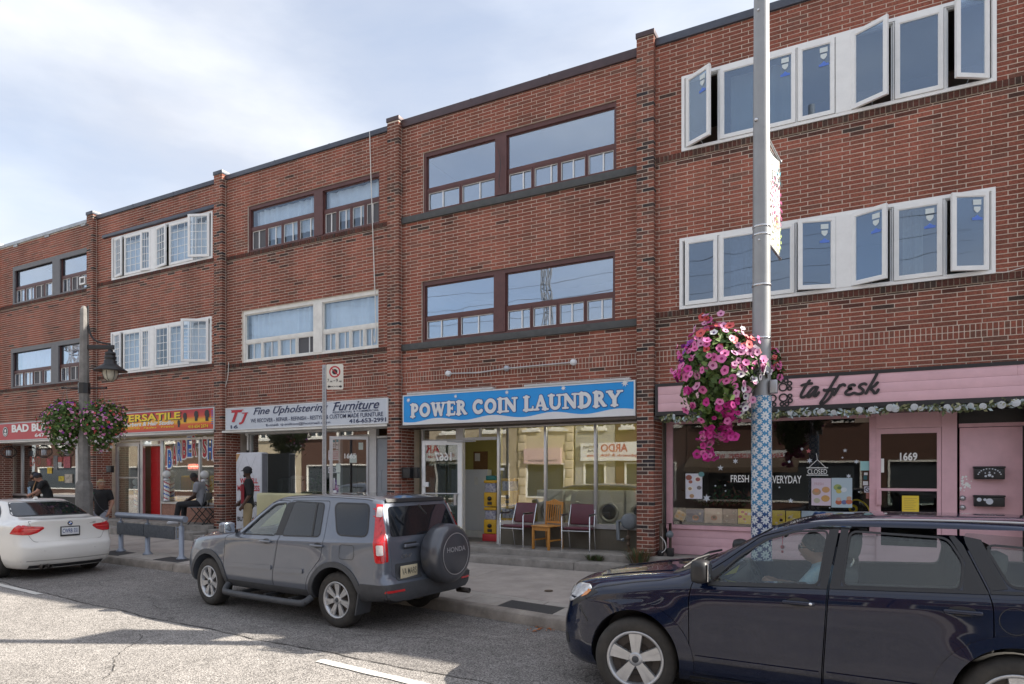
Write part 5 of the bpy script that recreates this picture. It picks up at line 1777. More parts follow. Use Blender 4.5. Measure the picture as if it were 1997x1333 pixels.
t = thing('open_sign','glowing red OPEN sign in the barber window','sign',(xs(373),YS+.05,zat(373,914)));mb.build('lit_letters',mat('neon_red',(.9,.2,.15),.5,emit=(1,.16,.10),estr=2.0),t)
mb = MB();mb.box(xs(361),xs(386),YS+.07,YS+.09,zat(370,918),zat(370,903));mb.build('backing',mat('pale_plastic',(.55,.55,.52),.5),t)
def barber_pole(label,px,p_top,p_bot,y,r=.075):
 x = xs(px,y);z0_,z1_ = zat(px,p_bot,y),zat(px,p_top,y);h_ = z1_ - z0_
 t = thing('barber_pole',label,'barber pole',(x,y,z0_),0,'barber poles at the barber shop')
 mb = MB();n = 20;m_ = 22
 vs,fs = [],[]
 for i in range(m_+1):
  for k in range(n): a = 2*math.pi*k/n;vs.append((r*math.cos(a),r*math.sin(a),h_*(.08+.58*i/m_)))
 b = MB();b.v = vs
 for i in range(m_):
  for k in range(n):
   b.f.append((i*n+k,i*n+(k+1) % n,(i+1)*n+(k+1) % n,(i+1)*n+k));b.sm.append(True)
   b.m.append([0,0,1,0,0,2][int((k/n*6+i/m_*14) % 6)])
 b.build('striped_tube',[M_LETW,M_BLUEI,M_REDI],t,True)
 mb.lathe([(0,0),(r*1.2,0),(r*1.2,h_*.06),(r,h_*.08)],16);mb.lathe([(r,h_*.66),(r*1.15,h_*.68),(r*1.15,h_*.73),(r*.5,h_*.76),(0,h_*.76)],16);mb.build('collar',M_ALU,t,True)
 mb = MB();mb.ball((0,0,h_*.88),h_*.12,14,10);mb.build('globe',M_SIGNW,t,True)
barber_pole('red white and blue barber pole at the left edge of the barber window',325,917,978,YS - .06)
barber_pole('red white and blue barber pole behind the seated man',399,917,985,YS - .06)
barber_pole('dark red and blue barber pole reflection, built as a solid pole inside the glass door',266,933,990,YS+.18,.07)  # solid pole added to stand for the reflection in the door glass
def barber_chair(label,px,y,m):
 t = thing('barber_chair',label,'barber chair',(xs(px,y),y,zl2),0,'barber chairs in the shop')
 mb = MB();mb.bbox(-.3,.3,-.3,.3,.45,.6,.05);mb.build('seat',m,t,True)
 mb = MB();mb.bbox(-.27,.27,.25,.38,.55,1.25,.05);mb.build('backrest',m,t,True)
 mb = MB();mb.lathe([(0,0),(.3,0),(.3,.04),(.06,.08),(.06,.45),(0,.45)],16);mb.build('pedestal',M_ALU,t,True)
 for s_ in (-1,1):
  mb = MB();mb.bbox(s_*.3 - .04,s_*.3+.04,-.25,.25,.6,.78,.02);mb.build('armrest',M_BLACK,t,True)
M_YV = mat('yellow_cape',(.62,.42,.02),.5)
barber_chair('yellow draped barber chair behind the left barber window',348,1.6,M_YV)
barber_chair('yellow draped barber chair behind the right barber window',405,1.3,M_YV)
barber_chair('dark red barber chair deeper inside the barber shop',375,2.3,M_REDI)
strip_light('lit strip light on the left of the barber shop ceiling',PX[1]+1.0,PX[1]+2.2,1.8,3.1)
strip_light('lit strip light on the right of the barber shop ceiling',PX[1]+3.2,PX[1]+4.6,2.4,3.1)
poster('price poster high in the barber window',371,391,862,874,YS+.03,M_PAPER,[],[('VIT',.5,.9,.2,.7,M_INK)])
poster('blue picture high in the barber window',337,370,864,884,1.4,mat('sky_blue_print',(.12,.3,.5),.6),[])
mailbox('black mailbox with papers on the barber brick return',207,908,921,9,.0,0)
for px,ln in ((782,'left'),(797,'right')):
 pass
mailbox('left black mailbox on the brick return by the laundry door',784,911,932,15,.02,0)
mailbox('right black mailbox on the brick return by the laundry door',803,911,932,11,.1,0)
# ---------- far dark bar front
zl1 = 0.62
zh1 = zat(60,868)
soffit(U1,PX[0]+PIERW+.003,PX[1] - .003,SG1.location.z - .055,M_OFFW)
c = [xs(-12),xs(43),xs(150)]
W1 = glazed_front(U1,c,zl1+.55,zh1+.06,M_ALU,w=.07)
mb = MB();mb.box(c[0] - .3,c[-1]+.1,YS,YS+.1,zl1,zl1+.548);mb.build('stall_riser',M_BLACK,U1)
mb = MB()
d0,d1 = xs(153),PX[1] - .02
mb.box(d0 - .05,d0+.02,YS - .03,YS+.06,zl1,zh1);mb.box(d0+.02,d1,YS - .01,YS+.05,zh1 - .1,zh1);mb.build('door_frame',M_ALU,U1)
mb = MB();mb.box(d0+.02,d1,YS+.0,YS+.04,zl1,zh1 - .1);mb.build('dark_door',M_DARK,U1)
mb = MB();mb.box(c[0],c[1] - .04,YS+.10,YS+.12,zl1+.55,zh1);mb.build('dark_blind',M_BLACK,U1)
mb = MB();put_text(mb,'BAD',xs(59,YS+.02),xs(80,YS+.02),zat(60,909),zat(60,890),YS+.008,.0,thick=.002);put_text(mb,'BUDDHA',xs(89),xs(125),zat(95,909),zat(95,890),YS+.008,.0,thick=.002);mb.build('window_lettering',mat('dull_red_letters',(.35,.09,.07),.5),W1)
def lantern(label,px,py,y):
 x,z = xs(px,y),zat(px,py,y)
 t = thing('hanging_lantern',label,'lantern',(x,y,z),0,'lanterns under the far red sign')
 mb = MB()
 for k in range(10):
  a = 2*math.pi*k/10
  mb.tube([(math.cos(a)*.22*math.sin(R(q)),math.sin(a)*.22*math.sin(R(q)),.18*math.cos(R(q))) for q in range(20,161,20)],.008,4,False)
 mb.lathe([(.09,.16),(.09,.20)],12);mb.lathe([(.09,-.16),(.09,-.2)],12);mb.build('cage',M_BLACK,t,True)
 mb = MB();mb.lathe([(0,-.12),(.07,-.12),(.07,.06),(0,.06)],12);mb.build('candle',M_SIGNG,t,True)
 mb = MB();mb.tube([(0,0,.18),(0,0,zh1 - z+.1)],.006,4);mb.build('cord',M_BLACK,t,True)
lantern('dark cage lantern hanging at the left of the far bar window',17,881,.1)
lantern('dark cage lantern hanging near the flower baskets at the far bar',86,880,.1)
for k,(pa,pb,t_,b_,cc,lab) in enumerate(((92,99,894,907,(.45,.08,.10),'red flyer on the far bar window'),(92,101,911,923,(.7,.45,.03),'yellow flyer on the far bar window'),(104,112,888,916,(.2,.2,.21),'tall grey menu on the far bar window'),(113,121,891,900,(.45,.10,.08),'small red and white card on the far bar window'),(113,120,901,911,(.6,.6,.58),'small white card on the far bar window'),(124,137,890,912,(.42,.10,.12),'red flowered flyer on the far bar window'),(126,141,924,941,(.48,.42,.35),'framed pale picture low on the far bar window'),(114,125,928,938,(.55,.42,.03),'yellow sticker low on the far bar window'))):
 poster(lab,pa,pb,t_,b_,YS - .004 - .001*k,mat('flyer_%d' % k,cc,.6,noise=.5,nscale=14),[])
# ================================================================== THE OTHER SIDE OF THE STREET (seen in the glass)
OY = -22.0
def opp(px,py,Y=YS,oy=OY):
 """where the mirror image seen at a photo pixel in the glass plane Y really stands"""
 r = ray(px,py)
 P = CAMP+r*((Y - CAMP.y)/r.y)
 d = Vector((r.x,-r.y,r.z))
 return P+d*((oy - P.y)/d.y)
M_CREAM = mat('cream_stucco',(0.52,0.44,0.32),0.9,noise=0.12,nscale=2)
M_STONE = mat('buff_stone',(0.36,0.30,0.22),0.9,noise=0.2,nscale=3)
M_OBRICK = mat('opposite_brick',(0.10,0.05,0.036),0.9,noise=0.25,nscale=5)
M_OGREY = mat('grey_render',(0.34,0.33,0.31),0.9,noise=0.12,nscale=2)
M_FLATG = mat('flat_dark_glass',(0.05,0.06,0.07),0.08)
mb = MB();mb.box(-60,60,OY+.01,-17.3,-.05,.14);struct(mb.build('far_pavement',M_CONC))
mb = MB()
xs_o = np.linspace(-60,60,2);mb.quad((-60,-17.31,0.0),(60,-17.31,0.0),(60,-10.34,0.0),(-60,-10.34,0.0));struct(mb.build('far_road',M_ASPH))
def oblock(label,x0,x1,h,m,nwin,shop=True,trim=M_OFFW,sillz=4.4,name='shop_house'):
 U = thing(name,label,'building',(x0,OY,0),0,'shop houses across the street')
 hs = []
 w = (x1 - x0)/nwin
 for k in range(nwin):
  c = x0+(k+.5)*w
  hs.append((c - w*.27,c+w*.27,sillz,sillz+1.5))
 if shop: hs.append((x0+.5,x1 - .5,.5,2.5))
 mb = MB();holed_wall(mb,x0,x1,0,h,OY,hs)
 mb.box(x0,x1,OY - 9,OY - 8.8,0,h);mb.box(x0,x1,OY - 9,OY - .02,h - .25,h - .05);mb.box(x0,x0+.15,OY - 9,OY - .02,0,h - .3);mb.box(x1 - .15,x1,OY - 9,OY - .02,0,h - .3);mb.box(x0+.15,x1 - .15,OY - 4,OY - 3.9,0,h - .3)
 mb.build('wall',m,U,fix=False)
 mb = MB();mb.bbox(x0 - .05,x1+.05,OY - .3,OY+.22,h,h+.3,.03);mb.build('cornice',trim,U)
 for (a,b,c,d) in hs:
  mb = MB();mb.frect(a,b,c,d,.09,OY - .12,OY+.03)
  if c > 3: mb.box((a+b)/2 - .04,(a+b)/2+.04,OY - .1,OY+.02,c+.09,d - .09);mb.box(a - .1,b+.1,OY - .02,OY+.14,c - .14,c - .002)
  f = mb.build('window' if c > 3 else 'shop_window',trim,U)
  g = MB();g.box(a+.09,b - .09,OY - .09,OY - .08,c+.09,d - .09);g.build('pane',M_FLATG,f)
 return U
def osign(label,pa,pb,top,bot,face,words,ink):
 a,b = opp(pa,top,oy=OY+.2),opp(pb,bot,oy=OY+.2)
 x0,x1,z1,z0 = a.x,b.x,a.z,opp(pa,bot,oy=OY+.2).z
 t = thing('shop_sign',label,'sign',(x0,OY+.2,z0),0,'signs across the street')
 mb = MB();mb.box(x0,x1,OY+.02,OY+.2,z0,z1);mb.build('sign_case',face,t)
 # lettering faces the street, so it is mirrored in our frame
 for (s_,u0,u1,v0,v1,m_) in words:
  q = MB()
  vs,fs = text_geo(s_,.02)
  ax = min(v[0] for v in vs);bx = max(v[0] for v in vs);az = min(v[1] for v in vs);bz = max(v[1] for v in vs)
  X0,X1 = x1 - u0*(x1 - x0),x1 - u1*(x1 - x0)
  Z0,Z1 = z0+v0*(z1 - z0),z0+v1*(z1 - z0)
  q.add([(X0+(v[0] - ax)/(bx - ax)*(X1 - X0),OY+.206,Z0+(v[1] - az)/(bz - az)*(Z1 - Z0)) for v in vs],fs,False)
  q.build('lettering',m_,t)
xA,xB,xC,xD,xE = opp(1010,900).x,opp(1118,900).x,opp(1131,900).x,opp(1300,900).x,opp(1610,900).x
oblock('buff stone shop house across the street, left of the cream one',xA - 9,xA - .05,7.6,M_STONE,3)
U_ = oblock('cream stucco shop house with quoins across the street',xA,xB,7.4,M_CREAM,2)
for k in range(14):
 for xx in (xA+.02,xB - .52):
  mb = MB();mb.bbox(xx+(.1 if k % 2 else 0),xx+.5,OY - .02,OY+.06,.2+k*.5,.66+k*.5,.02);mb.build('quoin',M_CREAM,U_)
oblock('grey rendered shop house across the street beside the cream one',xB+.1,xC+2.0,7.0,M_OGREY,1)
oblock('dark brick shop house across the street with the kitchen sign',xC+2.05,xD+1,7.8,M_OBRICK,3)
oblock('dark brick shop house across the street with the clothing sign',xD+1.05,xE+2,7.6,M_OBRICK,4)
oblock('dark brick shop house at the right end across the street',xE+2.05,xE+13,7.2,M_OBRICK,3)
xl = xA - 9.1
for k,(w,h,m,lab) in enumerate(((8,7.9,M_OBRICK,'brick'),(7,7.0,M_CREAM,'cream'),(9,8.2,M_OBRICK,'tall brick'),(8,7.2,M_STONE,'buff'),(10,7.6,M_OBRICK,'wide brick'))):
 oblock(f'{lab} shop house across the street, {["first", "second", "third", "fourth", "fifth"][k]} to the left of the stone one',xl - w,xl - .05,h,m,3)
 xl -= w
osign('white sign across the street with red ARDO lettering',1131,1262,864,899,M_SIGNW,[('ARDO',.28,.68,.48,.92,M_REDI),('Kitchen',.72,.96,.70,.92,M_NAVY),('Ltd.',.76,.90,.50,.66,M_NAVY),('Cupboards & Sink Units',.05,.90,.18,.38,M_REDI)],M_REDI)
osign('pink sign across the street with a small boat emblem',1021,1092,874,904,mat('pale_pink_sign',(.60,.42,.42),.5),[('Flowers Spa & Care',.1,.9,.1,.28,M_NAVY)],M_NAVY)
osign('white sign across the street with red clothing lettering',1372,1546,880,899,M_SIGNW,[("CLEANERS  CHILDREN'S  WEAR",.03,.93,.25,.75,M_REDI)],M_REDI)
aw = thing('awning','brown awning across the street under the clothing sign','awning',(xD+2,OY,2.4),0)
mb = MB();a0,a1 = opp(1345,905).x,opp(1560,905).x;mb.add([(a0,OY,2.75),(a1,OY,2.75),(a1,OY+1.3,2.2),(a0,OY+1.3,2.2),(a0,OY+1.3,1.95),(a1,OY+1.3,1.95)],[(0,1,2,3),(3,2,5,4)]);mb.build('canvas',mat('brown_canvas',(.10,.07,.05),.9),aw)
# lattice towers far behind, mirrored in the upper panes
M_STEEL = mat('galvanised_steel',(.16,.16,.17),.6)
def lattice(label,x,y,h,w0):
 t = thing('transmission_tower',label,'tower',(x,y,0),0,'transmission towers')
 mb = MB()
 n = 11
 lv = [(h*i/n,w0*(1 - .82*min(1,i/(n*.62)) ** .9 if i < n*.62 else .18)) for i in range(n+1)]
 cs = lambda k: [(-lv[k][1],-lv[k][1],lv[k][0]),(lv[k][1],-lv[k][1],lv[k][0]),(lv[k][1],lv[k][1],lv[k][0]),(-lv[k][1],lv[k][1],lv[k][0])]
 r_ = .11
 for k in range(n):
  a,b = cs(k),cs(k+1)
  for j in range(4):
   mb.tube([a[j],b[j]],r_,4,False);mb.tube([a[j],b[(j+1) % 4]],r_*.7,4,False);mb.tube([a[(j+1) % 4],b[j]],r_*.7,4,False);mb.tube([b[j],b[(j+1) % 4]],r_*.7,4,False)
 mb.build('lattice',M_STEEL,t,True)
 for q in ((.66,.80,.94) if h < 40 else (.88,.96)):
  mb = MB();z = h*q
  for s_ in (-1,1):
   mb.tube([(0,0,z+1.2),(s_*w0*1.5,0,z)],r_,4,False);mb.tube([(0,0,z),(s_*w0*1.5,0,z)],r_,4,False)
   for f in (.3,.55,.8): mb.tube([(s_*w0*1.5*f,0,z),(s_*w0*1.5*(f - .15),0,z+1.2*(1 - f+.1))],r_*.7,4,False)
  mb.build('cross_arm',M_STEEL,t,True)
 return t
p = opp(1066,600,.09,-92);lattice('steel lattice transmission tower far across the street',p.x,-92,46,3.6)
p = opp(140,560,.09,-60);lattice('second steel lattice transmission tower, nearer and to the left',p.x,-60,38,3.2)
for k in range(5):
 mb = MB();P = [(-140+14*i,-92+1.7*i*.0,24+k*2.6+.012*(-140+14*i - p.x/3) ** 2*.05) for i in range(20)]
 mb.tube(P,.04,4);tag(mb.build('power_line',M_STEEL),['lowest','second lowest','middle','second highest','highest'][k]+' thin power line strung between the transmission towers','wire','power lines')
# ================================================================== CARS
from mathutils.bvhtree import BVHTree
def paint(name,col,rough=0.32,metal=0.0,coat=1.0,dirt=(0.16,0.14,0.12),film=0.45,spots=0.04):
 m = mat(name,col,rough,metal,coat=coat,spec=0.12)
 nt = m.node_tree;b = nt.nodes['Principled BSDF']
 # road film: more of it low down on the body (real dirt, object height)
 tcn = nt.nodes.new('ShaderNodeTexCoord');sp = nt.nodes.new('ShaderNodeSeparateXYZ')
 nt.links.new(tcn.outputs['Object'],sp.inputs[0])
 mr = nt.nodes.new('ShaderNodeMapRange')
 mr.inputs['From Min'].default_value = 0.62;mr.inputs['From Max'].default_value = 0.22
 mr.inputs['To Min'].default_value = 0.0;mr.inputs['To Max'].default_value = film
 nt.links.new(sp.outputs['Z'],mr.inputs['Value'])
 nz = nt.nodes.new('ShaderNodeTexNoise');nz.inputs['Scale'].default_value = 5;nz.inputs['Detail'].default_value = 7
 nt.links.new(tcn.outputs['Object'],nz.inputs['Vector'])
 mu = nt.nodes.new('ShaderNodeMath');mu.operation = 'MULTIPLY'
 nt.links.new(mr.outputs[0],mu.inputs[0]);nt.links.new(nz.outputs['Fac'],mu.inputs[1])
 ad = nt.nodes.new('ShaderNodeMath');ad.operation = 'ADD';ad.use_clamp = True
 nz2 = nt.nodes.new('ShaderNodeTexNoise');nz2.inputs['Scale'].default_value = 2.2;nz2.inputs['Detail'].default_value = 8
 nt.links.new(tcn.outputs['Object'],nz2.inputs['Vector'])
 m2 = nt.nodes.new('ShaderNodeMapRange');m2.inputs['From Min'].default_value = .45;m2.inputs['From Max'].default_value = .8;m2.inputs['To Max'].default_value = spots
 nt.links.new(nz2.outputs['Fac'],m2.inputs['Value'])
 nt.links.new(mu.outputs[0],ad.inputs[0]);nt.links.new(m2.outputs[0],ad.inputs[1])
 mx_ = nt.nodes.new('ShaderNodeMixRGB');mx_.inputs['Color1'].default_value = (*col,1);mx_.inputs['Color2'].default_value = (*dirt,1)
 nt.links.new(ad.outputs[0],mx_.inputs['Fac']);nt.links.new(mx_.outputs[0],b.inputs['Base Color'])
 r2 = nt.nodes.new('ShaderNodeMath');r2.operation = 'MULTIPLY_ADD';r2.inputs[1].default_value = 0.8;r2.inputs[2].default_value = rough
 nt.links.new(ad.outputs[0],r2.inputs[0]);nt.links.new(r2.outputs[0],b.inputs['Roughness'])
 c2 = nt.nodes.new('ShaderNodeMath');c2.operation = 'MULTIPLY_ADD';c2.inputs[1].default_value = 0.7;c2.inputs[2].default_value = 0.03
 nt.links.new(ad.outputs[0],c2.inputs[0]);nt.links.new(c2.outputs[0],b.inputs['Coat Roughness'])
 return m
M_TRIM = mat('black_car_trim',(0.022,0.022,0.024),0.5)
M_TRIMG = mat('grey_car_cladding',(0.055,0.058,0.065),0.6,noise=0.2,nscale=7)
M_CABIN = mat('grey_cabin_cloth',(0.07,0.072,0.075),0.9)
M_CABINL = mat('pale_cabin_lining',(0.30,0.30,0.29),0.9)
M_TYRE = mat('tyre_rubber',(0.024,0.023,0.022),0.8,noise=0.35,nscale=9,col2=(0.05,0.045,0.04))
M_RIM = mat('alloy_rim',(0.50,0.51,0.53),0.35,metal=0.7,noise=0.15,nscale=6)
M_RIMD = mat('brake_dark',(0.06,0.05,0.045),0.6,metal=0.3)
M_CHROME = mat('chrome',(0.75,0.76,0.78),0.12,metal=1.0)
M_TAIL = mat('red_tail_lens',(0.55,0.01,0.015),0.12,coat=1.0,noise=0.25,nscale=18)
M_TAILW = mat('clear_tail_lens',(0.62,0.58,0.57),0.12,coat=1.0,noise=0.2,nscale=20)
M_HEAD = mat('headlamp_lens',(0.58,0.60,0.62),0.1,coat=1.0,noise=0.5,nscale=18)
M_AMBER = mat('amber_lens',(0.65,0.22,0.03),0.15,coat=1.0)
def curve(pts,k=0.10):
 """smooth function through (x, v) points"""
 xs = np.array([p[0] for p in pts],float);vs = np.array([p[1] for p in pts],float)
 g = np.linspace(xs[0] - 1,xs[-1]+1,900)
 v = np.interp(g,xs,vs)
 s = max(1,int(k/(g[1] - g[0])))
 ker = np.hanning(2*s+3);ker /= ker.sum()
 vp = np.pad(v,(s+1,s+1),mode='edge')
 v2 = np.convolve(vp,ker,mode='valid')
 return lambda x: float(np.interp(x,g,v2))
class Body:
 """car shell lofted from a side silhouette and half sections; local x runs from the nose to the tail, y<0 is the driver's side"""
 def __init__(s,sp):
  s.sp = sp
  ns,per = sp.get('ns',84),5
  x0,x1 = sp['x0'],sp['x1']
  sec = sp['section']            # x -> list of (y, z)
  xf,xr = sp['xf'],sp['xr']
  t = [0.5 - 0.5*math.cos(math.pi*i/(ns - 1)) for i in range(ns)]
  t = [0.55*a+0.45*i/(ns - 1) for i,a in enumerate(t)]
  rows = []
  bf,br = sp.get('bf',0.1),sp.get('br',0.05)
  rcf,rcr = sp.get('rcf',0.3),sp.get('rcr',0.16)
  for u in t:
   X = x0+(x1 - x0)*u
   pts = s.dense(sec(X),per)
   out = []
   for i,(y,z) in enumerate(pts):
    x = X
    for _ in range(3):
     a,b = xf(z),xr(z)
     x = a+(b - a)*u
     y,z = s.dense(sec(x),per)[i]
    d = x - xf(z)
    W_ = max(sp['W'],1e-3)
    if d < rcf:
     q = (rcf - d)/rcf
     y *= 1 - sp.get('cf',0.22)*(1 - math.sqrt(max(0,1 - q*q)))
    d = xr(z) - x
    if d < rcr:
     q = (rcr - d)/rcr
     y *= 1 - sp.get('cr',0.10)*(1 - math.sqrt(max(0,1 - q*q)))
    x += bf*(y/W_) ** 2*(1 - u) ** 6 - br*(y/W_) ** 2*u ** 8
    out.append((x,y,z))
   rows.append(out)
  n = len(rows[0])
  bm = bmesh.new()
  def V(p): return bm.verts.new(p)
  L = [[V((x,-y,z)) for (x,y,z) in r] for r in rows]
  Rr = [[V((x,y,z)) for (x,y,z) in r] for r in rows]
  for G,fl in ((L,0),(Rr,1)):
   for i in range(ns - 1):
    for k in range(n - 1):
     f = [G[i][k],G[i+1][k],G[i+1][k+1],G[i][k+1]]
     bm.faces.new(f if fl else f[::-1])
  M = 14
  for i,sgn in ((0,1),(ns - 1,-1)):
   b_ = bf if i == 0 else -br
   grid = []
   for k in range(n):
    x,y,z = rows[i][k]
    base = x - b_*(y/sp['W']) ** 2
    grid.append([V((base+b_*(y*(1 - 2*j/M)/sp['W']) ** 2,y*(1 - 2*j/M),z)) for j in range(M+1)])
   for k in range(n - 1):
    for j in range(M):
     f = [grid[k][j],grid[k][j+1],grid[k+1][j+1],grid[k+1][j]]
     bm.faces.new(f if sgn > 0 else f[::-1])
  bmesh.ops.remove_doubles(bm,verts=bm.verts,dist=1e-4)
  bmesh.ops.dissolve_degenerate(bm,edges=bm.edges,dist=1e-5)
  bmesh.ops.recalc_face_normals(bm,faces=bm.faces)
  s.me = bpy.data.meshes.new('body')
  bm.to_mesh(s.me)
  s.bvh = BVHTree.FromBMesh(bm)
  bm.free()
 @staticmethod
 def dense(P,per):
  out = []
  n = len(P)
  for i in range(n - 1):
   p0,p1,p2,p3 = P[max(i - 1,0)],P[i],P[i+1],P[min(i+2,n - 1)]
   for k in range(per):
    t = k/per
    q = []
    for c in (0,1):
     a,b = p1[c],p2[c]
     m1 = 0.5*(p2[c] - p0[c])*0.7;m2 = 0.5*(p3[c] - p1[c])*0.7
     q.append((2*t ** 3 - 3*t*t+1)*a+(t ** 3 - 2*t*t+t)*m1+(-2*t ** 3+3*t*t)*b+(t ** 3 - t*t)*m2)
    out.append((max(q[0],0.0),q[1]))
  out.append(P[-1])
  return out
 def hit(s,axis,u,v):
  o,d = {'L': ((u,-4,v),(0,1,0)),'R': ((u,4,v),(0,-1,0)),'B': ((12,u,v),(-1,0,0)),'F': ((-12,u,v),(1,0,0)),'T': ((u,v,6),(0,0,-1))}[axis]
  loc,nr,i,dist = s.bvh.ray_cast(Vector(o),Vector(d))
  if loc is None:
   return None,None
  if nr.dot(Vector(d)) > 0: nr = -nr
  return loc,nr
 def skin(s,name,poly,axis,m,parent,off=0.003,thick=0.006,step=0.05,smooth=True,dome=0.0,local=True):
  """a panel whose outline is drawn in side, rear, front or top view, laid on the body surface"""
  bm = bmesh.new()
  vs = [bm.verts.new((a,b,0)) for a,b in poly]
  bm.faces.new(vs)
  us = [p[0] for p in poly];ws = [p[1] for p in poly]
  for c,lo,hi in ((0,min(us),max(us)),(1,min(ws),max(ws))):
   k = lo+step
   while k < hi - step*.3:
    co = Vector((k,0,0)) if c == 0 else Vector((0,k,0));no = Vector((1,0,0)) if c == 0 else Vector((0,1,0))
    bmesh.ops.bisect_plane(bm,geom=list(bm.verts)+list(bm.edges)+list(bm.faces),plane_co=co,plane_no=no,dist=1e-6)
    k += step
  bmesh.ops.triangulate(bm,faces=[f for f in bm.faces if len(f.verts) > 4])
  bm.verts.index_update()
  bound = set(v.index for e in bm.edges if e.is_boundary for v in e.verts)
  P,Q = [],[]
  last = None
  for v in bm.verts:
   loc,nr = s.hit(axis,v.co.x,v.co.y)
   dv = {'L': (0,1,0),'R': (0,-1,0),'B': (-1,0,0),'F': (1,0,0),'T': (0,0,-1)}[axis]
   if loc is None or -nr.dot(Vector(dv)) < 0.16:
    # past the edge of the silhouette: take the nearest point of the shell instead
    wd = s.sp['W']
    guess = {'L': (v.co.x,-wd,v.co.y),'R': (v.co.x,wd,v.co.y),'B': (s.sp['xr'](v.co.y),v.co.x,v.co.y),'F': (s.sp['xf'](v.co.y),v.co.x,v.co.y),'T': (v.co.x,v.co.y,2)}[axis]
    loc,nr,_,_ = s.bvh.find_nearest(Vector(guess))
   o = off+(dome if v.index not in bound else 0)
   P.append(loc+nr*o);Q.append(loc+nr*(off - thick))
  F = [[v.index for v in f.verts] for f in bm.faces]
  E_ = [(e.verts[0].index,e.verts[1].index) for e in bm.edges if e.is_boundary]
  bm.free()
  n = len(P)
  mb = MB()
  mb.add(P+Q,F,smooth)
  mb.add(P+Q,[[i+n for i in f[::-1]] for f in F],smooth)
  mb.add(P+Q,[(a,b,b+n,a+n) for a,b in E_],False)
  # weld
  me = bpy.data.meshes.new(name)
  me.from_pydata([tuple(p) for p in P+Q],[],F+[[i+n for i in f[::-1]] for f in F]+[(a,b,b+n,a+n) for a,b in E_])
  bm = bmesh.new();bm.from_mesh(me);bmesh.ops.recalc_face_normals(bm,faces=bm.faces);bm.to_mesh(me);bm.free()
  for p in me.polygons: p.use_smooth = smooth
  me.set_sharp_from_angle(angle=R(40))
  return link(name,me,m,parent,local)
def boolean(base,cutters,op='DIFFERENCE'):
 """cut one after another; a cut that swallows the shell is retried a hair to the side"""
 me = base
 for c in cutters:
  n0 = len(me.polygons)
  for k in range(6):
   if k > 1:
    c = c.copy();c.transform(Matrix.Translation((0.0007*k,0.0003,0.0011*k)))
   r = boolean1(me,[c],op,'MANIFOLD' if k != 1 else 'EXACT')
   if (op != 'DIFFERENCE' and len(r.polygons) > 20) or (op == 'DIFFERENCE' and len(r.polygons) > n0*0.4):
    break
  me = r
 return me
def boolean1(base,cutters,op='DIFFERENCE',solver='MANIFOLD'):
 o = bpy.data.objects.new('tmp',base);COL.objects.link(o)
 tmp = []
 for cme in cutters:
  c = bpy.data.objects.new('cut',cme);COL.objects.link(c);tmp.append(c)
  md = o.modifiers.new('b','BOOLEAN');md.operation = op;md.object = c;md.solver = solver
  if solver == 'EXACT': md.material_mode = 'TRANSFER'
 dg = bpy.context.evaluated_depsgraph_get()
 dg.update()
 me = bpy.data.meshes.new_from_object(o.evaluated_get(dg))
 for q in [o]+tmp: bpy.data.objects.remove(q)
 return me
def prism_me(poly,y0,y1,m,plane='XZ'):
 mb = MB();mb.prism(poly,y0,y1,plane)
 me = mb.mesh('c');bm = bmesh.new();bm.from_mesh(me)
 bmesh.ops.remove_doubles(bm,verts=bm.verts,dist=1e-6);bmesh.ops.recalc_face_normals(bm,faces=bm.faces);bm.to_mesh(me);bm.free()
 me.materials.append(m)
 return me
def grow(poly,d):
 n = len(poly);out = []
 area = sum(poly[i][0]*poly[(i+1) % n][1] - poly[(i+1) % n][0]*poly[i][1] for i in range(n))
 sg = 1 if area > 0 else -1
 for i in range(n):
  a,b,c = Vector(poly[i - 1]),Vector(poly[i]),Vector(poly[(i+1) % n])
  e1 = (b - a).normalized();e2 = (c - b).normalized()
  n1 = Vector((e1.y,-e1.x))*sg;n2 = Vector((e2.y,-e2.x))*sg
  k = (n1+n2);k = k/max(k.length_squared,.3)*2 if k.length > 1e-6 else n1
  out.append((b.x+k.x*d,b.y+k.y*d))
 return out
def rounded(poly,r,n=4):
 out = []
 N = len(poly)
 for i in range(N):
  a,b,c = Vector(poly[i - 1]),Vector(poly[i]),Vector(poly[(i+1) % N])
  ra = min(r,(a - b).length*.45,(c - b).length*.45)
  p,q = b+(a - b).normalized()*ra,b+(c - b).normalized()*ra
  for k in range(n+1):
   t = k/n
   v = p*(1 - t) ** 2+b*2*t*(1 - t)+q*t*t
   out.append((v.x,v.y))
 return out
def finish(me,name,m,parent,ang=32):
 for p in me.polygons: p.use_smooth = True
 me.set_sharp_from_angle(angle=R(ang))
 o = bpy.data.objects.new(name,me);COL.objects.link(o)
 o.parent = parent
 return o
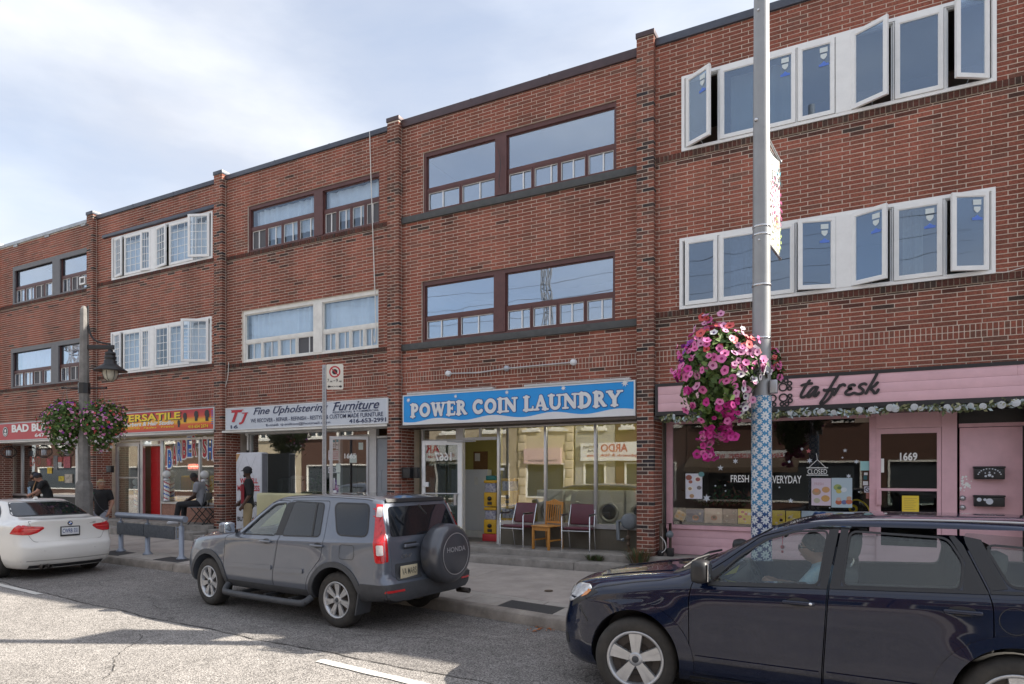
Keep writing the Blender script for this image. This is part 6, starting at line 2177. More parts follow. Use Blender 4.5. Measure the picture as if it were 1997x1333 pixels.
def wheel(parent,x,y,r,rim,width,style,out=-1,steer=0.0,dark=False):
 """tyre with its rim; out=-1: outer face towards -y"""
 Xm = Matrix.Translation((x,y,r)) @ Matrix.Rotation(steer,4,'Z')
 w = width/2
 s = out
 mb = MB();mb.X = Xm
 prof = [(rim,-w*.86),(rim+.012,-w*.95),(rim+(r - rim)*.35,-w*1.02),(rim+(r - rim)*.72,-w*.98),(r - .012,-w*.82),(r,-w*.62)]
 prof = prof+[(a,-b) for a,b in reversed(prof)]
 mb.lathe([(a,b*-s) for a,b in prof],44,axis='Y')
 # tread grooves
 for q in (-.35,0,.35):
  mb.lathe([(r+.0005,w*q - .006),(r - .004,w*q),(r+.0005,w*q+.006)],44,axis='Y')
 T = mb.build('wheel',M_TYRE,parent,True)
 mb = MB();mb.X = Xm
 f = s*w
 mb.lathe([(rim+.004,f*.90),(rim+.008,f*.97),(rim - .004,f*.98),(rim - .018,f*.90),(rim - .03,f*.3),(rim - .03,-f*.6)],44,axis='Y')
 rm = mb
 def P(a,rad,d): return (rad*math.cos(a),d,rad*math.sin(a))
 yo = f*.86
 def spoke(a,w0,w1,r0,r1,y0=yo,y1=None,th=.03):
  y1 = yo if y1 is None else y1
  vs = []
  for rad,ww,yy in ((r0,w0,y0),(r1,w1,y1)):
   for sd in (-1,1):
    da = math.atan2(ww/2,rad)
    vs += [P(a+sd*da,rad,yy),P(a+sd*da*1.1,rad,yy - s*th)]
  # verts: 0,1 (r0,-), 2,3 (r0,+), 4,5 (r1,-), 6,7 (r1,+)
  rm.add(vs,[(0,2,6,4),(0,4,5,1),(2,3,7,6),(1,5,7,3)],False)
 ri = rim - .012
 if style == 'five':
  for k in range(5):
   a = R(90+72*k)
   spoke(a,.075,.115,.05,ri,yo+s*-.012,yo)
   rm.add([P(a - .012,.09,yo+s*.003),P(a+.012,.09,yo+s*.003),P(a+.02,ri*.97,yo+s*.006),P(a - .02,ri*.97,yo+s*.006)],[(0,1,2,3)],False)
 elif style == 'split':
  for k in range(7):
   a = R(90+360/7*k)
   for sd in (-1,1):
    spoke(a+sd*.115,.026,.040,.05,ri,yo - s*.012,yo,.022)
   spoke(a,.05,.05,.05,.10,yo - s*.010,yo - s*.010)
 else:
  for k in range(10):
   a = R(36*k);spoke(a,.03,.035,.05,ri)
 rm.lathe([(0,yo - s*.004),(.045,yo - s*.002),(.062,yo - s*.014),(.062,yo - s*.04)],20,axis='Y')
 rm.build('rim',M_RIM,T,True)
 mb = MB();mb.X = Xm
 mb.lathe([(rim - .031,f*.45),(.04,f*.45)],30,axis='Y');mb.lathe([(.14,f*.55),(.14,f*.5),(.05,f*.56)],24,axis='Y');mb.build('brake_disc',M_RIMD,T,True)
 mb = MB();mb.X = Xm
 for k in range(5):
  a = R(54+72*k);c = P(a,.058 if style != 'five' else .075,yo)
  mb.lathe([(0,yo - s*.010),(.011,yo - s*.010),(.011,yo - s*.03)],8,(c[0],0,c[2]),'Y')
 mb.lathe([(0,yo+s*.001),(.028,yo+s*.0005),(.03,yo - s*.003)],16,axis='Y')
 mb.build('wheel_nuts',M_TRIMG,T,True)
 return T
def plate(parent,s_,X_,w=.30,h=.15,m=None,ink=None,frame=None):
 """licence plate on a transform: local x across, z up, faces +y -> transformed"""
 mb = MB();mb.X = X_;mb.bbox(-w/2,w/2,-.004,.004,-h/2,h/2,.003);p = mb.build('number_plate',m,parent,True)
 mb = MB();put_text(mb,s_,-w/2+.02,w/2 - .02,-h*.22,h*.30,-.005,.01,thick=.001);mb.v = [tuple(X_ @ Vector(v)) for v in mb.v];mb.build('lettering',ink,p,True)
 if frame:
  mb = MB();mb.X = X_;mb.frect(-w/2 - .012,w/2+.012,-h/2 - .015,h/2+.012,.014,-.009,.006);mb.box(-w/2,w/2,-.0095,-.004,-h/2 - .012,-h/2+.012);mb.build('plate_frame',frame,p,True)
 return p
def seat(parent,x,y,w,zc=.42,rest=.62,head=True,lean=.18,m=None,name='seat'):
 mb = MB();mb.bbox(x - .25,x+.25,y - w/2,y+w/2,zc - .12,zc+.10,.06)
 mb.X = Matrix.Translation((x+.26,y,zc)) @ Matrix.Rotation(lean,4,'Y')
 mb.bbox(-.07,.07,-w/2,w/2,0,rest,.06)
 o = mb.build(name,m or M_CABIN,parent,True)
 if head:
  mb = MB();mb.X = Matrix.Translation((x+.26,y,zc)) @ Matrix.Rotation(lean,4,'Y')
  mb.bbox(-.06,.05,-.13,.13,rest+.07,rest+.25,.05)
  o2 = mb.build('headrest',m or M_CABIN,o,True)
  mb = MB();mb.X = Matrix.Translation((x+.26,y,zc)) @ Matrix.Rotation(lean,4,'Y')
  for s_ in (-1,1): mb.tube([(0,s_*.06,rest - .02),(.02,s_*.06,rest+.05),(0,s_*.06,rest+.10)],.007,6)
  mb.build('headrest_post',M_CHROME,o,True)
 return o
# ------------------------------------------------------------------ grey SUV
def build_suv():
 c0 = math.cos(R(-4.73));s0 = math.sin(R(-4.73))
 yc = 0.83                   # centre line behind the left tyre plane
 ox,oy = -4.765 - s0*yc,-5.069+c0*yc
 C_ = thing('parked_car','grey boxy SUV with a covered spare wheel on its tailgate','car',(ox,oy,0),R(-4.73))
 P_ = paint('grey_metallic_paint',(0.140,0.158,0.195),0.28,metal=0.4)
 zt = curve([(-.95,.80),(-.80,.95),(-.3,1.03),(.30,1.09),(.62,1.14),(1.22,1.56),(1.45,1.615),(2.2,1.645),(3.0,1.625),(3.28,1.58),(3.42,1.50)],.10)
 zb = curve([(-.95,.78),(-.75,.90),(-.3,.98),(.35,1.035),(1.0,1.055),(2.3,1.085),(3.4,1.12)],.12)
 wb = curve([(-.95,.70),(-.6,.80),(0,.845),(1,.86),(2.6,.86),(3.4,.82)],.15)
 zr = curve([(-.95,.80),(-.7,.92),(-.3,1.0),(.3,1.06),(.60,1.10),(1.18,1.47),(1.45,1.53),(2.2,1.56),(3.0,1.545),(3.42,1.47)],.10)
 wr = curve([(-.95,.58),(-.3,.72),(.3,.76),(.62,.76),(1.2,.675),(2.2,.675),(3.1,.665),(3.42,.64)],.12)
 we = curve([(-.95,.5),(.3,.64),(.62,.66),(1.2,.59),(2.2,.60),(3.42,.57)],.12)
 zlow = curve([(-.95,.34),(-.5,.30),(2.9,.32),(3.45,.40)],.15)
 def sec(x):
  b = wb(x);l = zlow(x)
  fl = 0.0
  for cx in (0,2.62):
   fl = max(fl,math.exp(-((x - cx)/.42) ** 2))
  return [(0,l),(b - .16,l),(b - .03,l+.05),(b+.012+.02*fl,l+.17),(b+.015+.025*fl,.60),(b+.005+.012*fl,.80),(b - .006,zb(x) - .05),(b - .028,zb(x)),(wr(x),zr(x)),(we(x),(zr(x)+zt(x))/2+.02),(we(x)*.55,zt(x) - .006),(0,zt(x))]
 xf = curve([(.2,-.83),(.35,-.90),(.6,-.92),(.75,-.88),(.9,-.78),(1.05,-.70),(1.7,-.5)],.08)
 xr = curve([(.25,3.40),(.38,3.50),(.58,3.50),(.66,3.42),(.9,3.41),(1.1,3.38),(1.5,3.22),(1.65,3.14)],.05)
 B = Body(dict(x0=-.92,x1=3.5,section=sec,xf=xf,xr=xr,W=.86,bf=.22,br=.06,rcf=.35,cf=.20,rcr=.14,cr=.08))
 B.me.materials.append(P_)
 w1 = rounded([(.74,1.075),(1.46,1.09),(1.53,1.50),(1.28,1.475),(1.02,1.30)],.05)
 w2 = rounded([(1.60,1.095),(2.30,1.115),(2.25,1.51),(1.68,1.52)],.05)
 w3 = rounded([(2.62,1.15),(3.10,1.15),(3.02,1.52),(2.45,1.52)],.08)
 cab = [(.75,.45),(.75,1.02),(1.28,1.49),(1.5,1.545),(3.0,1.55),(3.2,1.1),(3.2,.45)]
 cuts = [prism_me(cab,-.62,.62,M_CABIN)]
 cuts += [prism_me(w,-1.2,1.2,P_) for w in (w1,)]
 for cx in (0,2.62):
  for a,b in ((-1.2,-.50),(.50,1.2)):
   cuts.append(prism_me([(cx+.405*math.cos(2*math.pi*k/40),.345+.41*math.sin(2*math.pi*k/40)) for k in range(40)],a,b,M_TRIM))
 ws = [(-.60,1.12),(.60,1.12),(.52,1.49),(-.52,1.49)]
 cuts.append(prism_me(ws,.3,1.4,M_TRIM,'YZ'))
 me = boolean(B.me.copy(),cuts)
 d1 = rounded([(.40,.40),(1.45,.40),(1.46,.62),(1.54,1.06),(1.60,1.535),(1.30,1.535),(1.0,1.36),(.62,1.085),(.40,1.02)],.05)
 d2 = rounded([(1.465,.40),(2.08,.40),(2.16,.62),(2.38,.85),(2.40,1.10),(2.35,1.55),(1.62,1.545),(1.555,1.06),(1.475,.62)],.05)
 doors = []
 for d in (d1,d2):
  doors.append(boolean(me.copy(),[prism_me(grow(d,-.0035),-1.3,-.58,P_)],'INTERSECT'))
 for d in (d1,d2):
  me = boolean(me,[prism_me(grow(d,.0035),-1.3,-.60,M_TRIM)])
 finish(me,'body',P_,C_)
 names = []
 for dm in doors:
  names.append(finish(dm,'door',P_,C_))
 D1,D2 = names
 # glass
 B.skin('window',w1,'L',M_CARG,D1,-.012,.004);B.skin('window',w1,'R',M_CARG,C_,-.012,.004)
 for w,par in ((w2,D2),(w3,C_)):
  B.skin('window',w,'L',M_CARGD2,par,.002,.006)
  B.skin('window',w,'R',M_CARGD2,C_,.002,.006)
 B.skin('windscreen',ws,'F',M_CARG,C_,-.01,.004)
 # black B pillar and seals
 B.skin('pillar_trim',[(1.475,1.085),(1.59,1.09),(1.675,1.525),(1.55,1.51)],'L',M_TRIM,C_,.004,.006)
 B.skin('quarter_bar',[(2.16,1.11),(2.19,1.11),(2.14,1.515),(2.11,1.515)],'L',M_TRIM,D2,.007,.004)
 for (w,par) in ((w1,D1),(w2,D2),(w3,C_)):
  o_,i_ = grow(w,.018),grow(w,.001)
  n = len(w)
  for k in range(0,n,1):
   pass
  # seal as four thin strips round the glass
  mbp = MB()
  for k in range(n):
   a,b = o_[k],o_[(k+1) % n];c,d = i_[(k+1) % n],i_[k]
   q = []
   for (u,v) in (a,b,c,d):
    loc,nr = B.hit('L',u,v)
    if loc is None: break
    q.append(loc+nr*.0035)
   if len(q) == 4: mbp.add(q,[(0,1,2,3)],True)
  mbp.build('window_seal',M_TRIM,par,True)
 # cladding round the arches, sills, bumpers
 for cx in (0,2.62):
  def ringpoly(r0,r1,a0,a1):
   A = [(cx+r1*math.cos(R(a)),.345+r1*math.sin(R(a))) for a in range(a0,a1+1,8)]
   Bq = [(cx+r0*math.cos(R(a)),.345+r0*math.sin(R(a))) for a in range(a1,a0 - 1,-8)]
   return A+Bq
  for sd in ('L','R'):
   B.skin('arch_flare',ringpoly(.408,.475,-8,188),sd,M_TRIMG if cx else M_TRIMG,C_,.012,.016,step=.03)
 B.skin('sill_cladding',[(.44,.335),(2.10,.335),(2.12,.43),(.44,.43)],'L',M_TRIMG,C_,.006,.01)
 for (a,b,par) in ((.45,1.44,D1),(1.50,2.06,D2)):
  B.skin('side_moulding',rounded([(a,.605),(b,.63),(b,.69),(a,.665)],.02),'L',P_,par,.016,.018,step=.08)
 # side step
 mb = MB();mb.tube(spline([(.50,-.86,.36),(.56,-.95,.29),(.75,-.97,.27),(2.0,-.97,.27),(2.17,-.94,.29),(2.2,-.86,.34)],5),.042,12);mb.build('side_step',M_TRIMG,C_,True)
 mb = MB()
 for xx in (.9,1.4,1.9): mb.box(xx - .03,xx+.03,-.95,-.6,.28,.32)
 mb.build('step_bracket',M_TRIM,C_,True)
 # tail
 rear_b = rounded([(-.84,.36),(.84,.36),(.86,.42),(.86,.585),(-.86,.585),(-.86,.42)],.03)
 B.skin('rear_bumper',rear_b,'B',M_TRIMG,C_,.02,.03,step=.07)
 B.skin('bumper_side',[(2.98,.37),(3.40,.40),(3.42,.585),(3.05,.585)],'L',M_TRIMG,C_,.012,.02)
 mb = MB();mb.add([(2.96,-.86,.20),(2.96,-.62,.20),(3.02,-.62,.50),(3.02,-.86,.50),(2.98,-.86,.20),(2.98,-.62,.20),(3.04,-.62,.50),(3.04,-.86,.50)],[(0,1,2,3),(4,5,6,7),(0,1,5,4),(3,2,6,7),(0,3,7,4),(1,2,6,5)]);mb.build('mud_flap',M_TRIMG,C_,True)
 B.skin('bumper_reflector',[(-.80,.50),(-.56,.50),(-.56,.525),(-.80,.525)],'B',M_TAIL,C_,.026,.01)
 B.skin('bumper_reflector',[(.56,.50),(.80,.50),(.80,.525),(.56,.525)],'B',M_TAIL,C_,.026,.01)
 rw = rounded([(-.64,1.135),(.64,1.135),(.55,1.49),(-.55,1.49)],.05)
 TG = B.skin('tailgate',rounded([(-.66,.66),(.66,.66),(.68,1.12),(.58,1.535),(-.58,1.535),(-.68,1.12)],.04),'B',P_,C_,.006,.012,step=.06)
 B.skin('rear_window',rw,'B',M_CARGD2,TG,.011,.006)
 B.skin('spoiler',[(-.56,1.535),(.56,1.535),(.54,1.575),(-.54,1.575)],'B',M_TRIM,C_,.03,.04)
 for sd in (-1,1):
  S_ = lambda P: [(sd*a,b) for a,b in P]
  lamp = rounded(S_([(.715,.85),(.80,.85),(.78,1.15),(.70,1.53),(.63,1.53),(.70,1.14)]),.015)
  Lm = B.skin('tail_light',lamp,'B',M_TAIL,C_,.003,.012,step=.03)
  ax = 'L' if sd < 0 else 'R'
  B.skin('tail_light',rounded([(3.27,.84),(3.375,.84),(3.335,1.12),(3.21,1.51),(3.12,1.53),(3.22,1.12)],.03),ax,M_TAIL,C_,.012,.02,step=.03)
  B.skin('clear_lens',rounded([(3.17,1.37),(3.225,1.37),(3.185,1.49),(3.145,1.49)],.015),ax,M_TAILW,Lm,.020,.014,step=.03)
  B.skin('clear_lens',rounded([(3.285,.93),(3.345,.93),(3.33,1.05),(3.27,1.05)],.015),ax,M_TAILW,Lm,.020,.014,step=.03)
  B.skin('headlight',rounded([(-.78,.80),(-.42,.90),(-.50,.97),(-.72,.92)],.03),ax,M_HEAD,C_,.006,.02,step=.05,dome=.006)
  B.skin('indicator',rounded([(-.80,.72),(-.70,.76),(-.68,.84),(-.78,.82)],.02),ax,M_AMBER,C_,.010,.02,step=.05)
 # tail fittings
 xx = xr(1.0)+.01
 mb = MB();mb.bbox(3.415,3.45,-.50,-.24,1.005,1.045,.012);mb.build('tailgate_handle',P_,TG,True)
 mb = MB();mb.bbox(3.405,3.418,-.48,-.26,.985,1.065,.02);mb.build('handle_recess',M_TRIM,TG,True)
 B.skin('plate_recess',rounded([(-.62,.62),(-.20,.62),(-.20,.82),(-.62,.82)],.03),'B',M_TRIMG,TG,.010,.008)
 XP = Matrix.Translation((3.435,-.42,.715)) @ Matrix.Rotation(R(90),4,'Z')
 plate(C_,'VA MARS',XP,.30,.15,mat('cream_plate',(.60,.52,.36),.5,noise=.06),mat('plate_green_grey',(.10,.10,.08),.6))
 mb = MB();put_text(mb,'CR-V',0,.19,0,.05,0,.02,.3,thick=.006);X_ = Matrix.Translation((3.432,-.56,.88)) @ Matrix.Rotation(R(90),4,'Z');mb.v = [tuple(X_ @ Vector(v)) for v in mb.v];mb.build('badge',M_CHROME,TG,True)
 sp = MB();sp.lathe([(.0,3.755),(.25,3.755),(.262,3.748),(.27,3.752),(.33,3.735),(.362,3.70),(.372,3.64),(.372,3.50),(.34,3.46),(0,3.45)],48,(0,.10,.895),'X')
 SPR = sp.build('spare_wheel_cover',mat('cover_grey_metallic',(0.085,0.09,0.105),0.33,metal=.4,coat=.6),C_,True)
 mb = MB();put_text(mb,'HONDA',-.19,.19,-.03,.035,0,.03,thick=.004);X_ = Matrix.Translation((3.757,.10,.95)) @ Matrix.Rotation(R(90),4,'Z');mb.v = [tuple(X_ @ Vector(v)) for v in mb.v];mb.build('lettering',mat('silver_letter',(.42,.43,.45),.4,metal=.5),SPR,True)
 mb = MB();mb.lathe([(.252,3.757),(.258,3.760),(.264,3.757)],48,(0,.10,.895),'X');mb.build('trim_ring',M_ALU,SPR,True)
 mb = MB();mb.tube([(3.46,-.28,1.52),(3.48,-.25,1.47),(3.50,-.18,1.40)],.014,6);mb.build('wiper',M_TRIM,TG,True)
 mb = MB();mb.lathe([(.035,0),(.035,.2),(.028,.2),(.028,0)],14,(3.35,.66,.33),'X',close=True);mb.build('exhaust',M_RIMD,C_,True)
 # sides: handles, flap, mirrors
 for (a,par) in ((1.20,D1),(2.20,D2)):
  loc,nr = B.hit('L',a+.1,1.0)
  B.skin('handle_recess',[(a+.02+.09+.07*math.cos(k*.52),1.0+.035*math.sin(k*.52)) for k in range(12)],'L',M_TRIM,par,.0025,.004)
  mb = MB();mb.bbox(a,a+.22,loc.y - .035,loc.y - .005,.983,1.012,.01);mb.build('door_handle',P_,par,True)
 fl_ = rounded([(2.70,.86),(2.93,.86),(2.93,1.03),(2.70,1.03)],.04)
 fo,fi = grow(fl_,.004),grow(fl_,-.002)
 mbp = MB()
 for k in range(len(fl_)):
  q = []
  for (u,v) in (fo[k],fo[(k+1) % len(fl_)],fi[(k+1) % len(fl_)],fi[k]):
   loc,nr = B.hit('L',u,v);q.append(loc+nr*.002)
  mbp.add(q,[(0,1,2,3)],False)
 mbp.build('fuel_flap_gap',M_TRIM,C_,True)
 for sd in (-1,1):
  mb = MB();mb.bbox(.50,.62,sd*.93 - .10,sd*.93+.10,1.07,1.23,.045);mr_ = mb.build('mirror',P_,C_,True)
  mb = MB();mb.bbox(.62,.626,sd*.93 - .08,sd*.93+.08,1.085,1.215,.003);mb.build('mirror_glass',M_CHROME,mr_,True)
  mb = MB();mb.box(.54,.60,min(sd*.78,sd*.86),max(sd*.78,sd*.86),1.08,1.12);mb.build('mirror_arm',M_TRIM,mr_,True)
 B.skin('roof_strip',[(1.2,-.66),(3.05,-.645),(3.05,-.60),(1.2,-.61)],'T',M_TRIM,C_,.004,.006)
 # cabin
 for yy in (-.36,.36): seat(C_,1.45,yy,.46,.62,.58)
 seat(C_,2.35,0,1.1,.62,.55)
 mb = MB();mb.bbox(.72,1.02,-.6,.6,.75,1.04,.06);mb.build('dashboard',M_CABIN,C_,True)
 mb = MB();mb.X = Matrix.Translation((1.13,-.36,.98)) @ Matrix.Rotation(R(65),4,'Y');mb.lathe([(.165+.015*math.cos(a*.785),.015*math.sin(a*.785)) for a in range(8)],20,close=True);mb.build('steering_wheel',M_TRIM,C_,True)
 for cx in (0,2.62):
  wheel(C_,cx,-.74,.343,.222,.20,'split',-1,R(-4) if cx == 0 else 0)
  wheel(C_,cx,.74,.343,.222,.20,'split',1)
 mb = MB();mb.box(-.5,3.2,-.5,.5,.30,.36);mb.build('underbody',M_TRIM,C_,True)
 return C_
def solid_dark_glass(name,col,rough=0.04):
 return mat(name,col,rough,spec=0.5,coat=0.15)
M_CARGD2 = solid_dark_glass('privacy_glass',(0.012,0.014,0.018))
build_suv()
# ------------------------------------------------------------------ white saloon
def build_saloon():
 C_ = thing('parked_car','white saloon car seen from behind with red tail lamps','car',(-13.81,-4.12,0),R(-4.5))
 P_ = paint('white_car_paint',(0.74,0.73,0.70),0.3,dirt=(.34,.31,.27))
 zt = curve([(0,.60),(.15,.70),(.9,.86),(1.4,.95),(1.55,1.0),(2.2,1.36),(2.5,1.415),(3.0,1.41),(3.25,1.365),(3.9,1.10),(4.05,1.075),(4.40,1.07),(4.5,1.03)],.10)
 zb = curve([(0,.58),(.3,.72),(1.3,.88),(2,.91),(3.2,.95),(3.9,.985),(4.5,.96)],.12)
 wb = curve([(0,.62),(.4,.76),(.9,.84),(2,.86),(3.5,.865),(4.1,.83),(4.52,.76)],.15)
 zr = curve([(0,.60),(.9,.84),(1.4,.925),(1.6,.985),(2.25,1.28),(2.6,1.335),(3.0,1.32),(3.25,1.27),(3.85,1.055),(4.05,1.045),(4.4,1.04),(4.52,.99)],.10)
 wr = curve([(0,.5),(.9,.72),(1.4,.74),(2.2,.60),(2.6,.60),(3.2,.60),(3.9,.70),(4.5,.66)],.12)
 we = curve([(0,.42),(.9,.58),(1.4,.62),(2.2,.52),(3.2,.52),(3.9,.60),(4.5,.56)],.12)
 def sec(x):
  b = wb(x)
  fl = max(math.exp(-((x - .76)/.4) ** 2),math.exp(-((x - 3.52)/.42) ** 2))
  return [(0,.19),(b - .16,.19),(b - .05,.23),(b+.005+.025*fl,.36),(b+.02+.025*fl,.60),(b+.018+.018*fl,.76),(b,zb(x) - .03),(b - .03,zb(x)+.005),(wr(x),zr(x)),(we(x),(zr(x)+zt(x))/2+.02),(we(x)*.55,zt(x) - .005),(0,zt(x))]
 xf = curve([(.2,.12),(.35,.02),(.55,.0),(.70,.10),(.9,.35),(1.4,.9)],.06)
 xr = curve([(.19,4.36),(.28,4.46),(.42,4.52),(.60,4.53),(.67,4.48),(.76,4.455),(.95,4.45),(1.04,4.47),(1.09,4.44),(1.5,4.0)],.03)
 B = Body(dict(x0=0,x1=4.53,section=sec,xf=xf,xr=xr,W=.87,bf=.3,br=.17,rcf=.4,cf=.25,rcr=.20,cr=.09,ns=90))
 B.me.materials.append(P_)
 cuts = []
 for cx in (.76,3.52):
  for a,b in ((-1.2,-.52),(.52,1.2)):
   cuts.append(prism_me([(cx+.355*math.cos(2*math.pi*k/40),.32+.36*math.sin(2*math.pi*k/40)) for k in range(40)],a,b,M_TRIM))
 me = boolean(B.me.copy(),cuts)
 w1 = rounded([(1.62,.95),(2.42,.965),(2.42,1.32),(2.2,1.27)],.04)
 w2 = rounded([(2.48,.97),(3.22,.99),(3.52,1.02),(3.34,1.16),(3.15,1.26),(2.48,1.32)],.05)
 d1 = rounded([(1.45,.30),(2.44,.30),(2.46,.95),(2.45,1.345),(2.2,1.31),(1.60,.97),(1.45,.88)],.05)
 d2 = rounded([(2.455,.30),(3.10,.30),(3.2,.52),(3.46,.74),(3.56,1.02),(3.40,1.16),(3.15,1.29),(2.465,1.345)],.05)
 doors = [boolean(me.copy(),[prism_me(grow(d,-.003),-1.3,-.55,P_)],'INTERSECT') for d in (d1,d2)]
 for d in (d1,d2): me = boolean(me,[prism_me(grow(d,.003),-1.3,-.56,M_TRIM)])
 finish(me,'body',P_,C_)
 D1,D2 = [finish(m_,'door',P_,C_) for m_ in doors]
 for w,par in ((w1,D1),(w2,D2)):
  B.skin('window_surround',grow(w,.022),'L',M_TRIM,par,.003,.005)
  B.skin('window',w,'L',M_CARGD2,par,.006,.005);B.skin('window',w,'R',M_CARGD2,C_,.004,.005)
 B.skin('windscreen',[(-.62,1.02),(.62,1.02),(.50,1.34),(-.50,1.34)],'F',M_CARGD2,C_,.003,.005)
 rw = rounded([(-.63,1.125),(.63,1.125),(.50,1.345),(-.50,1.345)],.05)
 B.skin('rear_window_seal',grow(rw,.018),'B',M_TRIM,C_,.002,.004)
 B.skin('rear_window',rw,'B',M_CARGD2,C_,.005,.004)
 # boot lid line, lamps
 lid = rounded([(-.56,.68),(.56,.68),(.63,.80),(.60,.97),(.635,1.045),(-.635,1.045),(-.60,.97),(-.63,.80)],.04)
 LID = B.skin('boot_lid',lid,'B',P_,C_,.004,.010,step=.06)
 lo,li = grow(lid,.004),grow(lid,-.001)
 g = MB()
 for k in range(len(lid)):
  q = []
  for (u,v) in (lo[k],lo[(k+1) % len(lid)],li[(k+1) % len(lid)],li[k]):
   loc,nr = B.hit('B',u,v)
   if loc is not None: q.append(loc+nr*.0052)
  if len(q) == 4: g.add(q,[(0,1,2,3)],False)
 g.build('lid_gap',M_TRIM,LID,True)
 for sd in (-1,1):
  S_ = lambda P: [(sd*a,b) for a,b in P]
  L_ = B.skin('tail_light',rounded(S_([(.40,.915),(.42,.95),(.62,.965),(.70,.985),(.735,.95),(.74,.81),(.60,.81),(.50,.84)]),.02),'B',M_TAIL,C_,.010,.02,step=.03,dome=.005)
  B.skin('tail_light',rounded([(4.12,.83),(4.37,.81),(4.37,.96),(4.25,.985)],.02),'L' if sd < 0 else 'R',M_TAIL,C_,.008,.02,step=.045,dome=.004)
  B.skin('lamp_strip',rounded(S_([(.47,.895),(.72,.895),(.72,.912),(.47,.912)]),.006),'B',mat('bright_red_lens',(.75,.08,.08),.15,coat=1),L_,.017,.006,step=.05)
  B.skin('headlight',rounded([(.12,.60),(.55,.70),(.50,.78),(.2,.70)],.03),'L' if sd < 0 else 'R',M_HEAD,C_,.005,.02)
  mb = MB();mb.bbox(1.62,1.76,sd*.93 - .10,sd*.93+.10,.96,1.10,.04);mr_ = mb.build('mirror',P_,C_,True)
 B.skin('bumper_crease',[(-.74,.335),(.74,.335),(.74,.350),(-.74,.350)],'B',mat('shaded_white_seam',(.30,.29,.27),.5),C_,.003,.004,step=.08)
 B.skin('lower_valance',[(-.62,.20),(.62,.20),(.62,.26),(-.62,.26)],'B',M_TRIM,C_,.004,.01,step=.08)
 for yy in (-.45,-.34):
  mb = MB();mb.lathe([(.038,0),(.038,.16),(.031,.16),(.031,0)],16,(4.36,yy,.235),'X',close=True);mb.lathe([(0,.05),(.031,.05)],16,(4.36,yy,.235),'X');mb.build('exhaust_tip',M_RIMD,C_,True)
 xx = B.hit('B',0,.84)[0].x
 plate(C_,'CWRB 551',Matrix.Translation((xx+.014,0,.845)) @ Matrix.Rotation(R(90),4,'Z'),.30,.15,mat('white_plate',(.66,.68,.70),.5),mat('plate_blue',(.03,.06,.22),.5),M_TRIM)
 loc,nr = B.hit('B',0,.985)
 mb = MB()
 mb.lathe([(0,.012),(.041,.011),(.043,.004),(.043,0)],24,(loc.x,0,.99),'X');bd = mb.build('roundel',M_INK,C_,True)
 mb = MB()
 for k in range(4):
  mb.cur = k % 2
  mb.add([(loc.x+.0135,0,.99)]+[(loc.x+.0135,.027*math.cos(R(90*k+15*j)),.99+.027*math.sin(R(90*k+15*j))) for j in range(7)],[tuple(range(8))],False)
 mb.build('roundel_quarter',[M_LETW,M_BLUEI],bd,True,fix=False)
 mb = MB();put_text(mb,'328i',0,.16,0,.04,0,.02,thick=.004);l2 = B.hit('B',.35,.98)[0];X_ = Matrix.Translation((l2.x+.006,.30,.965)) @ Matrix.Rotation(R(90+8),4,'Z');mb.v = [tuple(X_ @ Vector(v)) for v in mb.v];mb.build('badge',M_CHROME,LID,True)
 mb = MB();mb.X = Matrix.Translation((3.05,0,1.40));mb.prism([(-.07,0),(.08,0),(.07,.035),(.03,.05)],-.02,.02);mb.build('roof_aerial',P_,C_,True)
 for sd in (-1,1):
  for yy in (.35,):
   mb = MB();mb.ball(B.hit('B',sd*.42,.52)[0],.011,8,6);mb.build('parking_sensor',P_,C_,True)
 for cx in (.76,3.52):
  wheel(C_,cx,-.76,.318,.205,.22,'ten',-1);wheel(C_,cx,.76,.318,.205,.22,'ten',1)
 mb = MB();mb.box(.4,4.2,-.5,.5,.16,.24);mb.build('underbody',M_TRIM,C_,True)
build_saloon()
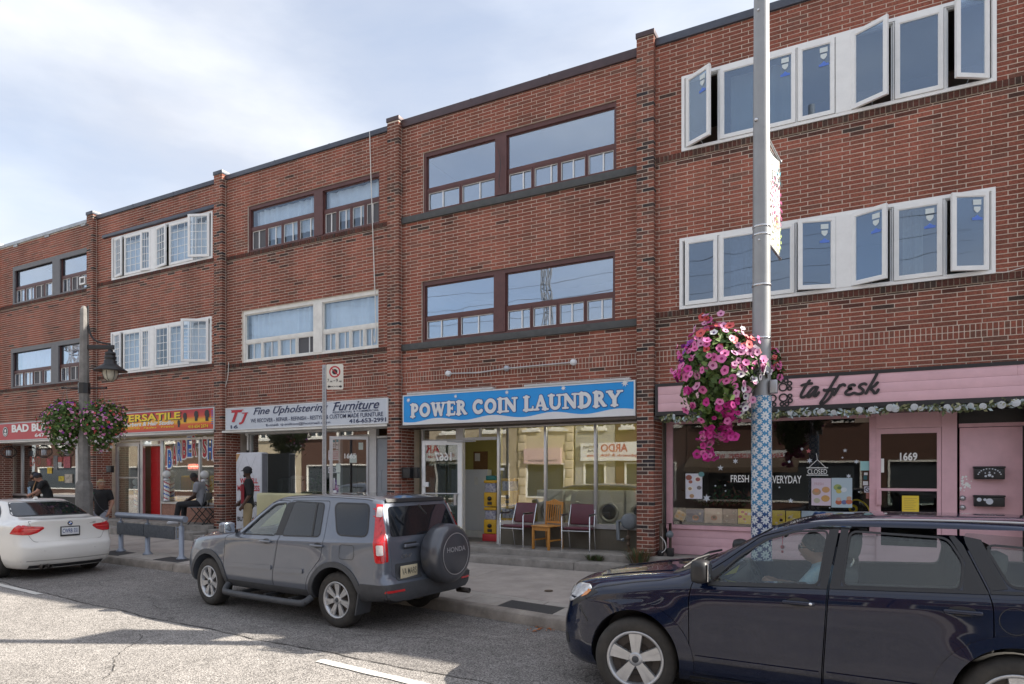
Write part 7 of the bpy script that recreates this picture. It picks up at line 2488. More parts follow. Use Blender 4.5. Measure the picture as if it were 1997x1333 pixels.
# ------------------------------------------------------------------ navy crossover in the foreground
M_STEELR = mat('dull_roof_rail',(.40,.41,.43),.35,metal=.8)
def build_crossover():
 C_ = thing('parked_car','dark navy crossover car in the foreground with a driver at the wheel','car',(0,-5.29,0),0)
 P_ = paint('navy_metallic_paint',(0.0022,0.0068,0.026),0.2,metal=0.0,dirt=(.08,.07,.06),film=.14,spots=.01)
 zt = curve([(1.0,.76),(1.15,.89),(1.35,.955),(1.8,1.025),(2.18,1.07),(2.35,1.15),(3.0,1.485),(3.25,1.55),(3.8,1.585),(4.6,1.585),(5.1,1.54),(5.35,1.44)],.10)
 zb = curve([(1.0,.70),(1.15,.80),(1.4,.885),(1.9,.965),(2.3,1.02),(3.3,1.055),(4.3,1.09),(5.4,1.14)],.14)
 wb = curve([(1.0,.60),(1.25,.74),(1.7,.80),(2.4,.815),(4.6,.82),(5.1,.80),(5.45,.74)],.15)
 zr = curve([(1.0,.74),(1.2,.87),(1.4,.93),(1.8,1.0),(2.2,1.045),(2.42,1.12),(2.85,1.39),(3.1,1.465),(3.35,1.498),(4.2,1.49),(5.0,1.46),(5.4,1.38)],.09)
 wr = curve([(1.0,.48),(1.4,.66),(2.2,.71),(2.45,.70),(3.1,.60),(4.3,.61),(5.2,.60),(5.4,.57)],.12)
 we = curve([(1.0,.4),(1.4,.55),(2.2,.60),(2.45,.60),(3.1,.53),(4.3,.54),(5.4,.50)],.12)
 def sec(x):
  b = wb(x)
  fl = max(math.exp(-((x - 1.88)/.40) ** 4),math.exp(-((x - 4.48)/.42) ** 4))
  return [(0,.20),(b - .14,.20),(b - .03,.245),(b+.012+.022*fl,.33),(b+.03+.028*fl,.45),(b+.022+.028*fl,.64),(b+.018+.010*fl,.80),(b+.010,zb(x) - .10),(b - .004,zb(x) - .035),(b - .035,zb(x)),(wr(x),zr(x)),(we(x),(zr(x)+zt(x))/2+.012),(we(x)*.55,zt(x) - .005),(0,zt(x))]
 xf = curve([(.2,1.16),(.28,1.09),(.40,1.06),(.58,1.06),(.68,1.09),(.80,1.11),(.92,1.18),(1.1,1.5)],.05)
 xr = curve([(.2,5.40),(.5,5.47),(.9,5.46),(1.1,5.44),(1.5,5.22),(1.6,5.1)],.06)
 B = Body(dict(x0=1.0,x1=5.47,section=sec,xf=xf,xr=xr,W=.84,bf=.20,br=.08,rcf=.30,cf=.15,rcr=.2,cr=.1,ns=110))
 B.me.materials.append(P_)
 w1 = rounded([(2.50,1.035),(3.275,1.075),(3.335,1.455),(3.12,1.44),(2.92,1.375),(2.72,1.24)],.035)
 w2 = rounded([(3.45,1.08),(4.16,1.11),(4.185,1.28),(4.10,1.435),(3.50,1.458)],.045)
 w3 = rounded([(4.45,1.145),(5.02,1.165),(5.0,1.36),(4.33,1.40)],.05)
 ws = [(-.60,1.10),(.60,1.10),(.50,1.43),(-.50,1.43)]
 cab = [(2.5,.42),(2.5,.98),(2.62,1.05),(3.05,1.43),(3.3,1.50),(4.6,1.51),(5.1,1.42),(5.3,1.1),(5.3,.42)]
 cuts = [prism_me(cab,-.665,.665,M_CABIN)]
 cuts += [prism_me(w,-1.2,1.2,M_TRIM) for w in (w1,w2,w3)]
 cuts += [prism_me(ws,1.5,3.02,M_TRIM,'YZ'),prism_me(rounded([(-.55,1.16),(.55,1.16),(.47,1.42),(-.47,1.42)],.05),4.9,5.8,M_TRIM,'YZ')]
 for cx in (1.88,4.48):
  for a,b in ((-1.2,-.48),(.48,1.2)):
   cuts.append(prism_me([(cx+.385*math.cos(2*math.pi*k/48),.36+.40*math.sin(2*math.pi*k/48)) for k in range(48)],a,b,M_TRIM))
 me = boolean(B.me.copy(),cuts)
 d1 = rounded([(2.37,.29),(3.305,.29),(3.31,.46),(3.345,1.06),(3.425,1.497),(3.15,1.485),(2.86,1.40),(2.60,1.20),(2.36,1.035),(2.335,.90),(2.345,.46)],.04)
 d2 = rounded([(3.315,.29),(4.05,.29),(4.08,.46),(4.20,.66),(4.345,.80),(4.345,1.0),(4.325,1.10),(4.20,1.40),(4.14,1.485),(3.435,1.50),(3.355,1.06),(3.32,.46)],.04)
 doors = [boolean(me.copy(),[prism_me(grow(d,-.0035),-1.3,-.58,P_)],'INTERSECT') for d in (d1,d2)]
 for d in (d1,d2): me = boolean(me,[prism_me(grow(d,.0035),-1.3,-.60,M_TRIM)])
 finish(me,'body',P_,C_)
 D1,D2 = [finish(m_,'door',P_,C_) for m_ in doors]
 for w,par in ((w1,D1),(w2,D2),(w3,C_)):
  B.skin('window',w,'L',M_CARG,par,-.014,.004);B.skin('window',w,'R',M_CARG,C_,-.014,.004)
  o_,i_ = grow(w,.016),grow(w,.0005)
  mbp = MB();n = len(w)
  for k in range(n):
   q = []
   for (u,v) in (o_[k],o_[(k+1) % n],i_[(k+1) % n],i_[k]):
    loc,nr = B.hit('L',u,v)
    if loc is not None: q.append(loc+nr*.0035)
   if len(q) == 4: mbp.add(q,[(0,1,2,3)],True)
  mbp.build('window_seal',M_TRIM,par,True)
 B.skin('windscreen',ws,'F',M_CARG,C_,-.012,.004,step=.08)
 # satin black pillars between the windows
 M_SAT = mat('satin_black_film',(0.018,0.018,0.020),0.45)
 B.skin('pillar_trim',[(3.292,1.062),(3.345,1.066),(3.418,1.482),(3.352,1.476)],'L',M_SAT,D1,.004,.006)
 B.skin('pillar_trim',[(3.360,1.066),(3.432,1.07),(3.484,1.478),(3.432,1.484)],'L',M_SAT,D2,.004,.006)
 B.skin('pillar_trim',[(4.178,1.095),(4.318,1.105),(4.195,1.40),(4.145,1.462),(4.115,1.455),(4.202,1.285)],'L',M_SAT,D2,.004,.006)
 B.skin('pillar_trim',[(4.335,1.11),(4.43,1.13),(4.315,1.40),(4.30,1.44),(4.20,1.46),(4.21,1.41)],'L',M_SAT,C_,.004,.006)
 B.skin('belt_strip',[(2.48,1.005),(3.34,1.045),(3.343,1.066),(2.48,1.026)],'L',M_SAT,D1,.006,.008)
 B.skin('belt_strip',[(3.36,1.048),(4.325,1.088),(4.318,1.108),(3.362,1.069)],'L',M_SAT,D2,.006,.008)
 B.skin('belt_strip',[(4.335,1.09),(5.3,1.13),(5.3,1.15),(4.332,1.11)],'L',M_SAT,C_,.006,.008)
 B.skin('mirror_triangle',[(2.385,1.022),(2.49,1.03),(2.60,1.15),(2.58,1.17)],'L',M_SAT,D1,.005,.006)
 # flared wheel arches
 for cx in (1.88,4.48):
  A = [(cx+.50*math.cos(R(a)),.36+.475*math.sin(R(a))) for a in range(-6,187,8)]
  Bq = [(cx+.388*math.cos(R(a)),.36+.402*math.sin(R(a))) for a in range(186,-7,-8)]
  for sd in ('L','R'): B.skin('arch_flare',A+Bq,sd,P_,C_,.012,.018,step=.03)
 for (a,b,par) in ((2.39,3.29,D1),(3.34,4.06,D2)):
  B.skin('sill_moulding',[(a,.418),(b,.418),(b,.445),(a,.450)],'L',P_,par,.016,.02,step=.05)
 B.skin('sill_trim',[(2.34,.21),(4.02,.21),(4.02,.275),(2.34,.275)],'L',M_TRIM,C_,.008,.012,step=.08)
 # doors' handles
 for (a,z,par) in ((3.04,.935,D1),(4.06,.965,D2)):
  loc,nr = B.hit('L',a+.11,z)
  B.skin('handle_recess',[(a+.11+.085*math.cos(k*.5236),z+.004+.034*math.sin(k*.5236)) for k in range(12)],'L',M_TRIM,par,.0025,.004)
  mb = MB();mb.bbox(a,a+.225,loc.y - .036,loc.y - .006,z - .014,z+.016,.012);h_ = mb.build('door_handle',P_,par,True)
  if par is D1:
   mb = MB();mb.lathe([(0,loc.y - .039),(.011,loc.y - .038),(.012,loc.y - .034)],12,(a+.195,0,z+.001),'Y');mb.build('key_lock',M_CHROME,h_,True)
 # front: lamp, grille, bumper openings, hood lines
 B.skin('headlight',rounded([(1.20,.735),(1.27,.76),(1.46,.885),(1.42,.91),(1.26,.89),(1.20,.85)],.02),'L',M_HEAD,C_,.006,.02,step=.03,dome=.006)
 B.skin('headlight_surround',rounded([(1.25,.70),(1.42,.80),(1.54,.87),(1.46,.885),(1.27,.76)],.015),'L',M_TRIM,C_,.004,.01,step=.03)
 B.skin('indicator',rounded([(1.36,.80),(1.43,.835),(1.46,.87),(1.42,.875)],.01),'L',M_AMBER,C_,.008,.01,step=.03)
 for sd in (-1,1):
  B.skin('headlight',rounded([(sd*.38,.77),(sd*.62,.77),(sd*.62,.87),(sd*.38,.85)],.03),'F',M_HEAD,C_,.006,.02,step=.04,dome=.006)
  B.skin('fog_recess',rounded([(sd*.45,.36),(sd*.64,.36),(sd*.64,.46),(sd*.45,.46)],.03),'F',M_TRIM,C_,.003,.01,step=.05)
 B.skin('grille',rounded([(-.34,.62),(.34,.62),(.36,.84),(-.36,.84)],.04),'F',M_TRIM,C_,.006,.02,step=.05)
 for (a,b,c,d) in ((-.34,.34,.72,.745),(-.02,.02,.62,.84)):
  B.skin('grille_cross',[(a,c),(b,c),(b,d),(a,d)],'F',M_CHROME,C_,.014,.01,step=.05)
 B.skin('lower_grille',rounded([(-.36,.32),(.36,.32),(.36,.48),(-.36,.48)],.04),'F',M_TRIM,C_,.004,.01,step=.05)
 hoodline = [(1.40,-.705),(1.70,-.725),(2.08,-.735),(2.24,-.70),(2.22,-.688),(2.08,-.724),(1.70,-.714),(1.40,-.694)]
 B.skin('bonnet_gap',hoodline,'T',M_TRIM,C_,.0025,.004,step=.06)
 for s_ in (-1,1):
  B.skin('bonnet_crease',[(1.45,s_*.40),(2.12,s_*.46),(2.12,s_*.44),(1.45,s_*.38)],'T',P_,C_,.008,.01,step=.05)
 for P4 in ([(1.34,.735),(1.36,.735),(1.47,.60),(1.455,.595)],):
  B.skin('bumper_gap',P4,'L',M_TRIM,C_,.002,.004,step=.03)
 B.skin('lower_lip',[(-.66,.20),(.66,.20),(.66,.27),(-.66,.27)],'F',M_TRIM,C_,.006,.01,step=.06)
 B.skin('cowl',[(2.16,-.62),(2.16,.62),(2.30,.60),(2.30,-.60)],'T',M_TRIM,C_,.004,.01,step=.06)
 for (y0_,y1_) in ((-.52,-.05),(.05,.55)):
  p0 = B.hit('T',2.22,y0_)[0]+Vector((0,0,.02));p1 = B.hit('T',2.34,y1_)[0]+Vector((0,0,.02))
  mb = MB();mb.tube([p0,(p0+p1)/2+Vector((0,0,.02)),p1],.011,6);mb.build('wiper',M_TRIM,C_,True)
 # mirrors
 for sd in (-1,1):
  mb = MB();yy = sd*.93
  mb.bbox(2.385,2.52,yy - .095,yy+.095,1.045,1.225,.05);m_ = mb.build('mirror',M_SAT,D1 if sd < 0 else C_,True)
  mb = MB();mb.bbox(2.52,2.527,yy - .075,yy+.075,1.065,1.205,.003);mb.build('mirror_glass',M_CHROME,m_ if sd > 0 else D1,True)
  mb = MB();mb.box(2.42,2.50,min(sd*.76,sd*.86),max(sd*.76,sd*.86),1.05,1.09);mb.build('mirror_arm',M_SAT,D1 if sd < 0 else m_,True)
  P3 = [(x,sd*yv,z) for x,yv,z in ((3.15,.52,1.49),(3.3,.525,1.53),(3.8,.53,1.556),(4.6,.53,1.556),(5.05,.52,1.525),(5.15,.51,1.49))]
  mb = MB();mb.tube(spline(P3,5),.009,8);mb.build('roof_rail',M_STEELR,C_,True)
 # fuel flap, tail
 fl_ = [(4.46+.085*math.cos(k*.314),.93+.085*math.sin(k*.314)) for k in range(20)]
 fo,fi = grow(fl_,.004),grow(fl_,-.001)
 mbp = MB()
 for k in range(20):
  q = [B.hit('L',u,v) for (u,v) in (fo[k],fo[(k+1) % 20],fi[(k+1) % 20],fi[k])]
  mbp.add([a+b*.002 for a,b in q],[(0,1,2,3)],False)
 mbp.build('fuel_flap_gap',M_TRIM,C_,True)
 for sd in (-1,1):
  B.skin('tail_light',rounded([(sd*.55,.90),(sd*.78,.92),(sd*.76,1.12),(sd*.58,1.12)],.03),'B',M_TAIL,C_,.01,.02,step=.05)
 B.skin('rear_bumper',rounded([(-.8,.36),(.8,.36),(.8,.52),(-.8,.52)],.03),'B',M_TRIM,C_,.015,.02,step=.08)
 # cabin
 for yy in (-.33,.33): seat(C_,3.12,yy,.46,.58,.60)
 for yy in (-.36,.36): seat(C_,4.05,yy,.40,.60,.50)
 seat(C_,4.05,0,.3,.60,.48,head=False)
 seat(C_,4.75,0,1.0,.66,.42,head=False)
 mb = MB();mb.bbox(2.36,2.66,-.63,.63,.75,1.04,.06);mb.build('dashboard',M_CABIN,C_,True)
 mb = MB();mb.X = Matrix.Translation((2.80,-.33,1.02)) @ Matrix.Rotation(R(66),4,'Y');mb.lathe([(.165+.014*math.cos(a*.785),.014*math.sin(a*.785)) for a in range(8)],24,close=True);mb.box(-.16,.16,-.012,.012,-.012,.0);mb.ball((0,0,-.015),.05,12,8,(1,1,.5));mb.build('steering_wheel',M_TRIM,C_,True)
 mb = MB();mb.bbox(2.98,3.0,-.12,.12,1.355,1.41,.01);mb.build('rear_view_mirror',M_TRIM,C_,True)
 mb = MB();mb.tube([(2.96,.0,1.40),(2.955,.0,1.28)],.003,4);mb.ball((2.955,0,1.26),.018,8,6);mb.ball((2.955,0,1.22),.012,8,6);mb.build('hanging_charm',M_REDI,C_,True)
 mb = MB();mb.prism([(0,0),(.13,.10),(.10,.03)],-.002,.002);o_ = mb.build('parking_permit',mat('permit_yellow',(.6,.55,.12),.6),C_,True);o_.location = (2.55,-.50,1.05)
 wheel(C_,1.88,-.725,.345,.232,.225,'five',-1,R(7));wheel(C_,1.88,.725,.345,.232,.225,'five',1,R(7))
 wheel(C_,4.48,-.725,.345,.232,.225,'five',-1);wheel(C_,4.48,.725,.345,.232,.225,'five',1)
 mb = MB();mb.box(1.3,5.2,-.45,.45,.18,.26);mb.build('underbody',M_TRIM,C_,True)
build_crossover()
# ================================================================== STREET FURNITURE
M_POLE = mat('grey_painted_pole',(0.30,0.305,0.31),0.42,metal=0.3,noise=0.10,nscale=3)
M_GALV = mat('galvanised_post',(0.42,0.44,0.47),0.4,metal=0.6,noise=0.12)
M_PCONC = mat('aged_concrete_pole',(0.21,0.20,0.19),0.9,noise=0.3,nscale=5,bump=0.3,bscale=60)
M_STRAP = mat('steel_strap',(0.62,0.63,0.65),0.25,metal=0.9)
# daisy wrap: printed film, pattern laid out on the wrap's own surface
def daisy_mat():
 m = bpy.data.materials.new('daisy_wrap');m.use_nodes = True
 nt = m.node_tree;b = nt.nodes['Principled BSDF']
 uv = nt.nodes.new('ShaderNodeUVMap');sp = nt.nodes.new('ShaderNodeSeparateXYZ');nt.links.new(uv.outputs[0],sp.inputs[0])
 def M(op,a,b_=None,c=None):
  n = nt.nodes.new('ShaderNodeMath');n.operation = op
  for i,v in enumerate((a,b_,c)):
   if v is None: continue
   if isinstance(v,(int,float)): n.inputs[i].default_value = v
   else: nt.links.new(v,n.inputs[i])
  return n.outputs[0]
 def flowers(scale,ox,oy,size):
  u = M('ADD',M('MULTIPLY',sp.outputs[0],scale),ox);v = M('ADD',M('MULTIPLY',sp.outputs[1],scale),oy)
  fu = M('SUBTRACT',M('FRACT',u),.5);fv = M('SUBTRACT',M('FRACT',v),.5)
  r = M('SQRT',M('ADD',M('MULTIPLY',fu,fu),M('MULTIPLY',fv,fv)))
  a = M('ARCTAN2',fv,fu)
  pet = M('MULTIPLY_ADD',M('ABSOLUTE',M('COSINE',M('MULTIPLY',a,4.5))),size*.55,size*.50)
  return M('LESS_THAN',r,pet),M('LESS_THAN',r,size*.22)
 p1,c1 = flowers(8.0,0,0,.40);p2,c2 = flowers(8.0,.5,.5,.26)
 pet = M('MAXIMUM',p1,p2);cen = M('MAXIMUM',c1,c2)
 rp = nt.nodes.new('ShaderNodeValToRGB');rp.color_ramp.interpolation = 'LINEAR'
 for e,(p,c) in zip(rp.color_ramp.elements,[(0.47,(.015,.045,.17)),(0.53,(.04,.22,.42))]): e.position = p;e.color = (*c,1)
 nt.links.new(M('DIVIDE',sp.outputs[1],2.6),rp.inputs[0])
 m1 = nt.nodes.new('ShaderNodeMixRGB');nt.links.new(pet,m1.inputs[0]);nt.links.new(rp.outputs[0],m1.inputs[1]);m1.inputs[2].default_value = (.66,.68,.70,1)
 m2 = nt.nodes.new('ShaderNodeMixRGB');nt.links.new(cen,m2.inputs[0]);nt.links.new(m1.outputs[0],m2.inputs[1]);m2.inputs[2].default_value = (.22,.30,.36,1)
 nt.links.new(m2.outputs[0],b.inputs['Base Color']);b.inputs['Roughness'].default_value = .35
 return m
def uv_cyl(name,x,y,r0,r1,z0,z1,m,parent,n=40,seg=24):
 me = bpy.data.meshes.new(name)
 vs,fs,uvs = [],[],[]
 for i in range(seg+1):
  t = i/seg
  for k in range(n+1):
   a = 2*math.pi*k/n
   r = r0+(r1 - r0)*t
   vs.append((x+r*math.cos(a),y+r*math.sin(a),z0+(z1 - z0)*t));uvs.append((a*(r0+r1)/2,(z1 - z0)*t))
 for i in range(seg):
  for k in range(n):
   fs.append((i*(n+1)+k,i*(n+1)+k+1,(i+1)*(n+1)+k+1,(i+1)*(n+1)+k))
 me.from_pydata(vs,[],fs)
 l = me.uv_layers.new(name='UVMap')
 for lp in me.loops: l.data[lp.index].uv = uvs[lp.vertex_index]
 for p in me.polygons: p.use_smooth = True
 return link(name,me,m,parent)
PXY = (2.59,-3.80)
TP = thing('street_lamp_pole','tall grey pole wrapped in blue daisy print at its foot','pole',(PXY[0],PXY[1],0.15))
mb = MB();mb.lathe([(0,.15),(.17,.15),(.17,.18),(.108,.20),(.103,2.74),(.098,2.76),(.092,4.5),(.079,7.2),(.066,9.6),(0,9.62)],32,(PXY[0],PXY[1],0));mb.build('shaft',M_POLE,TP)
uv_cyl('daisy_wrap',PXY[0],PXY[1],.1095,.1055,.21,2.745,daisy_mat(),TP)
def pz(py,t=7.285): return 1.9+(923 - py)*t/1300
for py in (660,703,728,443,459,557):
 z = pz(py);r = .0985 if z < 4 else .0935
 mb = MB();mb.lathe([(r - .004,z - .011),(r+.002,z - .011),(r+.002,z+.011),(r - .004,z+.011)],32,(PXY[0],PXY[1],0));mb.build('steel_strap',M_STRAP,TP)
mb = MB()
for (py,a) in ((237,240),(26,255),(471,262)):
 z = pz(py);mb.ball((PXY[0]+.088*math.cos(R(a)),PXY[1]+.088*math.sin(R(a)),z),.022 if py == 237 else .014,8,6)
mb.build('bolt',M_STRAP,TP)
mb = MB();mb.bbox(PXY[0]+.09,PXY[0]+.17,PXY[1] - .09,PXY[1] - .01,pz(769),pz(743),.012);mb.build('outlet_box',M_GALV,TP)
# banner hung towards the buildings
BN = thing('street_banner','white street banner with purple and green flower print on the tall pole','banner',(PXY[0],PXY[1]+.1,4.4))
by0,by1 = PXY[1]+.07,PXY[1]+.72
BT = next(k*.01 for k in range(60) if proj((PXY[0]+.05+k*.01,by1,5))[0] > 1520)
zt_,zb_ = pz(262),pz(468)
mb = MB()
n = 10
vs = []
for i in range(n+1):
 for k in range(9):
  t = k/8
  vs.append((PXY[0]+.05+BT*t+.03*math.sin(i*.5)*math.sin(t*3),by0+(by1 - by0)*t,zb_+(zt_ - zb_)*i/n))
mb.add(vs,[(i*9+k,i*9+k+1,(i+1)*9+k+1,(i+1)*9+k) for i in range(n) for k in range(8)],True)
mb.build('cloth',mat('banner_cloth',(.72,.71,.66),.8),BN)
for z in (zt_,zb_):
 mb = MB();mb.tube([(PXY[0]+.05,PXY[1]+.06,z),(PXY[0]+.05+BT,by1+.04,z)],.014,8);mb.ball((PXY[0]+.05+BT,by1+.05,z),.022,8,6);mb.build('arm',M_GALV,BN)
def petals(mats_,cy,cz,rings,mname):
 mb = MB()
 for (r0,r1,n_) in rings:
  for k in range(n_):
   a = 2*math.pi*(k+.5*(n_ % 2))/n_
   da = .28*2*math.pi/n_
   P = [(r0,a),((r0+r1)/2,a - da),(r1,a),((r0+r1)/2,a+da)]
   mb.add([(PXY[0]+.085+BT*(cy+r*math.cos(b) - by0)/(by1 - by0),cy+r*math.cos(b),cz+r*math.sin(b)) for r,b in P],[(0,1,2,3)],False)
 return mb.build(mname,mats_,BN)
cm = (by0+by1)/2
petals(mat('banner_plum',(.32,.03,.16),.7),cm,zb_+.52,[(.03,.10,8),(.10,.17,12),(.17,.24,16),(.24,.30,18)],'flower_print')
petals(mat('banner_lime',(.40,.50,.15),.7),cm+.05,zb_+.18,[(.03,.08,8),(.09,.15,12),(.15,.21,15)],'flower_print')
petals(mat('banner_teal',(.03,.25,.33),.7),cm+.1,zt_ - .28,[(.02,.14,5)],'flower_print')
mb = MB()
for (s_,u0,u1,v0,v1) in (("St. Clair",.05,.75,.86,.94),('Gardens',.02,.95,.72,.84),('bia',.30,.70,.60,.69)):
 vs_,fs_ = text_geo(s_,.01,.25)
 ax = min(v[0] for v in vs_);bx = max(v[0] for v in vs_);az = min(v[1] for v in vs_);bz = max(v[1] for v in vs_)
 L_ = by1 - by0;z0_,z1_ = zb_+.28+v0*.72,zb_+.28+v1*.72
 mb.add([(PXY[0]+.088+BT*(u0+(u1 - u0)*(v[0] - ax)/(bx - ax)),by0+L_*(u0+(u1 - u0)*(v[0] - ax)/(bx - ax)),z0_+(z1_ - z0_)*(v[1] - az)/(bz - az)) for v in vs_],fs_,False)
mb.build('lettering',M_INK,BN)
# ---- hanging baskets
M_LEAF = mat('petunia_leaf',(0.075,0.14,0.026),0.6,noise=0.4,nscale=9,col2=(0.038,0.078,0.018))
M_LEAF2 = mat('petunia_leaf_light',(0.12,0.19,0.04),0.6,noise=0.3,nscale=9)
FCOL = {'pink': ((.62,.14,.36),(.30,.02,.14)),'rose': ((.62,.28,.45),(.28,.04,.16)),'magenta': ((.50,.02,.24),(.3,.01,.12)),'white': ((.72,.70,.72),(.16,.07,.22)),'coral': ((.60,.09,.09),(.3,.02,.03)),'purple': ((.30,.04,.38),(.10,.01,.14))}
FME = {}
def bloom_mesh(col):
 if col in FME: return FME[col]
 mb = MB()
 n = 10
 pts = [(0,0,-.35)]
 for k in range(n):
  a = 2*math.pi*k/n
  pts.append((.32*math.cos(a),.32*math.sin(a),-.05))
 for k in range(n):
  a = 2*math.pi*k/n
  r = 1.0 if k % 2 == 0 else .86
  pts.append((r*math.cos(a),r*math.sin(a),.10 if k % 2 == 0 else -.02))
 mb.cur = 1
 mb.add(pts,[(0,1+k,1+(k+1) % n) for k in range(n)],True)
 mb.cur = 0
 mb.add(pts,[(1+k,1+n+k,1+n+(k+1) % n,1+(k+1) % n) for k in range(n)],True)
 me = mb.mesh('bloom')
 c,d = FCOL[col]
 me.materials.append(mat('petal_'+col,c,.6));me.materials.append(mat('throat_'+col,d,.7))
 FME[col] = me
 return me
def basket(label,c,rx,rz_up,rz_dn,nfl,nleaf,fr,pick,hang=None,seed=1,trail=(),lf=1.08):
 t = thing('flower_basket',label,'flower basket',(c[0],c[1],c[2]),0,'hanging petunia baskets')
 rr = random.Random(seed)
 c = Vector(c)
 mb = MB();k_ = rx/.47;mb.lathe([(0,c.z - .22*k_),(.16*k_,c.z - .18*k_),(.22*k_,c.z),(.2*k_,c.z),(0,c.z - .1*k_)],14,(c.x,c.y,0));mb.build('pot',M_BLACK,t)
 def surf(f=1.0):
  while True:
   d = Vector((rr.gauss(0,1),rr.gauss(0,1),rr.gauss(0,1))).normalized()
   w = 1+.16*math.sin(d.x*5+seed)*math.sin(d.z*6+1)+rr.uniform(-.08,.08)
   p = Vector((d.x*rx,d.y*rx,d.z*(rz_up if d.z > 0 else rz_dn)))
   if d.z < 0: p.x *= (1+.35*d.z);p.y *= (1+.35*d.z)
   return c+p*f*w,d
 mb = MB()
 def leaf(p,d,s):
  a = Vector((rr.gauss(0,1),rr.gauss(0,1),rr.gauss(0,1) - .3)).normalized()
  nrm = (d+Vector((rr.gauss(0,.5),rr.gauss(0,.5),rr.gauss(0,.5)+.3))).normalized()
  u = a.cross(nrm).normalized();v = nrm.cross(u)
  mb.cur = 1 if rr.random() < .35 else 0
  mb.add([p,p+u*s*.5+v*s*.33+nrm*s*.12,p+u*s,p+u*s*.5 - v*s*.33+nrm*s*.12],[(0,1,2,3)],False)
 for k in range(nleaf):
  p,d = surf(rr.uniform(.6,lf));leaf(p,d,rr.uniform(.05,.105))
 # sprigs poking out, trailing stems below
 for (dx,dz,ln,n_) in trail:
  for k in range(n_):
   f = k/n_
   p = c+Vector((dx+rr.gauss(0,.05),rr.gauss(0,.05),dz+ln*f));leaf(p,Vector((0,0,1)),rr.uniform(.04,.08))
 o = mb.build('foliage',[M_LEAF,M_LEAF2],t,fix=False);o['kind'] = 'stuff'
 for k in range(nfl):
  p,d = surf(1.04)
  if k < nfl*.85 and d.dot((CAMP - c).normalized()) < -.15:
   d = -d;p = c+(p - c)*-1 if rz_up == rz_dn else c+Vector((-(p - c).x,-(p - c).y,(p - c).z));d = Vector((d.x,d.y,-d.z))
  if trail and rr.random() < .18:
   dx,dz,ln,_ = rr.choice(trail);f = rr.random();p = c+Vector((dx+rr.gauss(0,.06),-abs(rr.gauss(0,.06)),dz+ln*f));d = Vector((rr.gauss(0,.4),-1,rr.gauss(0,.4))).normalized()
  col = pick((p - c).x/rx,(p - c).z/(rz_up if p.z > c.z else rz_dn),rr)
  o = bpy.data.objects.new('flower',bloom_mesh(col));COL.objects.link(o)
  o.parent = t;o.matrix_parent_inverse = t.matrix_basis.inverted()
  nd = (d+Vector((rr.gauss(0,.38),rr.gauss(0,.38) - .25,rr.gauss(0,.38)))).normalized()
  q = nd.to_track_quat('Z','Y')
  s = fr*rr.uniform(.7,1.2)
  o.matrix_basis = Matrix.Translation(p) @ q.to_matrix().to_4x4() @ Matrix.Rotation(rr.uniform(0,6),4,'Z') @ Matrix.Diagonal((s,s*rr.uniform(.75,1),s*rr.uniform(.7,1.5),1))
 if hang:
  mb = MB()
  for a in (0,2.1,4.2): mb.tube([hang,(c.x+.2*math.cos(a),c.y+.2*math.sin(a),c.z)],.005,4)
  mb.build('hanger',M_PCONC,t)
 return t
def pick_a(u,v,r):
 q = r.random()
 if u > .55 and v < .0: return 'white' if q < .75 else 'rose'
 if v < -.45: return 'magenta' if q < .75 else 'pink'
 if u < -.55: return 'purple' if q < .45 and v > .1 else ('magenta' if q < .6 else 'pink')
 if v > .4 and q < .18: return 'coral'
 return 'pink' if q < .62 else ('rose' if q < .97 else 'white')
basket('big pink and white petunia basket hung on the daisy wrapped pole',(2.17,-3.98,2.99),.43,.50,.62,298,2600,.050,pick_a,seed=3,lf=.98,trail=[(-.10,.45,.22,40),(-.12,-.95,.35,60),(.06,-.72,.2,40)])
basket('small petunia basket mostly hidden behind the daisy wrapped pole',(2.69,-3.66,3.05),.085,.20,.20,22,200,.040,lambda u,v,r: 'pink' if r.random() < .7 else 'coral',seed=9)
mb = MB();mb.tube([(PXY[0],PXY[1],3.0),(2.17,-3.98,2.98)],.02,8);mb.build('basket_arm',M_BLACK,TP)
LPX = (-12.2,-2.62)
def lz(py,t=15.27): return 1.9+(923 - py)*t/1300
def pick_b(u,v,r):
 q = r.random()
 if v > .55: return 'purple' if q < .5 else ('coral' if q < .75 else 'rose')
 if v < -.5: return 'white' if q < .75 else 'rose'
 return 'rose' if q < .62 else ('pink' if q < .78 else ('coral' if q < .9 else 'purple'))
LA = Vector((.884,.468,0))
for s_,lab,sd in ((-1,'left petunia basket on the old concrete lamp post, purple at the top',21),(1,'right petunia basket on the old concrete lamp post, white at the bottom',22)):
 q = Vector((LPX[0],LPX[1],0))+LA*.42*s_
 basket(lab,(q.x,q.y,lz(826)),.47,.50,.56,170,2600,.033,pick_b,hang=(q.x,q.y,lz(752)),seed=sd)
# ---- old concrete lamp post
LP = thing('street_lamp','old octagonal concrete lamp post with a black bell lamp','street lamp',(LPX[0],LPX[1],.16))
def octo(mb,prof):
 mb.X = Matrix.Translation((LPX[0],LPX[1],0)) @ Matrix.Rotation(R(22.5+28),4,'Z');mb.lathe(prof,8,smooth=False);mb.X = None
mb = MB();octo(mb,[(0,.16),(.20,.16),(.20,.3),(.185,.35),(.175,1.62),(.16,1.68),(.128,1.74),(.085,5.55),(.08,5.66),(.05,5.72),(0,5.74)]);mb.build('post',M_PCONC,LP)
mb = MB();z = lz(757);octo(mb,[(.10,z - .12),(.125,z - .12),(.125,z+.12),(.10,z+.12)])
for s_ in (-1,1): mb.tube([Vector((LPX[0],LPX[1],z))+LA*.1*s_,Vector((LPX[0],LPX[1],z+.01))+LA*.5*s_],.018,8);mb.ball(Vector((LPX[0],LPX[1],z+.01))+LA*.5*s_,.03,8,6)
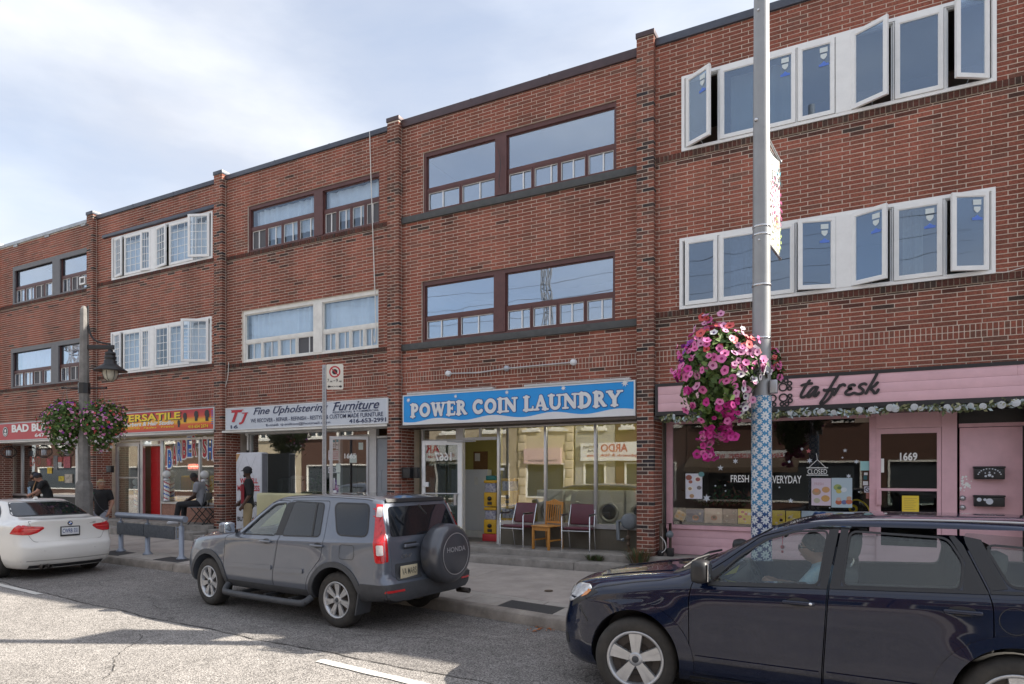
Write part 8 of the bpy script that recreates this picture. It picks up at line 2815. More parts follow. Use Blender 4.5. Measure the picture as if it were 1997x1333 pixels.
mb.build('basket_bracket',M_BLACK,LP)
z = lz(677);C2 = Vector((LPX[0],LPX[1],0))
mb = MB();mb.X = Matrix.Translation((LPX[0],LPX[1],z)) @ Matrix.Rotation(R(28),4,'Z');mb.bbox(.06,.68,-.03,.03,-.05,.05,.01);mb.build('arm',M_BLACK,LP)
mb = MB();mb.tube(spline([C2+LA*.09+Vector((0,0,z+.95)),C2+LA*.10+Vector((0,0,z+.45)),C2+LA*.25+Vector((0,0,z+.16)),C2+LA*.6+Vector((0,0,z+.07))],6),.022,8);mb.build('conduit',M_BLACK,LP)
q = C2+LA*.60
mb = MB();mb.lathe([(0,z - .05),(.05,z - .06),(.05,z - .10),(.11,z - .12),(.11,z - .18),(.09,z - .19),(.12,z - .21),(.12,z - .27),(.10,z - .29),(.13,z - .31),(.13,z - .37),(.18,z - .42),(.26,z - .47),(.34,z - .53),(.345,z - .55),(.28,z - .54),(.14,z - .50),(0,z - .46)],32,(q.x,q.y,0));mb.build('lamp_hood',M_BLACK,LP)
mb = MB();mb.lathe([(.15,z - .53),(.155,z - .62),(.12,z - .72),(.05,z - .77),(0,z - .78)],20,(q.x,q.y,0));gl = mb.build('lamp_globe',mat('frosted_lamp_glass',(.50,.48,.40),.25,noise=.2,nscale=6),LP)
mb = MB()
for k in range(6):
 a = k*math.pi/3
 mb.tube([(q.x+r_*math.cos(a),q.y+r_*math.sin(a),zz_) for r_,zz_ in ((.157,z - .54),(.16,z - .62),(.125,z - .725),(.05,z - .778))],.006,4)
mb.build('lamp_cage',M_BLACK,gl)
# ---- no stopping sign
NX,NY = -4.63,-2.9
NS = thing('parking_sign','no stopping sign with red ring, 7 AM - 9 AM, on a perforated steel post','sign',(NX,NY,.17))
a_ = R(27.9)
XN = Matrix.Translation((NX,NY,0)) @ Matrix.Rotation(a_ - .10,4,'Z')
mb = MB();mb.X = XN;mb.box(-.028,.028,-.004,.0,.15,3.77);mb.box(-.032,-.028,-.004,.03,.15,3.77);mb.box(.028,.032,-.004,.03,.15,3.77);mb.build('post',M_GALV,NS)
mb = MB();mb.X = XN
for k in range(130):
 zz_ = .55+k*.0245
 mb.add([(.010*math.cos(j*1.05),-.0048,zz_+.008*math.sin(j*1.05)) for j in range(6)],[tuple(range(6))],False)
mb.build('post_hole',M_BLACK,NS)
sx0,sx1,sz0,sz1 = .045,.345,3.34,3.775
mb = MB();mb.X = XN
mb.prism(rounded([(sx0,sz0),(sx1,sz0),(sx1,sz1),(sx0,sz1)],.03),-.014,-.011,'XZ');PL = mb.build('sign_plate',mat('sign_reflective_white',(.66,.63,.56),.4,noise=.06),NS)
cx,cz = (sx0+sx1)/2,sz1 - .13
mb = MB();ring(mb,cx,cz,.076,.10,-.0155,32);stroke(mb,[(cx - .06,cz+.06),(cx+.06,cz - .06)],.018,-.0165,0);mb.v = [tuple(XN @ Vector(v)) for v in mb.v];mb.build('red_ring',M_REDI,PL)
mb = MB();mb.add([(cx+.05*math.cos(R(22.5+45*k)),-.0148,cz+.05*math.sin(R(22.5+45*k))) for k in range(8)],[tuple(range(8))],False)
put_text(mb,'7',sx0+.018,sx0+.05,sz0+.125,sz0+.185,-.0145,.02,thick=.001);put_text(mb,'AM',sx0+.06,sx0+.105,sz0+.125,sz0+.155,-.0145,.02,thick=.001);put_text(mb,'-',sx0+.125,sx0+.155,sz0+.145,sz0+.155,-.0145,.02,thick=.001)
put_text(mb,'9',sx0+.17,sx0+.205,sz0+.125,sz0+.185,-.0145,.02,thick=.001);put_text(mb,'AM',sx0+.218,sx0+.268,sz0+.125,sz0+.155,-.0145,.02,thick=.001)
put_text(mb,'MON-FRI',sx0+.09,sx0+.21,sz0+.04,sz0+.065,-.0145,.015,thick=.001)
for sg,xx in ((-1,sx0+.02),(1,sx1 - .02)):
 mb.add([(xx,-.0148,sz0+.052),(xx - sg*.03,-.0148,sz0+.082),(xx - sg*.03,-.0148,sz0+.022)],[(0,1,2)],False);mb.add([(xx - sg*.029,-.0148,sz0+.065),(xx - sg*.06,-.0148,sz0+.065),(xx - sg*.06,-.0148,sz0+.039),(xx - sg*.029,-.0148,sz0+.039)],[(0,1,2,3)],False)
mb.v = [tuple(XN @ Vector(v)) for v in mb.v];mb.build('lettering',M_INK,PL)
# ---- leaning rail
M_RAIL = mat('blue_grey_rail_paint',(.27,.30,.36),.38,metal=.35,noise=.12,nscale=5)
M_RPAN = mat('dark_perforated_panel',(.12,.13,.145),.5,metal=.3,noise=.3,nscale=18)
rp = [gnd(236,1075,.165),gnd(288,1081,.165),gnd(354,1090,.165)]
LR = thing('leaning_rail','blue grey steel leaning rail with two dark panels by the kerb','railing',rp[0])
d_ = (rp[2] - rp[0]).normalized()
for p in rp:
 mb = MB();mb.lathe([(0,.165),(.10,.165),(.10,.185),(.065,.215),(.062,.23),(.05,.235),(.05,.84),(0,.84)],20,(p.x,p.y,0));mb.build('post',M_RAIL,LR)
mb = MB();za_ = .98;nr_ = Vector((d_.y,-d_.x,0))
A0,A1 = rp[0] - d_*.16,rp[2]+d_*.14
mb.tube([(A0.x,A0.y,za_),(A1.x,A1.y,za_)],.062,20);mb.build('top_tube',M_RAIL,LR)
for k in range(3):
 mb = MB();mb.tube([(rp[k].x,rp[k].y,.83),(rp[k].x,rp[k].y,.93)],.02,8);mb.build('saddle',M_RAIL,LR)
for a,b in ((rp[0] - d_*.02,rp[1] - d_*.02),(rp[1]+d_*.0,rp[2] - d_*.14)):
 mb = MB();o_ = nr_*-.058 if nr_.y > 0 else nr_*.058
 if o_.y > 0: o_ = -o_
 P = [a+o_,b+o_,b+o_*1.35,a+o_*1.35]
 mb.add([(p.x,p.y,z_) for z_ in (.56,.82) for p in P],[(0,1,2,3),(4,5,6,7),(0,1,5,4),(1,2,6,5),(2,3,7,6),(3,0,4,7)]);mb.build('panel',M_RPAN,LR)
mb = MB();p = rp[2] - d_*.11
for z_ in (.58,.80): mb.tube([p+Vector((0,-.05,z_ - p.z)),(rp[2].x,rp[2].y,z_)],.010,6)
mb.tube([p+Vector((0,-.05,.56 - p.z)),p+Vector((0,-.05,.82 - p.z))],.012,6);mb.build('bracket',M_RAIL,LR)
# ---- chairs outside the laundry
M_BURG = mat('burgundy_vinyl',(.105,.020,.034),.4,noise=.12,nscale=6)
M_PINE = mat('varnished_pine',(.50,.22,.045),.4,noise=.22,nscale=4,aniso=(10,10,1.2))
def steel_chair(label,pl,pr,rz):
 a,b = gnd(*pl,.457),gnd(*pr,.457)
 m_ = (a+b)/2
 t = thing('armchair',label,'chair',(m_.x,-.13,.457),rz,'chairs in front of the laundry')
 mt = M_STRAP
 for s_ in (-1,1):
  x = .265*s_
  mb = MB();mb.tube([(x,0,0),(x,0,.63),(x,.03,.66),(x,.32,.66)],.011,8);mb.build('leg',mt,t,True)
  mb = MB();mb.tube([(x*.94,.50,0),(x*.94,.40,.42),(x*.94,.42,.50),(x*.9,.54,.84)],.011,8);mb.build('leg',mt,t,True)
  mb = MB();mb.bbox(x - .024,x+.024,.02,.34,.665,.69,.01);mb.build('armrest',M_BLACK,t,True)
 mb = MB();mb.X = Matrix.Rotation(-.06,4,'X');mb.bbox(-.245,.245,.02,.46,.40,.455,.025);mb.build('seat',M_BURG,t,True)
 mb = MB();mb.X = Matrix.Translation((0,.455,.45)) @ Matrix.Rotation(-.22,4,'X');mb.bbox(-.235,.235,-.02,.025,.02,.42,.022);mb.build('backrest',M_BURG,t,True)
 mb = MB();mb.tube([(-.265,0,.38),(.265,0,.38)],.009,6);mb.build('stretcher',mt,t,True)
steel_chair('burgundy vinyl armchair with steel legs, left of the pine chair',(989.5,1065),(1029.5,1067),-.10)
steel_chair('burgundy vinyl armchair with steel legs, right of the pine chair',(1115,1070.5),(1161,1073),.12)
a,b = gnd(1053,1067,.457),gnd(1089,1068.5,.457);m_ = (a+b)/2
t = thing('wooden_chair','varnished pine chair with a slatted back between the burgundy chairs','chair',(m_.x,-.10,.457),-.25,'chairs in front of the laundry')
for x in (-.19,.19):
 mb = MB();mb.bbox(x - .02,x+.02,-.02,.02,0,.43,.004);mb.build('leg',M_PINE,t,True)
 mb = MB();mb.tube([(x,.42,0),(x,.38,.43),(x,.42,.90)],.021,6);mb.build('leg',M_PINE,t,True)
 mb = MB();mb.box(x - .01,x+.01,0.02,.38,.16,.19);mb.build('side_rail',M_PINE,t,True)
mb = MB();mb.bbox(-.22,.22,-.04,.40,.43,.455,.01);mb.build('seat',M_PINE,t,True)
mb = MB();mb.box(-.19,.19,-.012,.012,.36,.425);mb.build('apron',M_PINE,t,True)
for k in range(6):
 x = -.135+.054*k;mb = MB();mb.tube([(x,.385,.50),(x,.415,.85)],.011,6);mb.build('slat',M_PINE,t,True)
mb = MB();mb.prism([(-.21,.84),(.21,.84),(.21,.90),(.12,.905),(0,.95),(-.12,.905),(-.21,.90)],.405,.43);mb.build('top_rail',M_PINE,t,True)
mb = MB();mb.box(-.19,.19,.375,.40,.48,.52);mb.build('lower_rail',M_PINE,t,True)
# ---- gas meters, weeds, small things
M_GAS = mat('meter_grey',(.16,.18,.20),.45,noise=.15)
M_RUST = mat('rusty_pipe',(.10,.07,.05),.8,noise=.3)
gx = wx(1229,.30);gz_ = wall(1229,1016,.30).z
t = thing('gas_meter','round grey gas meter on pipes beside the laundry brick pier','gas meter',(gx,.3,.457))
mb = MB();mb.lathe([(0,-.10),(.10,-.10),(.15,-.07),(.155,-.01),(.155,.01),(.15,.06),(0,.08)],24,(gx,.28,gz_),'Y');mb.build('meter_body',M_GAS,t)
mb = MB();mb.tube([(gx - .16,.26,gz_+.0),(gx - .22,.26,gz_),(gx - .22,.26,gz_ - .34),(gx - .10,.26,gz_ - .34)],.035,10);mb.tube([(gx+.02,.3,gz_),(gx+.35,.32,gz_)],.03,10);mb.build('pipe',M_GAS,t)
mb = MB();mb.tube([(gx - .02,.26,gz_ - .15),(gx - .02,.26,.46)],.022,8);mb.ball((gx - .02,.25,gz_ - .30),.05,10,8);mb.ball((gx - .02,.25,gz_ - .42),.04,10,8);mb.build('regulator',M_RUST,t)
g0 = PX[4]+PIERW
t = thing('gas_pipe_set','upright gas pipes with a grey regulator beside the pink shopfront','pipe',(g0+.10,.05,.457))
mb = MB();mb.tube([(g0+.08,.02,.46),(g0+.08,.02,1.02),(g0+.24,.06,1.03),(g0+.24,.06,.46)],.026,8);mb.build('pipe',M_RUST,t)
mb = MB();mb.ball((g0+.24,.03,.84),.065,12,8);mb.lathe([(0,-.03),(.05,-.03),(.05,.04)],12,(g0+.24,-.02,.84),'Y');mb.build('regulator',M_GAS,t)
mb = MB();mb.bbox(g0+.19,g0+.30,.0,.10,.457,.60,.01);mb.bbox(g0+.03,g0+.13,-.03,.07,.457,.56,.02);mb.build('pipe_foot',M_BLACK,t)
mb = MB();mb.tube(spline([(g0+.09,-.02,.80),(g0+.17,-.05,.72),(g0+.19,-.05,.6),(g0+.12,-.05,.52)],5),.007,6);mb.build('hose',M_OFFW,t)
def weed(label,x,y,z,h,sp,n,seed,dry=.3):
 rr = random.Random(seed)
 t = thing('weed',label,'plant',(x,y,z),0,'weeds growing on the steps')
 mb = MB()
 for k in range(n):
  a = rr.uniform(0,6.28);r = sp*rr.random() ** .6;b = Vector((x+r*math.cos(a)*.6,y+r*math.sin(a)*.5,z))
  hh = h*rr.uniform(.4,1.0);tip = b+Vector((math.cos(a)*r*.9+rr.gauss(0,.02),math.sin(a)*r*.6,hh));w = Vector((-math.sin(a),math.cos(a),0))*rr.uniform(.004,.010)
  mid = (b+tip)/2+Vector((0,0,hh*.15))
  mb.cur = 1 if rr.random() < dry else 0
  mb.add([b - w,b+w,mid+w,mid - w,tip],[(0,1,2,3),(3,2,4)],False)
 o = mb.build('blades',[mat('weed_green',(.06,.085,.03),.7),mat('weed_dry',(.17,.09,.04),.8)],t,fix=False)
p = gnd(1256,1096,.34)
weed('thick dry weed tuft at the foot of the brick pier',p.x,-.36,.35,.30,.24,190,1,.45)
p = gnd(1156,1091,.35);weed('small green weed on the step, farther from the brick pier',p.x,-.33,.35,.13,.12,70,2,.2)
p = gnd(1181,1089,.35);weed('small green weed on the step, nearer the brick pier',p.x,-.33,.35,.12,.10,60,3,.2)
t = thing('wall_conduit','grey conduit with three round lamp boxes above the laundry sign','conduit',(wx(988),0,3.6))
P = [wall(874,728,-.04),wall(932,726.5,-.04),wall(988,718,-.04),wall(1118,706,-.04)]
mb = MB();mb.tube([P[0],(P[0]+P[1])/2,P[1],P[2],P[3]],.013,8);mb.build('tube',M_ALUP,t)
for k in (0,2,3):
 mb = MB();mb.lathe([(0,-.075),(.055,-.07),(.06,-.03),(.06,0)],16,(P[k].x,0,P[k].z),'Y');mb.build('lamp_box',M_SIGNW if k != 2 else M_GALV,t)
def cable(label,pts,r=.006,m=M_OFFW,Y=-.04):
 P = [wall(a,b,Y) for a,b in pts];mb = MB();mb.tube(spline(P,5),r,5);return tag(mb.build('cable',m),label,'cable','cables on the brick walls')
cable('long white cable hanging from the roof beside the upholstery windows',[(721,256),(723,330),(727,450),(731,560),(733,640),(731,668),(729,655)],.011)
cable('short white cable beside the upholstery sign pier',[(446,706),(444,735),(436,765),(428,790)],.009)
cable('loose pale wire at the right end of the lower white window',[(1940,531),(1962,530),(1985,524),(2010,518)],.006)
cable('thin dark wire hanging on the brown mullion of the top laundry window',[(971,290),(976,318),(973,350),(974,365)],.006,M_BLACK)
t = thing('window_fan','white fan set in the far top window slider','fan',(wx(162,.0),0,6))
x0,x1,z0,z1 = rect(157,541,556,168,-.02);mb = MB();mb.frect(x0,x1,z0,z1,.04,-.06,.05);mb.build('frame',M_WHITE,t)
mb = MB();mb.lathe([(.08,-.03),(.14,-.03)],16,((x0+x1)/2,0,(z0+z1)/2),'Y')
for k in range(5): a = k*1.2566;mb.add([((x0+x1)/2,-.02,(z0+z1)/2),((x0+x1)/2+.15*math.cos(a),-.035,(z0+z1)/2+.15*math.sin(a)),((x0+x1)/2+.15*math.cos(a+.8),-.01,(z0+z1)/2+.15*math.sin(a+.8))],[(0,1,2)])
mb.build('blades',M_GREYP,t)
for k,(px,py) in enumerate(((31,478),(92,459),(163,437))):
 p = wall(px,py,-.01);mb = MB();mb.bbox(p.x - .12,p.x+.12,-.03,.01,p.z - .05,p.z+.05,.006)
 tag(mb.build('wall_vent',M_LTMETAL),['small pale wall vent under the far roof edge, leftmost','small pale wall vent under the far roof edge, middle','small pale wall vent under the far roof edge, beside the brick pier'][k],'vent','wall vents at the far roof')
# garland under the pink sign
GA = thing('flower_garland','garland of white roses and leaves along the bottom of the pink sign','garland',(PX[4]+.4,-.2,2.6))
rr = random.Random(17)
mb = MB();vine = []
gx0,gx1 = wx(1290,-.19),wx(2000,-.19)
gz0 = SG5.location.z - .045
x = gx0
while x < gx1:
 for q in range(2):
  c = Vector((x,-.19+rr.gauss(0,.025),gz0+rr.gauss(0,.028)+.02*math.sin(x*5)))
  d = Vector((rr.gauss(0,1),rr.gauss(0,.4),rr.gauss(0,1))).normalized()*rr.uniform(.03,.05);e = Vector((-d.z,rr.gauss(0,.02),d.x))*.45
  mb.cur = rr.choice((0,0,1,2))
  mb.add([c - d,c+e,c+d,c - e],[(0,1,2,3)],False)
 x += .012
o = mb.build('leaves',[mat('garland_leaf',(.10,.12,.05),.7),mat('garland_pale_leaf',(.32,.32,.18),.7),mat('garland_blue_bud',(.42,.50,.52),.7)],GA,fix=False);o['kind'] = 'stuff'
q = MB()
for k in range(5):
 r0 = 1 - k*.18
 for j in range(6):
  a = j*1.047+k*.5
  q.add([(0,-.1 - k*.12,0),(r0*math.cos(a),-.05 - k*.10,r0*math.sin(a)),(r0*.95*math.cos(a+.55),-.25 - k*.1,r0*.95*math.sin(a+.55)),(r0*math.cos(a+1.1),-.05 - k*.1,r0*math.sin(a+1.1))],[(0,1,2,3)],True)
rose_me = q.mesh('rose');rose_me.materials.append(mat('white_rose',(.62,.64,.66),.7))
bigp = [1314,1405,1496,1540,1571,1576,1626,1676,1736,1746,1847,1917,1953,1981,1598,1603,1700,1783,1796,1868,1893]
for px in bigp:
 o = bpy.data.objects.new('rose',rose_me);COL.objects.link(o);o.parent = GA;o.matrix_parent_inverse = GA.matrix_basis.inverted()
 s = rr.uniform(.038,.06);o.location = (wx(px,-.22),-.215,gz0+rr.uniform(-.02,.03));o.scale = (s,s,s);o.rotation_euler = (rr.uniform(-.3,.3),rr.uniform(0,6),rr.uniform(-.4,.2))
# drop leaves in the gutter, iron cover on the pavement
mb = MB();rr = random.Random(6)
for k in range(26):
 p = gnd(1040+rr.gauss(20,14),1226+rr.gauss(0,3),.01);a = rr.uniform(0,6);s = rr.uniform(.015,.035)
 mb.add([p+Vector((s*math.cos(a),s*math.sin(a),.004)),p+Vector((s*.5*math.cos(a+1.6),s*.5*math.sin(a+1.6),.012)),p - Vector((s*math.cos(a),s*math.sin(a),-.003)),p+Vector((s*.5*math.cos(a - 1.6),s*.5*math.sin(a - 1.6),.01))],[(0,1,2,3)],False)
o = mb.build('fallen_leaves',mat('orange_leaf',(.42,.13,.03),.8),None,fix=False);o['kind'] = 'stuff';o['label'] = 'few orange fallen leaves in the gutter'
p = gnd(1070,1151.5,.18);mb = MB();mb.lathe([(0,p.z+.006),(.06,p.z+.006),(.065,p.z - .004)],16,(p.x,p.y,0));tag(mb.build('valve_cover',M_RUST),'small dark iron valve cover set in the pavement slab','cover')
# ================================================================== PEOPLE
def skin_tree(nodes,edges,root):
 """nodes: {name: (x, y, z, r)}: tapering limbs along the edges, fused into one surface by the remesh"""
 mb = MB()
 sl,sr = nodes.get('shL'),nodes.get('shR')
 lat = (Vector(sr[:3]) - Vector(sl[:3])).normalized() if sl else Vector((1,0,0))
 n = 16
 for a,b in edges:
  A,B = nodes[a],nodes[b]
  pa,pb = Vector(A[:3]),Vector(B[:3])
  ra,rb = [r if isinstance(r,tuple) else (r,r) for r in (A[3],B[3])]
  d = pb - pa;L = d.length
  if L < 1e-4: continue
  d.normalize()
  u = lat - d*lat.dot(d)
  u = u.normalized() if u.length > .2 else d.orthogonal().normalized()
  w = d.cross(u)
  st = [(-.9,.45),(-.6,.8),(-.3,.955),(0,1)]+[(None,f) for f in (.25,.5,.75)]+[(0,1),(.3,.955),(.6,.8),(.9,.45)]
  rings = []
  for k,(o,s_) in enumerate(st):
   if o is None: r = (ra[0]+(rb[0] - ra[0])*s_,ra[1]+(rb[1] - ra[1])*s_);c = pa+d*L*s_;s_ = 1
   elif k < 4: r = ra;c = pa+d*o*min(ra)
   else: r = rb;c = pb+d*o*min(rb)
   rings += [c+(u*math.cos(2*math.pi*j/n)*r[0]+w*math.sin(2*math.pi*j/n)*r[1])*s_ for j in range(n)]
  m_ = len(st)
  mb.add(rings,[(i*n+j,i*n+(j+1) % n,(i+1)*n+(j+1) % n,(i+1)*n+j) for i in range(m_ - 1) for j in range(n)]+[tuple(range(n))[::-1],tuple((m_ - 1)*n+j for j in range(n))],True)
 return mb.v,mb.f
def remeshed(name,parts,m,parent,vox=.011,smooth=6):
 mb = MB()
 for vs,fs in parts: mb.add(vs,fs,True)
 me = mb.mesh(name)
 bm = bmesh.new();bm.from_mesh(me);bmesh.ops.recalc_face_normals(bm,faces=bm.faces);bm.to_mesh(me);bm.free()
 o = bpy.data.objects.new('rm',me);COL.objects.link(o)
 md = o.modifiers.new('r','REMESH');md.mode = 'VOXEL';md.voxel_size = vox;md.use_smooth_shade = True
 sm = o.modifiers.new('s','SMOOTH');sm.iterations = smooth;sm.factor = .5
 dg = bpy.context.evaluated_depsgraph_get();dg.update()
 r = bpy.data.meshes.new_from_object(o.evaluated_get(dg));bpy.data.objects.remove(o)
 for p in r.polygons: p.use_smooth = True
 r.materials.clear()
 return link(name,r,m,parent,True)
def head_geo(c,f,up=Vector((0,0,1)),s=1.0):
 """head centred at c looking along f: skull, jaw, nose, brow, lips, ears"""
 f = Vector(f).normalized();side = up.cross(f).normalized();up2 = f.cross(side)
 def T(a,b,h): return Vector(c)+side*a*s+f*b*s+up2*h*s
 vs,fs = [],[]
 n,m_ = 24,18
 for i in range(m_+1):
  t = math.pi*i/m_
  for k in range(n):
   a = 2*math.pi*k/n
   x,y,z = math.sin(t)*math.sin(a),math.sin(t)*math.cos(a),math.cos(t)
   X,Y,Z = x*.078,y*.096,z*.118
   if z < 0: X *= 1+.28*z;Y *= 1+(.10 if y > 0 else .42)*z
   if y > .3:
    g = lambda dx,dz,w: math.exp(-((x - dx) ** 2+(z - dz) ** 2)/w)
    Y += .026*g(0,-.12,.012)+.012*g(0,.05,.008)+.010*g(0,-.46,.02) - .012*(g(.33,.08,.02)+g(-.33,.08,.02))+.010*g(0,-.85,.03)
    Y += .004*(g(.3,.26,.02)+g(-.3,.26,.02))
   vs.append(T(X,Y,Z))
 for i in range(m_):
  for k in range(n): fs.append((i*n+k,(i+1)*n+k,(i+1)*n+(k+1) % n,i*n+(k+1) % n))
 return (vs,fs),T
def person(label,loc,rz,J,skin,shirt,trousers,hair,face=(0,-1,0),extras=None,vox=.011,sleeve=.55,cloth=True,legs=True,shoes=(.03,.03,.03),hscale=1.0,hairkind='short',group=None):
 t = thing('person',label,'person',loc,rz,group)
 ms = mat('skin_%02d%02d' % (int(skin[0]*99),int(skin[1]*99)),skin,.5)
 N = {}
 def add(k,r): N[k] = (*J[k],r)
 add('pelvis',(.135,.105));add('waist',(.125,.095));add('chest',(.145,.105));add('neck',.055)
 E = [('pelvis','waist'),('waist','chest'),('chest','neck')]
 hc = Vector(J['head']);N['headbase'] = (*(hc - Vector(face)*.01 - Vector((0,0,.06))),.05);E.append(('neck','headbase'))
 for s in ('L','R'):
  N['sh'+s] = (*J['sh'+s],.062);N['el'+s] = (*J['el'+s],.043);N['wr'+s] = (*J['wr'+s],.029)
  E += [('chest','sh'+s),('sh'+s,'el'+s),('el'+s,'wr'+s)]
  if legs:
   N['hip'+s] = (*J['hip'+s],.088);N['kn'+s] = (*J['kn'+s],.058);N['an'+s] = (*J['an'+s],.040);N['to'+s] = (*J['to'+s],.036)
   E += [('pelvis','hip'+s),('hip'+s,'kn'+s),('kn'+s,'an'+s),('an'+s,'to'+s)]
 parts = [skin_tree(N,E,'pelvis')]
 hg,T = head_geo(hc,face,s=hscale)
 parts.append(hg)
 for sd in (-1,1):
  q = MB();q.ball(T(sd*.080,-.005,-.005),.02,8,6,(.5,1,1.4));parts.append((q.v,q.f))
 # hands: palm, four unequal bent fingers and a thumb from the side of the palm
 for s in ('L','R'):
  w,e = Vector(J['wr'+s]),Vector(J['el'+s])
  d = (w - e).normalized();sgn = -1 if s == 'L' else 1
  sidev = Vector(J.get('palm'+s,(0,-1,0)));sidev = (sidev - d*sidev.dot(d)).normalized();nrm = d.cross(sidev)*sgn
  q = MB();q.tube([w - d*.01,w+d*.04,w+d*.085],[.028,.036,.034],10)
  for k,(ln,off) in enumerate(((.070,-.026),(.078,-.009),(.072,.009),(.055,.026))):
   b = w+d*.075+sidev*off
   q.tube([b,b+d*ln*.5+nrm*.006,b+d*ln*.82+nrm*.026,b+d*ln*.9+nrm*.040],[.0115,.011,.010,.0085],7)
  b = w+d*.03 - sidev*.028;q.tube([b,b+d*.03 - sidev*.026,b+d*.055 - sidev*.028+nrm*.012],[.014,.012,.010],7)
  parts.append((q.v,q.f))
 body = remeshed('body',parts,ms,t,vox,4)
 # face details
 eyes = MB();lids = MB();lips = MB()
 for sd in (-1,1):
  eyes.ball(T(sd*.031,.078,.012),.0115,10,8);lids.ball(T(sd*.031,.0875,.012),.0052,8,6)
  lips.tube([T(sd*.012,.087,.036),T(sd*.031,.089,.041),T(sd*.050,.078,.036)],.0045,6)
 eyes.build('eyes',mat('eye_white',(.6,.58,.55),.3),t,True);lids.build('irises',M_INK,t,True)
 lips.build('eyebrows',mat('brow',tuple(.5*c for c in hair),.8),t,True)
 q = MB();q.tube([T(-.026,.080,-.053),T(-.01,.094,-.050),T(0,.0945,-.052),T(.01,.094,-.050),T(.026,.080,-.053)],[.003,.006,.006,.006,.003],6);q.build('lips',mat('lip_%02d' % int(skin[0]*99),(skin[0]*.75,skin[1]*.5,skin[2]*.5),.45),t,True)
 # hair
 mh = mat('hair_%02d%02d' % (int(hair[0]*99),int(hair[1]*99)),hair,.75,noise=.4,nscale=40,bump=.6,bscale=60)
 q = MB();n,m_ = 22,12
 rr = random.Random(int(hc.x*77) % 99)
 vs = []
 lo = {'short': 1.75,'long': 2.3,'none': 1.0}[hairkind]
 for i in range(m_+1):
  tt = lo*i/m_
  for k in range(n):
   a = 2*math.pi*k/n
   y = math.cos(a)
   te = tt*(1 - .40*max(0,y) ** 1.3) if lo > 1.2 else tt
   j = 1+rr.uniform(-.03,.03)
   vs.append(T(math.sin(te)*math.sin(a)*.090*j,math.sin(te)*y*.104*j - .006,math.cos(te)*.130*j+.002))
 q.add(vs,[(i*n+k,(i+1)*n+k,(i+1)*n+(k+1) % n,i*n+(k+1) % n) for i in range(m_) for k in range(n)],True)
 q.build('hair',mh,t,True)
 if cloth:
  N2 = {};E2 = []
  def lerp(a,b,f): return Vector(J[a]).lerp(Vector(J[b]),f)
  N2['pelvis'] = (*(Vector(J['pelvis'])+Vector((0,0,-.03 if J['pelvis'][2] > .8 else .02))),(.165,.132));N2['waist'] = (*J['waist'],(.150,.118));N2['chest'] = (*J['chest'],(.165,.128));N2['neck'] = (*lerp('chest','neck',.72),.078)
  E2 = [('pelvis','waist'),('waist','chest'),('chest','neck')]
  for s in ('L','R'):
   N2['sh'+s] = (*J['sh'+s],.078);N2['sl'+s] = (*lerp('sh'+s,'el'+s,sleeve),.066);E2 += [('chest','sh'+s),('sh'+s,'sl'+s)]
  SH = remeshed('shirt',[skin_tree(N2,E2,'pelvis')],shirt,t,.014,8)
  if legs:
   N3 = {'pelvis': (*J['pelvis'],(.148,.120))};E3 = []
   for s in ('L','R'):
    N3['hip'+s] = (*J['hip'+s],.100);N3['kn'+s] = (*J['kn'+s],.076);N3['an'+s] = (*lerp('kn'+s,'an'+s,.93),.062);E3 += [('pelvis','hip'+s),('hip'+s,'kn'+s),('kn'+s,'an'+s)]
   remeshed('trousers',[skin_tree(N3,E3,'pelvis')],trousers,t,.014,8)
   for s in ('L','R'):
    a,b = Vector(J['an'+s]),Vector(J['to'+s]);d = (b - a);d.z = 0;d.normalize()
    q = MB();q.tube([a - d*.07+Vector((0,0,-.035)),a+Vector((0,0,-.02)),b+Vector((0,0,.005)),b+d*.04],[.044,.052,.048,.03],12)
    q.build('shoe',mat('shoe_%02d' % int(shoes[0]*99),shoes,.6),t,True)
 if extras: extras(t,T,J)
 return t
def stand(h=1.75,sw=.19,arms=None,dx=0.0):
 k = h/1.75
 J = dict(pelvis=(0,0,.95),waist=(0,-.005,1.10),chest=(0,.005,1.33),neck=(0,.01,1.50),head=(0,-.015,1.635),shL=(-sw,.01,1.43),shR=(sw,.01,1.43),elL=(-sw - .05,.03,1.16),elR=(sw+.05,.03,1.16),wrL=(-sw - .05,-.05,.92),wrR=(sw+.05,-.05,.92),hipL=(-.09,0,.90),hipR=(.09,0,.90),knL=(-.10,-.02,.49),knR=(.10,-.02,.49),anL=(-.10,.03,.075),anR=(.10,.03,.075),toL=(-.12,-.12,.035),toR=(.12,-.12,.035),palmL=(0,-1,0),palmR=(0,-1,0))
 if arms: J.update(arms)
 return {a: (b if a.startswith('palm') else tuple(c*k for c in b)) for a,b in J.items()}
M_BLKT = mat('black_cotton',(.014,.014,.016),.85)
M_KHAKI = mat('khaki_cotton',(.30,.23,.13),.85)
M_GRYT = mat('grey_marl',(.26,.265,.29),.85,noise=.08)
M_JEANS = mat('black_jeans',(.018,.018,.022),.8)
M_PGREY = mat('pale_grey_trousers',(.30,.31,.36),.85)
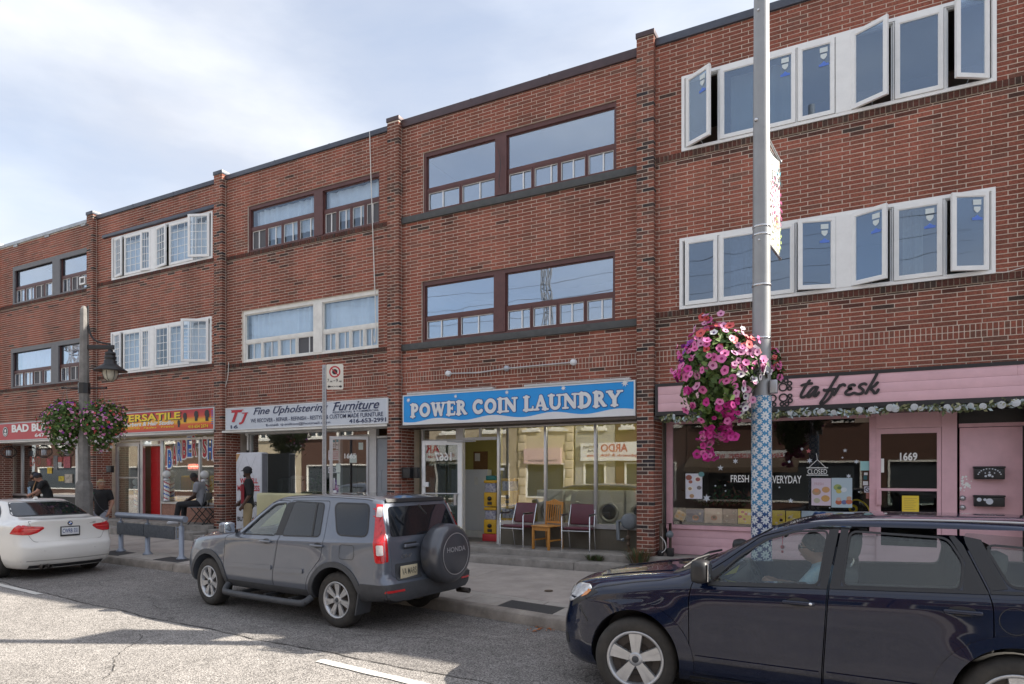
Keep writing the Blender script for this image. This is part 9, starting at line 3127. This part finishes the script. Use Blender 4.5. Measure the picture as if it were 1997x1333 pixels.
def cap_on(m,peak=True):
 def f(t,T,J):
  q = MB();n = 20
  vs = []
  for i in range(7):
   tt = 1.45*i/6
   for k in range(n):
    a = 2*math.pi*k/n;vs.append(T(math.sin(tt)*math.sin(a)*.096,math.sin(tt)*math.cos(a)*.112 - .004,math.cos(tt)*.105+.040))
  q.add(vs,[(i*n+k,(i+1)*n+k,(i+1)*n+(k+1) % n,i*n+(k+1) % n) for i in range(6) for k in range(n)],True)
  if peak:
   P = [T(math.sin(a)*.078,.085+.0*a,.052) for a in (-1.2,-.6,0,.6,1.2)];Q = [T(math.sin(a)*.075,.10+.085*math.cos(a),.040) for a in (-1.2,-.6,0,.6,1.2)]
   q.add(P+Q,[(i,i+1,i+6,i+5) for i in range(4)],True);q.add([p+Vector((0,0,-.006)) for p in P+Q],[(i,i+1,i+6,i+5) for i in range(4)],True)
  q.build('cap',m,t,True)
 return f
# man by the mattress, in profile to the left
p = gnd(484,1045,step_z(-9));pm = Vector((wx(484,-1.0),-1.0,step_z(-9)))
def man_x(t,T,J):
 cap_on(mat('black_cap',(.015,.015,.017),.8))(t,T,J)
 # red front panel of the shirt
 q = MB()
 P = []
 for z in np.linspace(.98,1.42,9):
  for a in np.linspace(-1.15,1.15,9):
   P.append((math.sin(a)*.185,-math.cos(a)*.152 - .004,z))
 q.add(P,[(i*9+k,i*9+k+1,(i+1)*9+k+1,(i+1)*9+k) for i in range(8) for k in range(8)],True)
 q.build('red_shirt_front',mat('dark_red_cotton',(.20,.012,.022),.85),t,True)
 q = MB();q.ball(T(0,.075,-.068),.05,12,8,(1.05,.75,.9));q.build('beard',M_BLKT,t,True)
person('man in a black cap and red and black shirt standing by the mattress',pm,R(-46),stand(1.80,.20,dict(elL=(-.27,-.02,1.17),wrL=(-.24,-.20,.98),elR=(.26,.06,1.15),wrR=(.25,-.08,.93))),(.07,.035,.022),M_BLKT,M_KHAKI,(.012,.011,.011),(-.62,-.78,-.02),man_x,sleeve=.9,hairkind='short')
# woman on the pavement behind the rail
pw = Vector((wx(198,-2.05),-2.05,.18))
def woman_x(t,T,J):
 q = MB();q.tube(spline([(-.13,-.10,1.22),(-.03,-.155,1.06),(.08,-.15,.90),(.16,-.05,.80)],6),.008,6);q.tube(spline([(-.13,-.10,1.22),(-.12,.02,1.30),(-.05,.14,1.1),(.10,.12,.85)],6),.008,6);q.build('bag_strap',mat('dark_strap',(.06,.06,.07),.7),t,True)
 q = MB();q.tube([(-.135,-.08,1.25),(-.14,-.02,1.285),(-.13,.06,1.26)],.012,6);q.build('green_strap',mat('green_strap',(.02,.30,.12),.6),t,True)
 q = MB();q.ball(T(0,-.11,.03),.05,12,8);q.build('hair_bun',mat('blonde',(.38,.26,.13),.75,noise=.4,nscale=30),t,True)
 q = MB();q.lathe([(.099,-.012),(.103,0),(.099,.012)],24);q.v = [tuple(T(v[0],v[1]*1.12 - .004,v[2]+.075)) for v in q.v];q.build('head_band',mat('pale_band',(.50,.44,.36),.8),t,True)
person('woman with tied fair hair in a loose black top by the leaning rail',pw,R(28),stand(1.56,.185,dict(elL=(-.27,.04,1.16),elR=(.27,.04,1.16),anL=(-.10,.14,.11),knL=(-.10,.03,.50),toL=(-.11,.0,.05),anR=(.10,-.14,.075),toR=(.11,-.29,.035),knR=(.10,-.12,.49))),(.42,.22,.15),M_BLKT,M_PGREY,(.38,.26,.13),(.80,-.6,0),woman_x,sleeve=.62)
# couple at the far shop, behind the white car
pc = Vector((wx(68,-1.25),-1.25,.27))
def prt(t,T,J):
 q = MB()
 for (a,z,r) in ((-.3,1.22,.035),(-.1,1.17,.05),(.1,1.24,.03),(-.2,1.10,.04),(.15,1.12,.045),(0,1.05,.035)):
  q.add([(math.sin(a)*.17+r*math.cos(k*.785),-.140 - .012*math.cos(a),z+r*math.sin(k*.785)) for k in range(8)],[tuple(range(8))],False)
 q.build('shirt_print',mat('pale_blue_print',(.25,.38,.52),.8),t,True)
 q = MB();q.tube(spline([(.13,-.06,1.42),(.15,-.15,1.2),(.13,-.15,1.0)],5),.014,6);q.build('bag_strap',mat('tan_strap',(.45,.27,.13),.7),t,True)
person('young woman in a black printed T-shirt behind the white car',pc,R(8),stand(1.66,.18,dict(elR=(.27,-.02,1.16),wrR=(.20,-.20,1.02))),(.22,.11,.07),M_BLKT,M_JEANS,(.015,.012,.011),(-.30,-.95,0),prt,sleeve=.6)
pc = Vector((wx(94,-1.15),-1.15,.27))
person('man in a navy cap and black T-shirt leaning over behind the white car',pc,R(-35),stand(1.70,.20,dict(chest=(0,-.10,1.31),neck=(0,-.16,1.46),head=(0,-.24,1.56),shL=(-.20,-.11,1.41),shR=(.20,-.11,1.41),elL=(-.25,-.22,1.18),wrL=(-.10,-.40,1.10),elR=(.25,-.22,1.18),wrR=(.12,-.40,1.08))),(.40,.21,.15),M_BLKT,M_JEANS,(.03,.02,.016),(-.2,-.9,-.4),cap_on(mat('navy_cap',(.02,.022,.04),.8)),sleeve=.6)
# seated man and folding chairs at the barber shop
def folding_chair(label,x,y,z,rz):
 t = thing('folding_chair',label,'chair',(x,y,z),rz,'folding chairs outside the barber shop')
 for s_ in (-1,1):
  mb = MB();mb.tube([(s_*.20,-.20,0),(s_*.20,.16,.46),(s_*.19,.22,.80)],.012,8);mb.build('leg',M_TRIM,t,True)
  mb = MB();mb.tube([(s_*.18,.24,0),(s_*.18,-.14,.44)],.012,8);mb.build('leg',M_TRIM,t,True)
 mb = MB();mb.bbox(-.19,.19,-.20,.18,.435,.455,.008);mb.build('seat',mat('grey_plastic_seat',(.22,.23,.25),.4),t,True)
 mb = MB();mb.X = Matrix.Translation((0,.20,.62)) @ Matrix.Rotation(-.17,4,'X');mb.bbox(-.19,.19,-.012,.012,0,.20,.01);mb.build('backrest',mat('grey_plastic_seat',(.22,.23,.25),.4),t,True)
 mb = MB();mb.tube([(-.18,.14,.11),(.18,.14,.11)],.008,6);mb.tube([(-.2,-.10,.14),(.2,-.10,.14)],.008,6);mb.build('stretcher',M_TRIM,t,True)
zl_ = .585
cx1 = wx(388,.0)
folding_chair('folding chair carrying the seated man outside the barber shop',cx1,.0,zl_,R(-58))
folding_chair('empty folding chair between the seated man and the brick pier',wx(410,.02),.08,zl_,R(-52))
JS = dict(pelvis=(0,.05,.54),waist=(0,.07,.70),chest=(0,.03,.93),neck=(0,-.04,1.09),head=(.02,-.12,1.21),shL=(-.20,.02,1.03),shR=(.20,.02,1.03),elL=(-.24,-.04,.76),elR=(.24,-.02,.76),wrL=(-.09,-.25,.64),wrR=(.08,-.24,.64),hipL=(-.10,.0,.53),hipR=(.10,.0,.53),knL=(-.17,-.44,.52),knR=(.15,-.44,.52),anL=(-.18,-.46,.09),anR=(.16,-.52,.09),toL=(-.20,-.62,.04),toR=(.18,-.68,.04),palmL=(0,0,-1),palmR=(0,0,-1))
def seat_x(t,T,J):
 q = MB();put_text(q,'LONDON',-.08,.08,.92,.955,-.115,.01,thick=.002);q.build('shirt_print',M_NAVY,t,True)
person('seated man in a grey T-shirt and black jeans bowing his head',(cx1,.0,zl_),R(-58),JS,(.055,.028,.020),M_GRYT,M_JEANS,(.012,.011,.011),(-.45,-.75,-.45),seat_x,sleeve=.6,shoes=(.55,.55,.57))
# driver of the navy crossover
JD = dict(pelvis=(0,.06,.16),waist=(0,.10,.30),chest=(0,.10,.50),neck=(0,.06,.66),head=(0,.0,.79),shL=(-.19,.08,.59),shR=(.19,.08,.59),elL=(-.25,-.10,.38),elR=(.25,-.10,.38),wrL=(-.12,-.32,.44),wrR=(.12,-.32,.44),hipL=(-.10,.0,.15),hipR=(.10,.0,.15),knL=(-.15,-.40,.20),knR=(.15,-.40,.20),anL=(-.15,-.60,-.12),anR=(.15,-.60,-.12),toL=(-.15,-.74,-.14),toR=(.15,-.74,-.14),palmL=(0,0,1),palmR=(0,0,1))
def drv_x(t,T,J):
 q = MB()
 for sd in (-1,1):
  P = [T(sd*.032+.026*math.cos(k*.785),.104,.010+.020*math.sin(k*.785)) for k in range(9)];q.tube(P,.003,5,False);q.tube([T(sd*.058,.10,.014),T(sd*.082,.0,.012)],.003,5)
 q.tube([T(-.008,.106,.014),T(.008,.106,.014)],.003,5);q.build('glasses',M_INK,t,True)
pl_ = mat('blue_plaid_shirt',(.16,.33,.48),.85,noise=.7,nscale=16,col2=(.45,.52,.55))
person('driver with glasses and a blue plaid shirt in the navy car',(3.22,-5.62,.60),R(-90),{k: (v if k.startswith('palm') else tuple(.88*c for c in v)) for k,v in JD.items()},(.36,.19,.13),pl_,M_JEANS,(.05,.04,.035),(0,-1,-.05),drv_x,sleeve=.95)
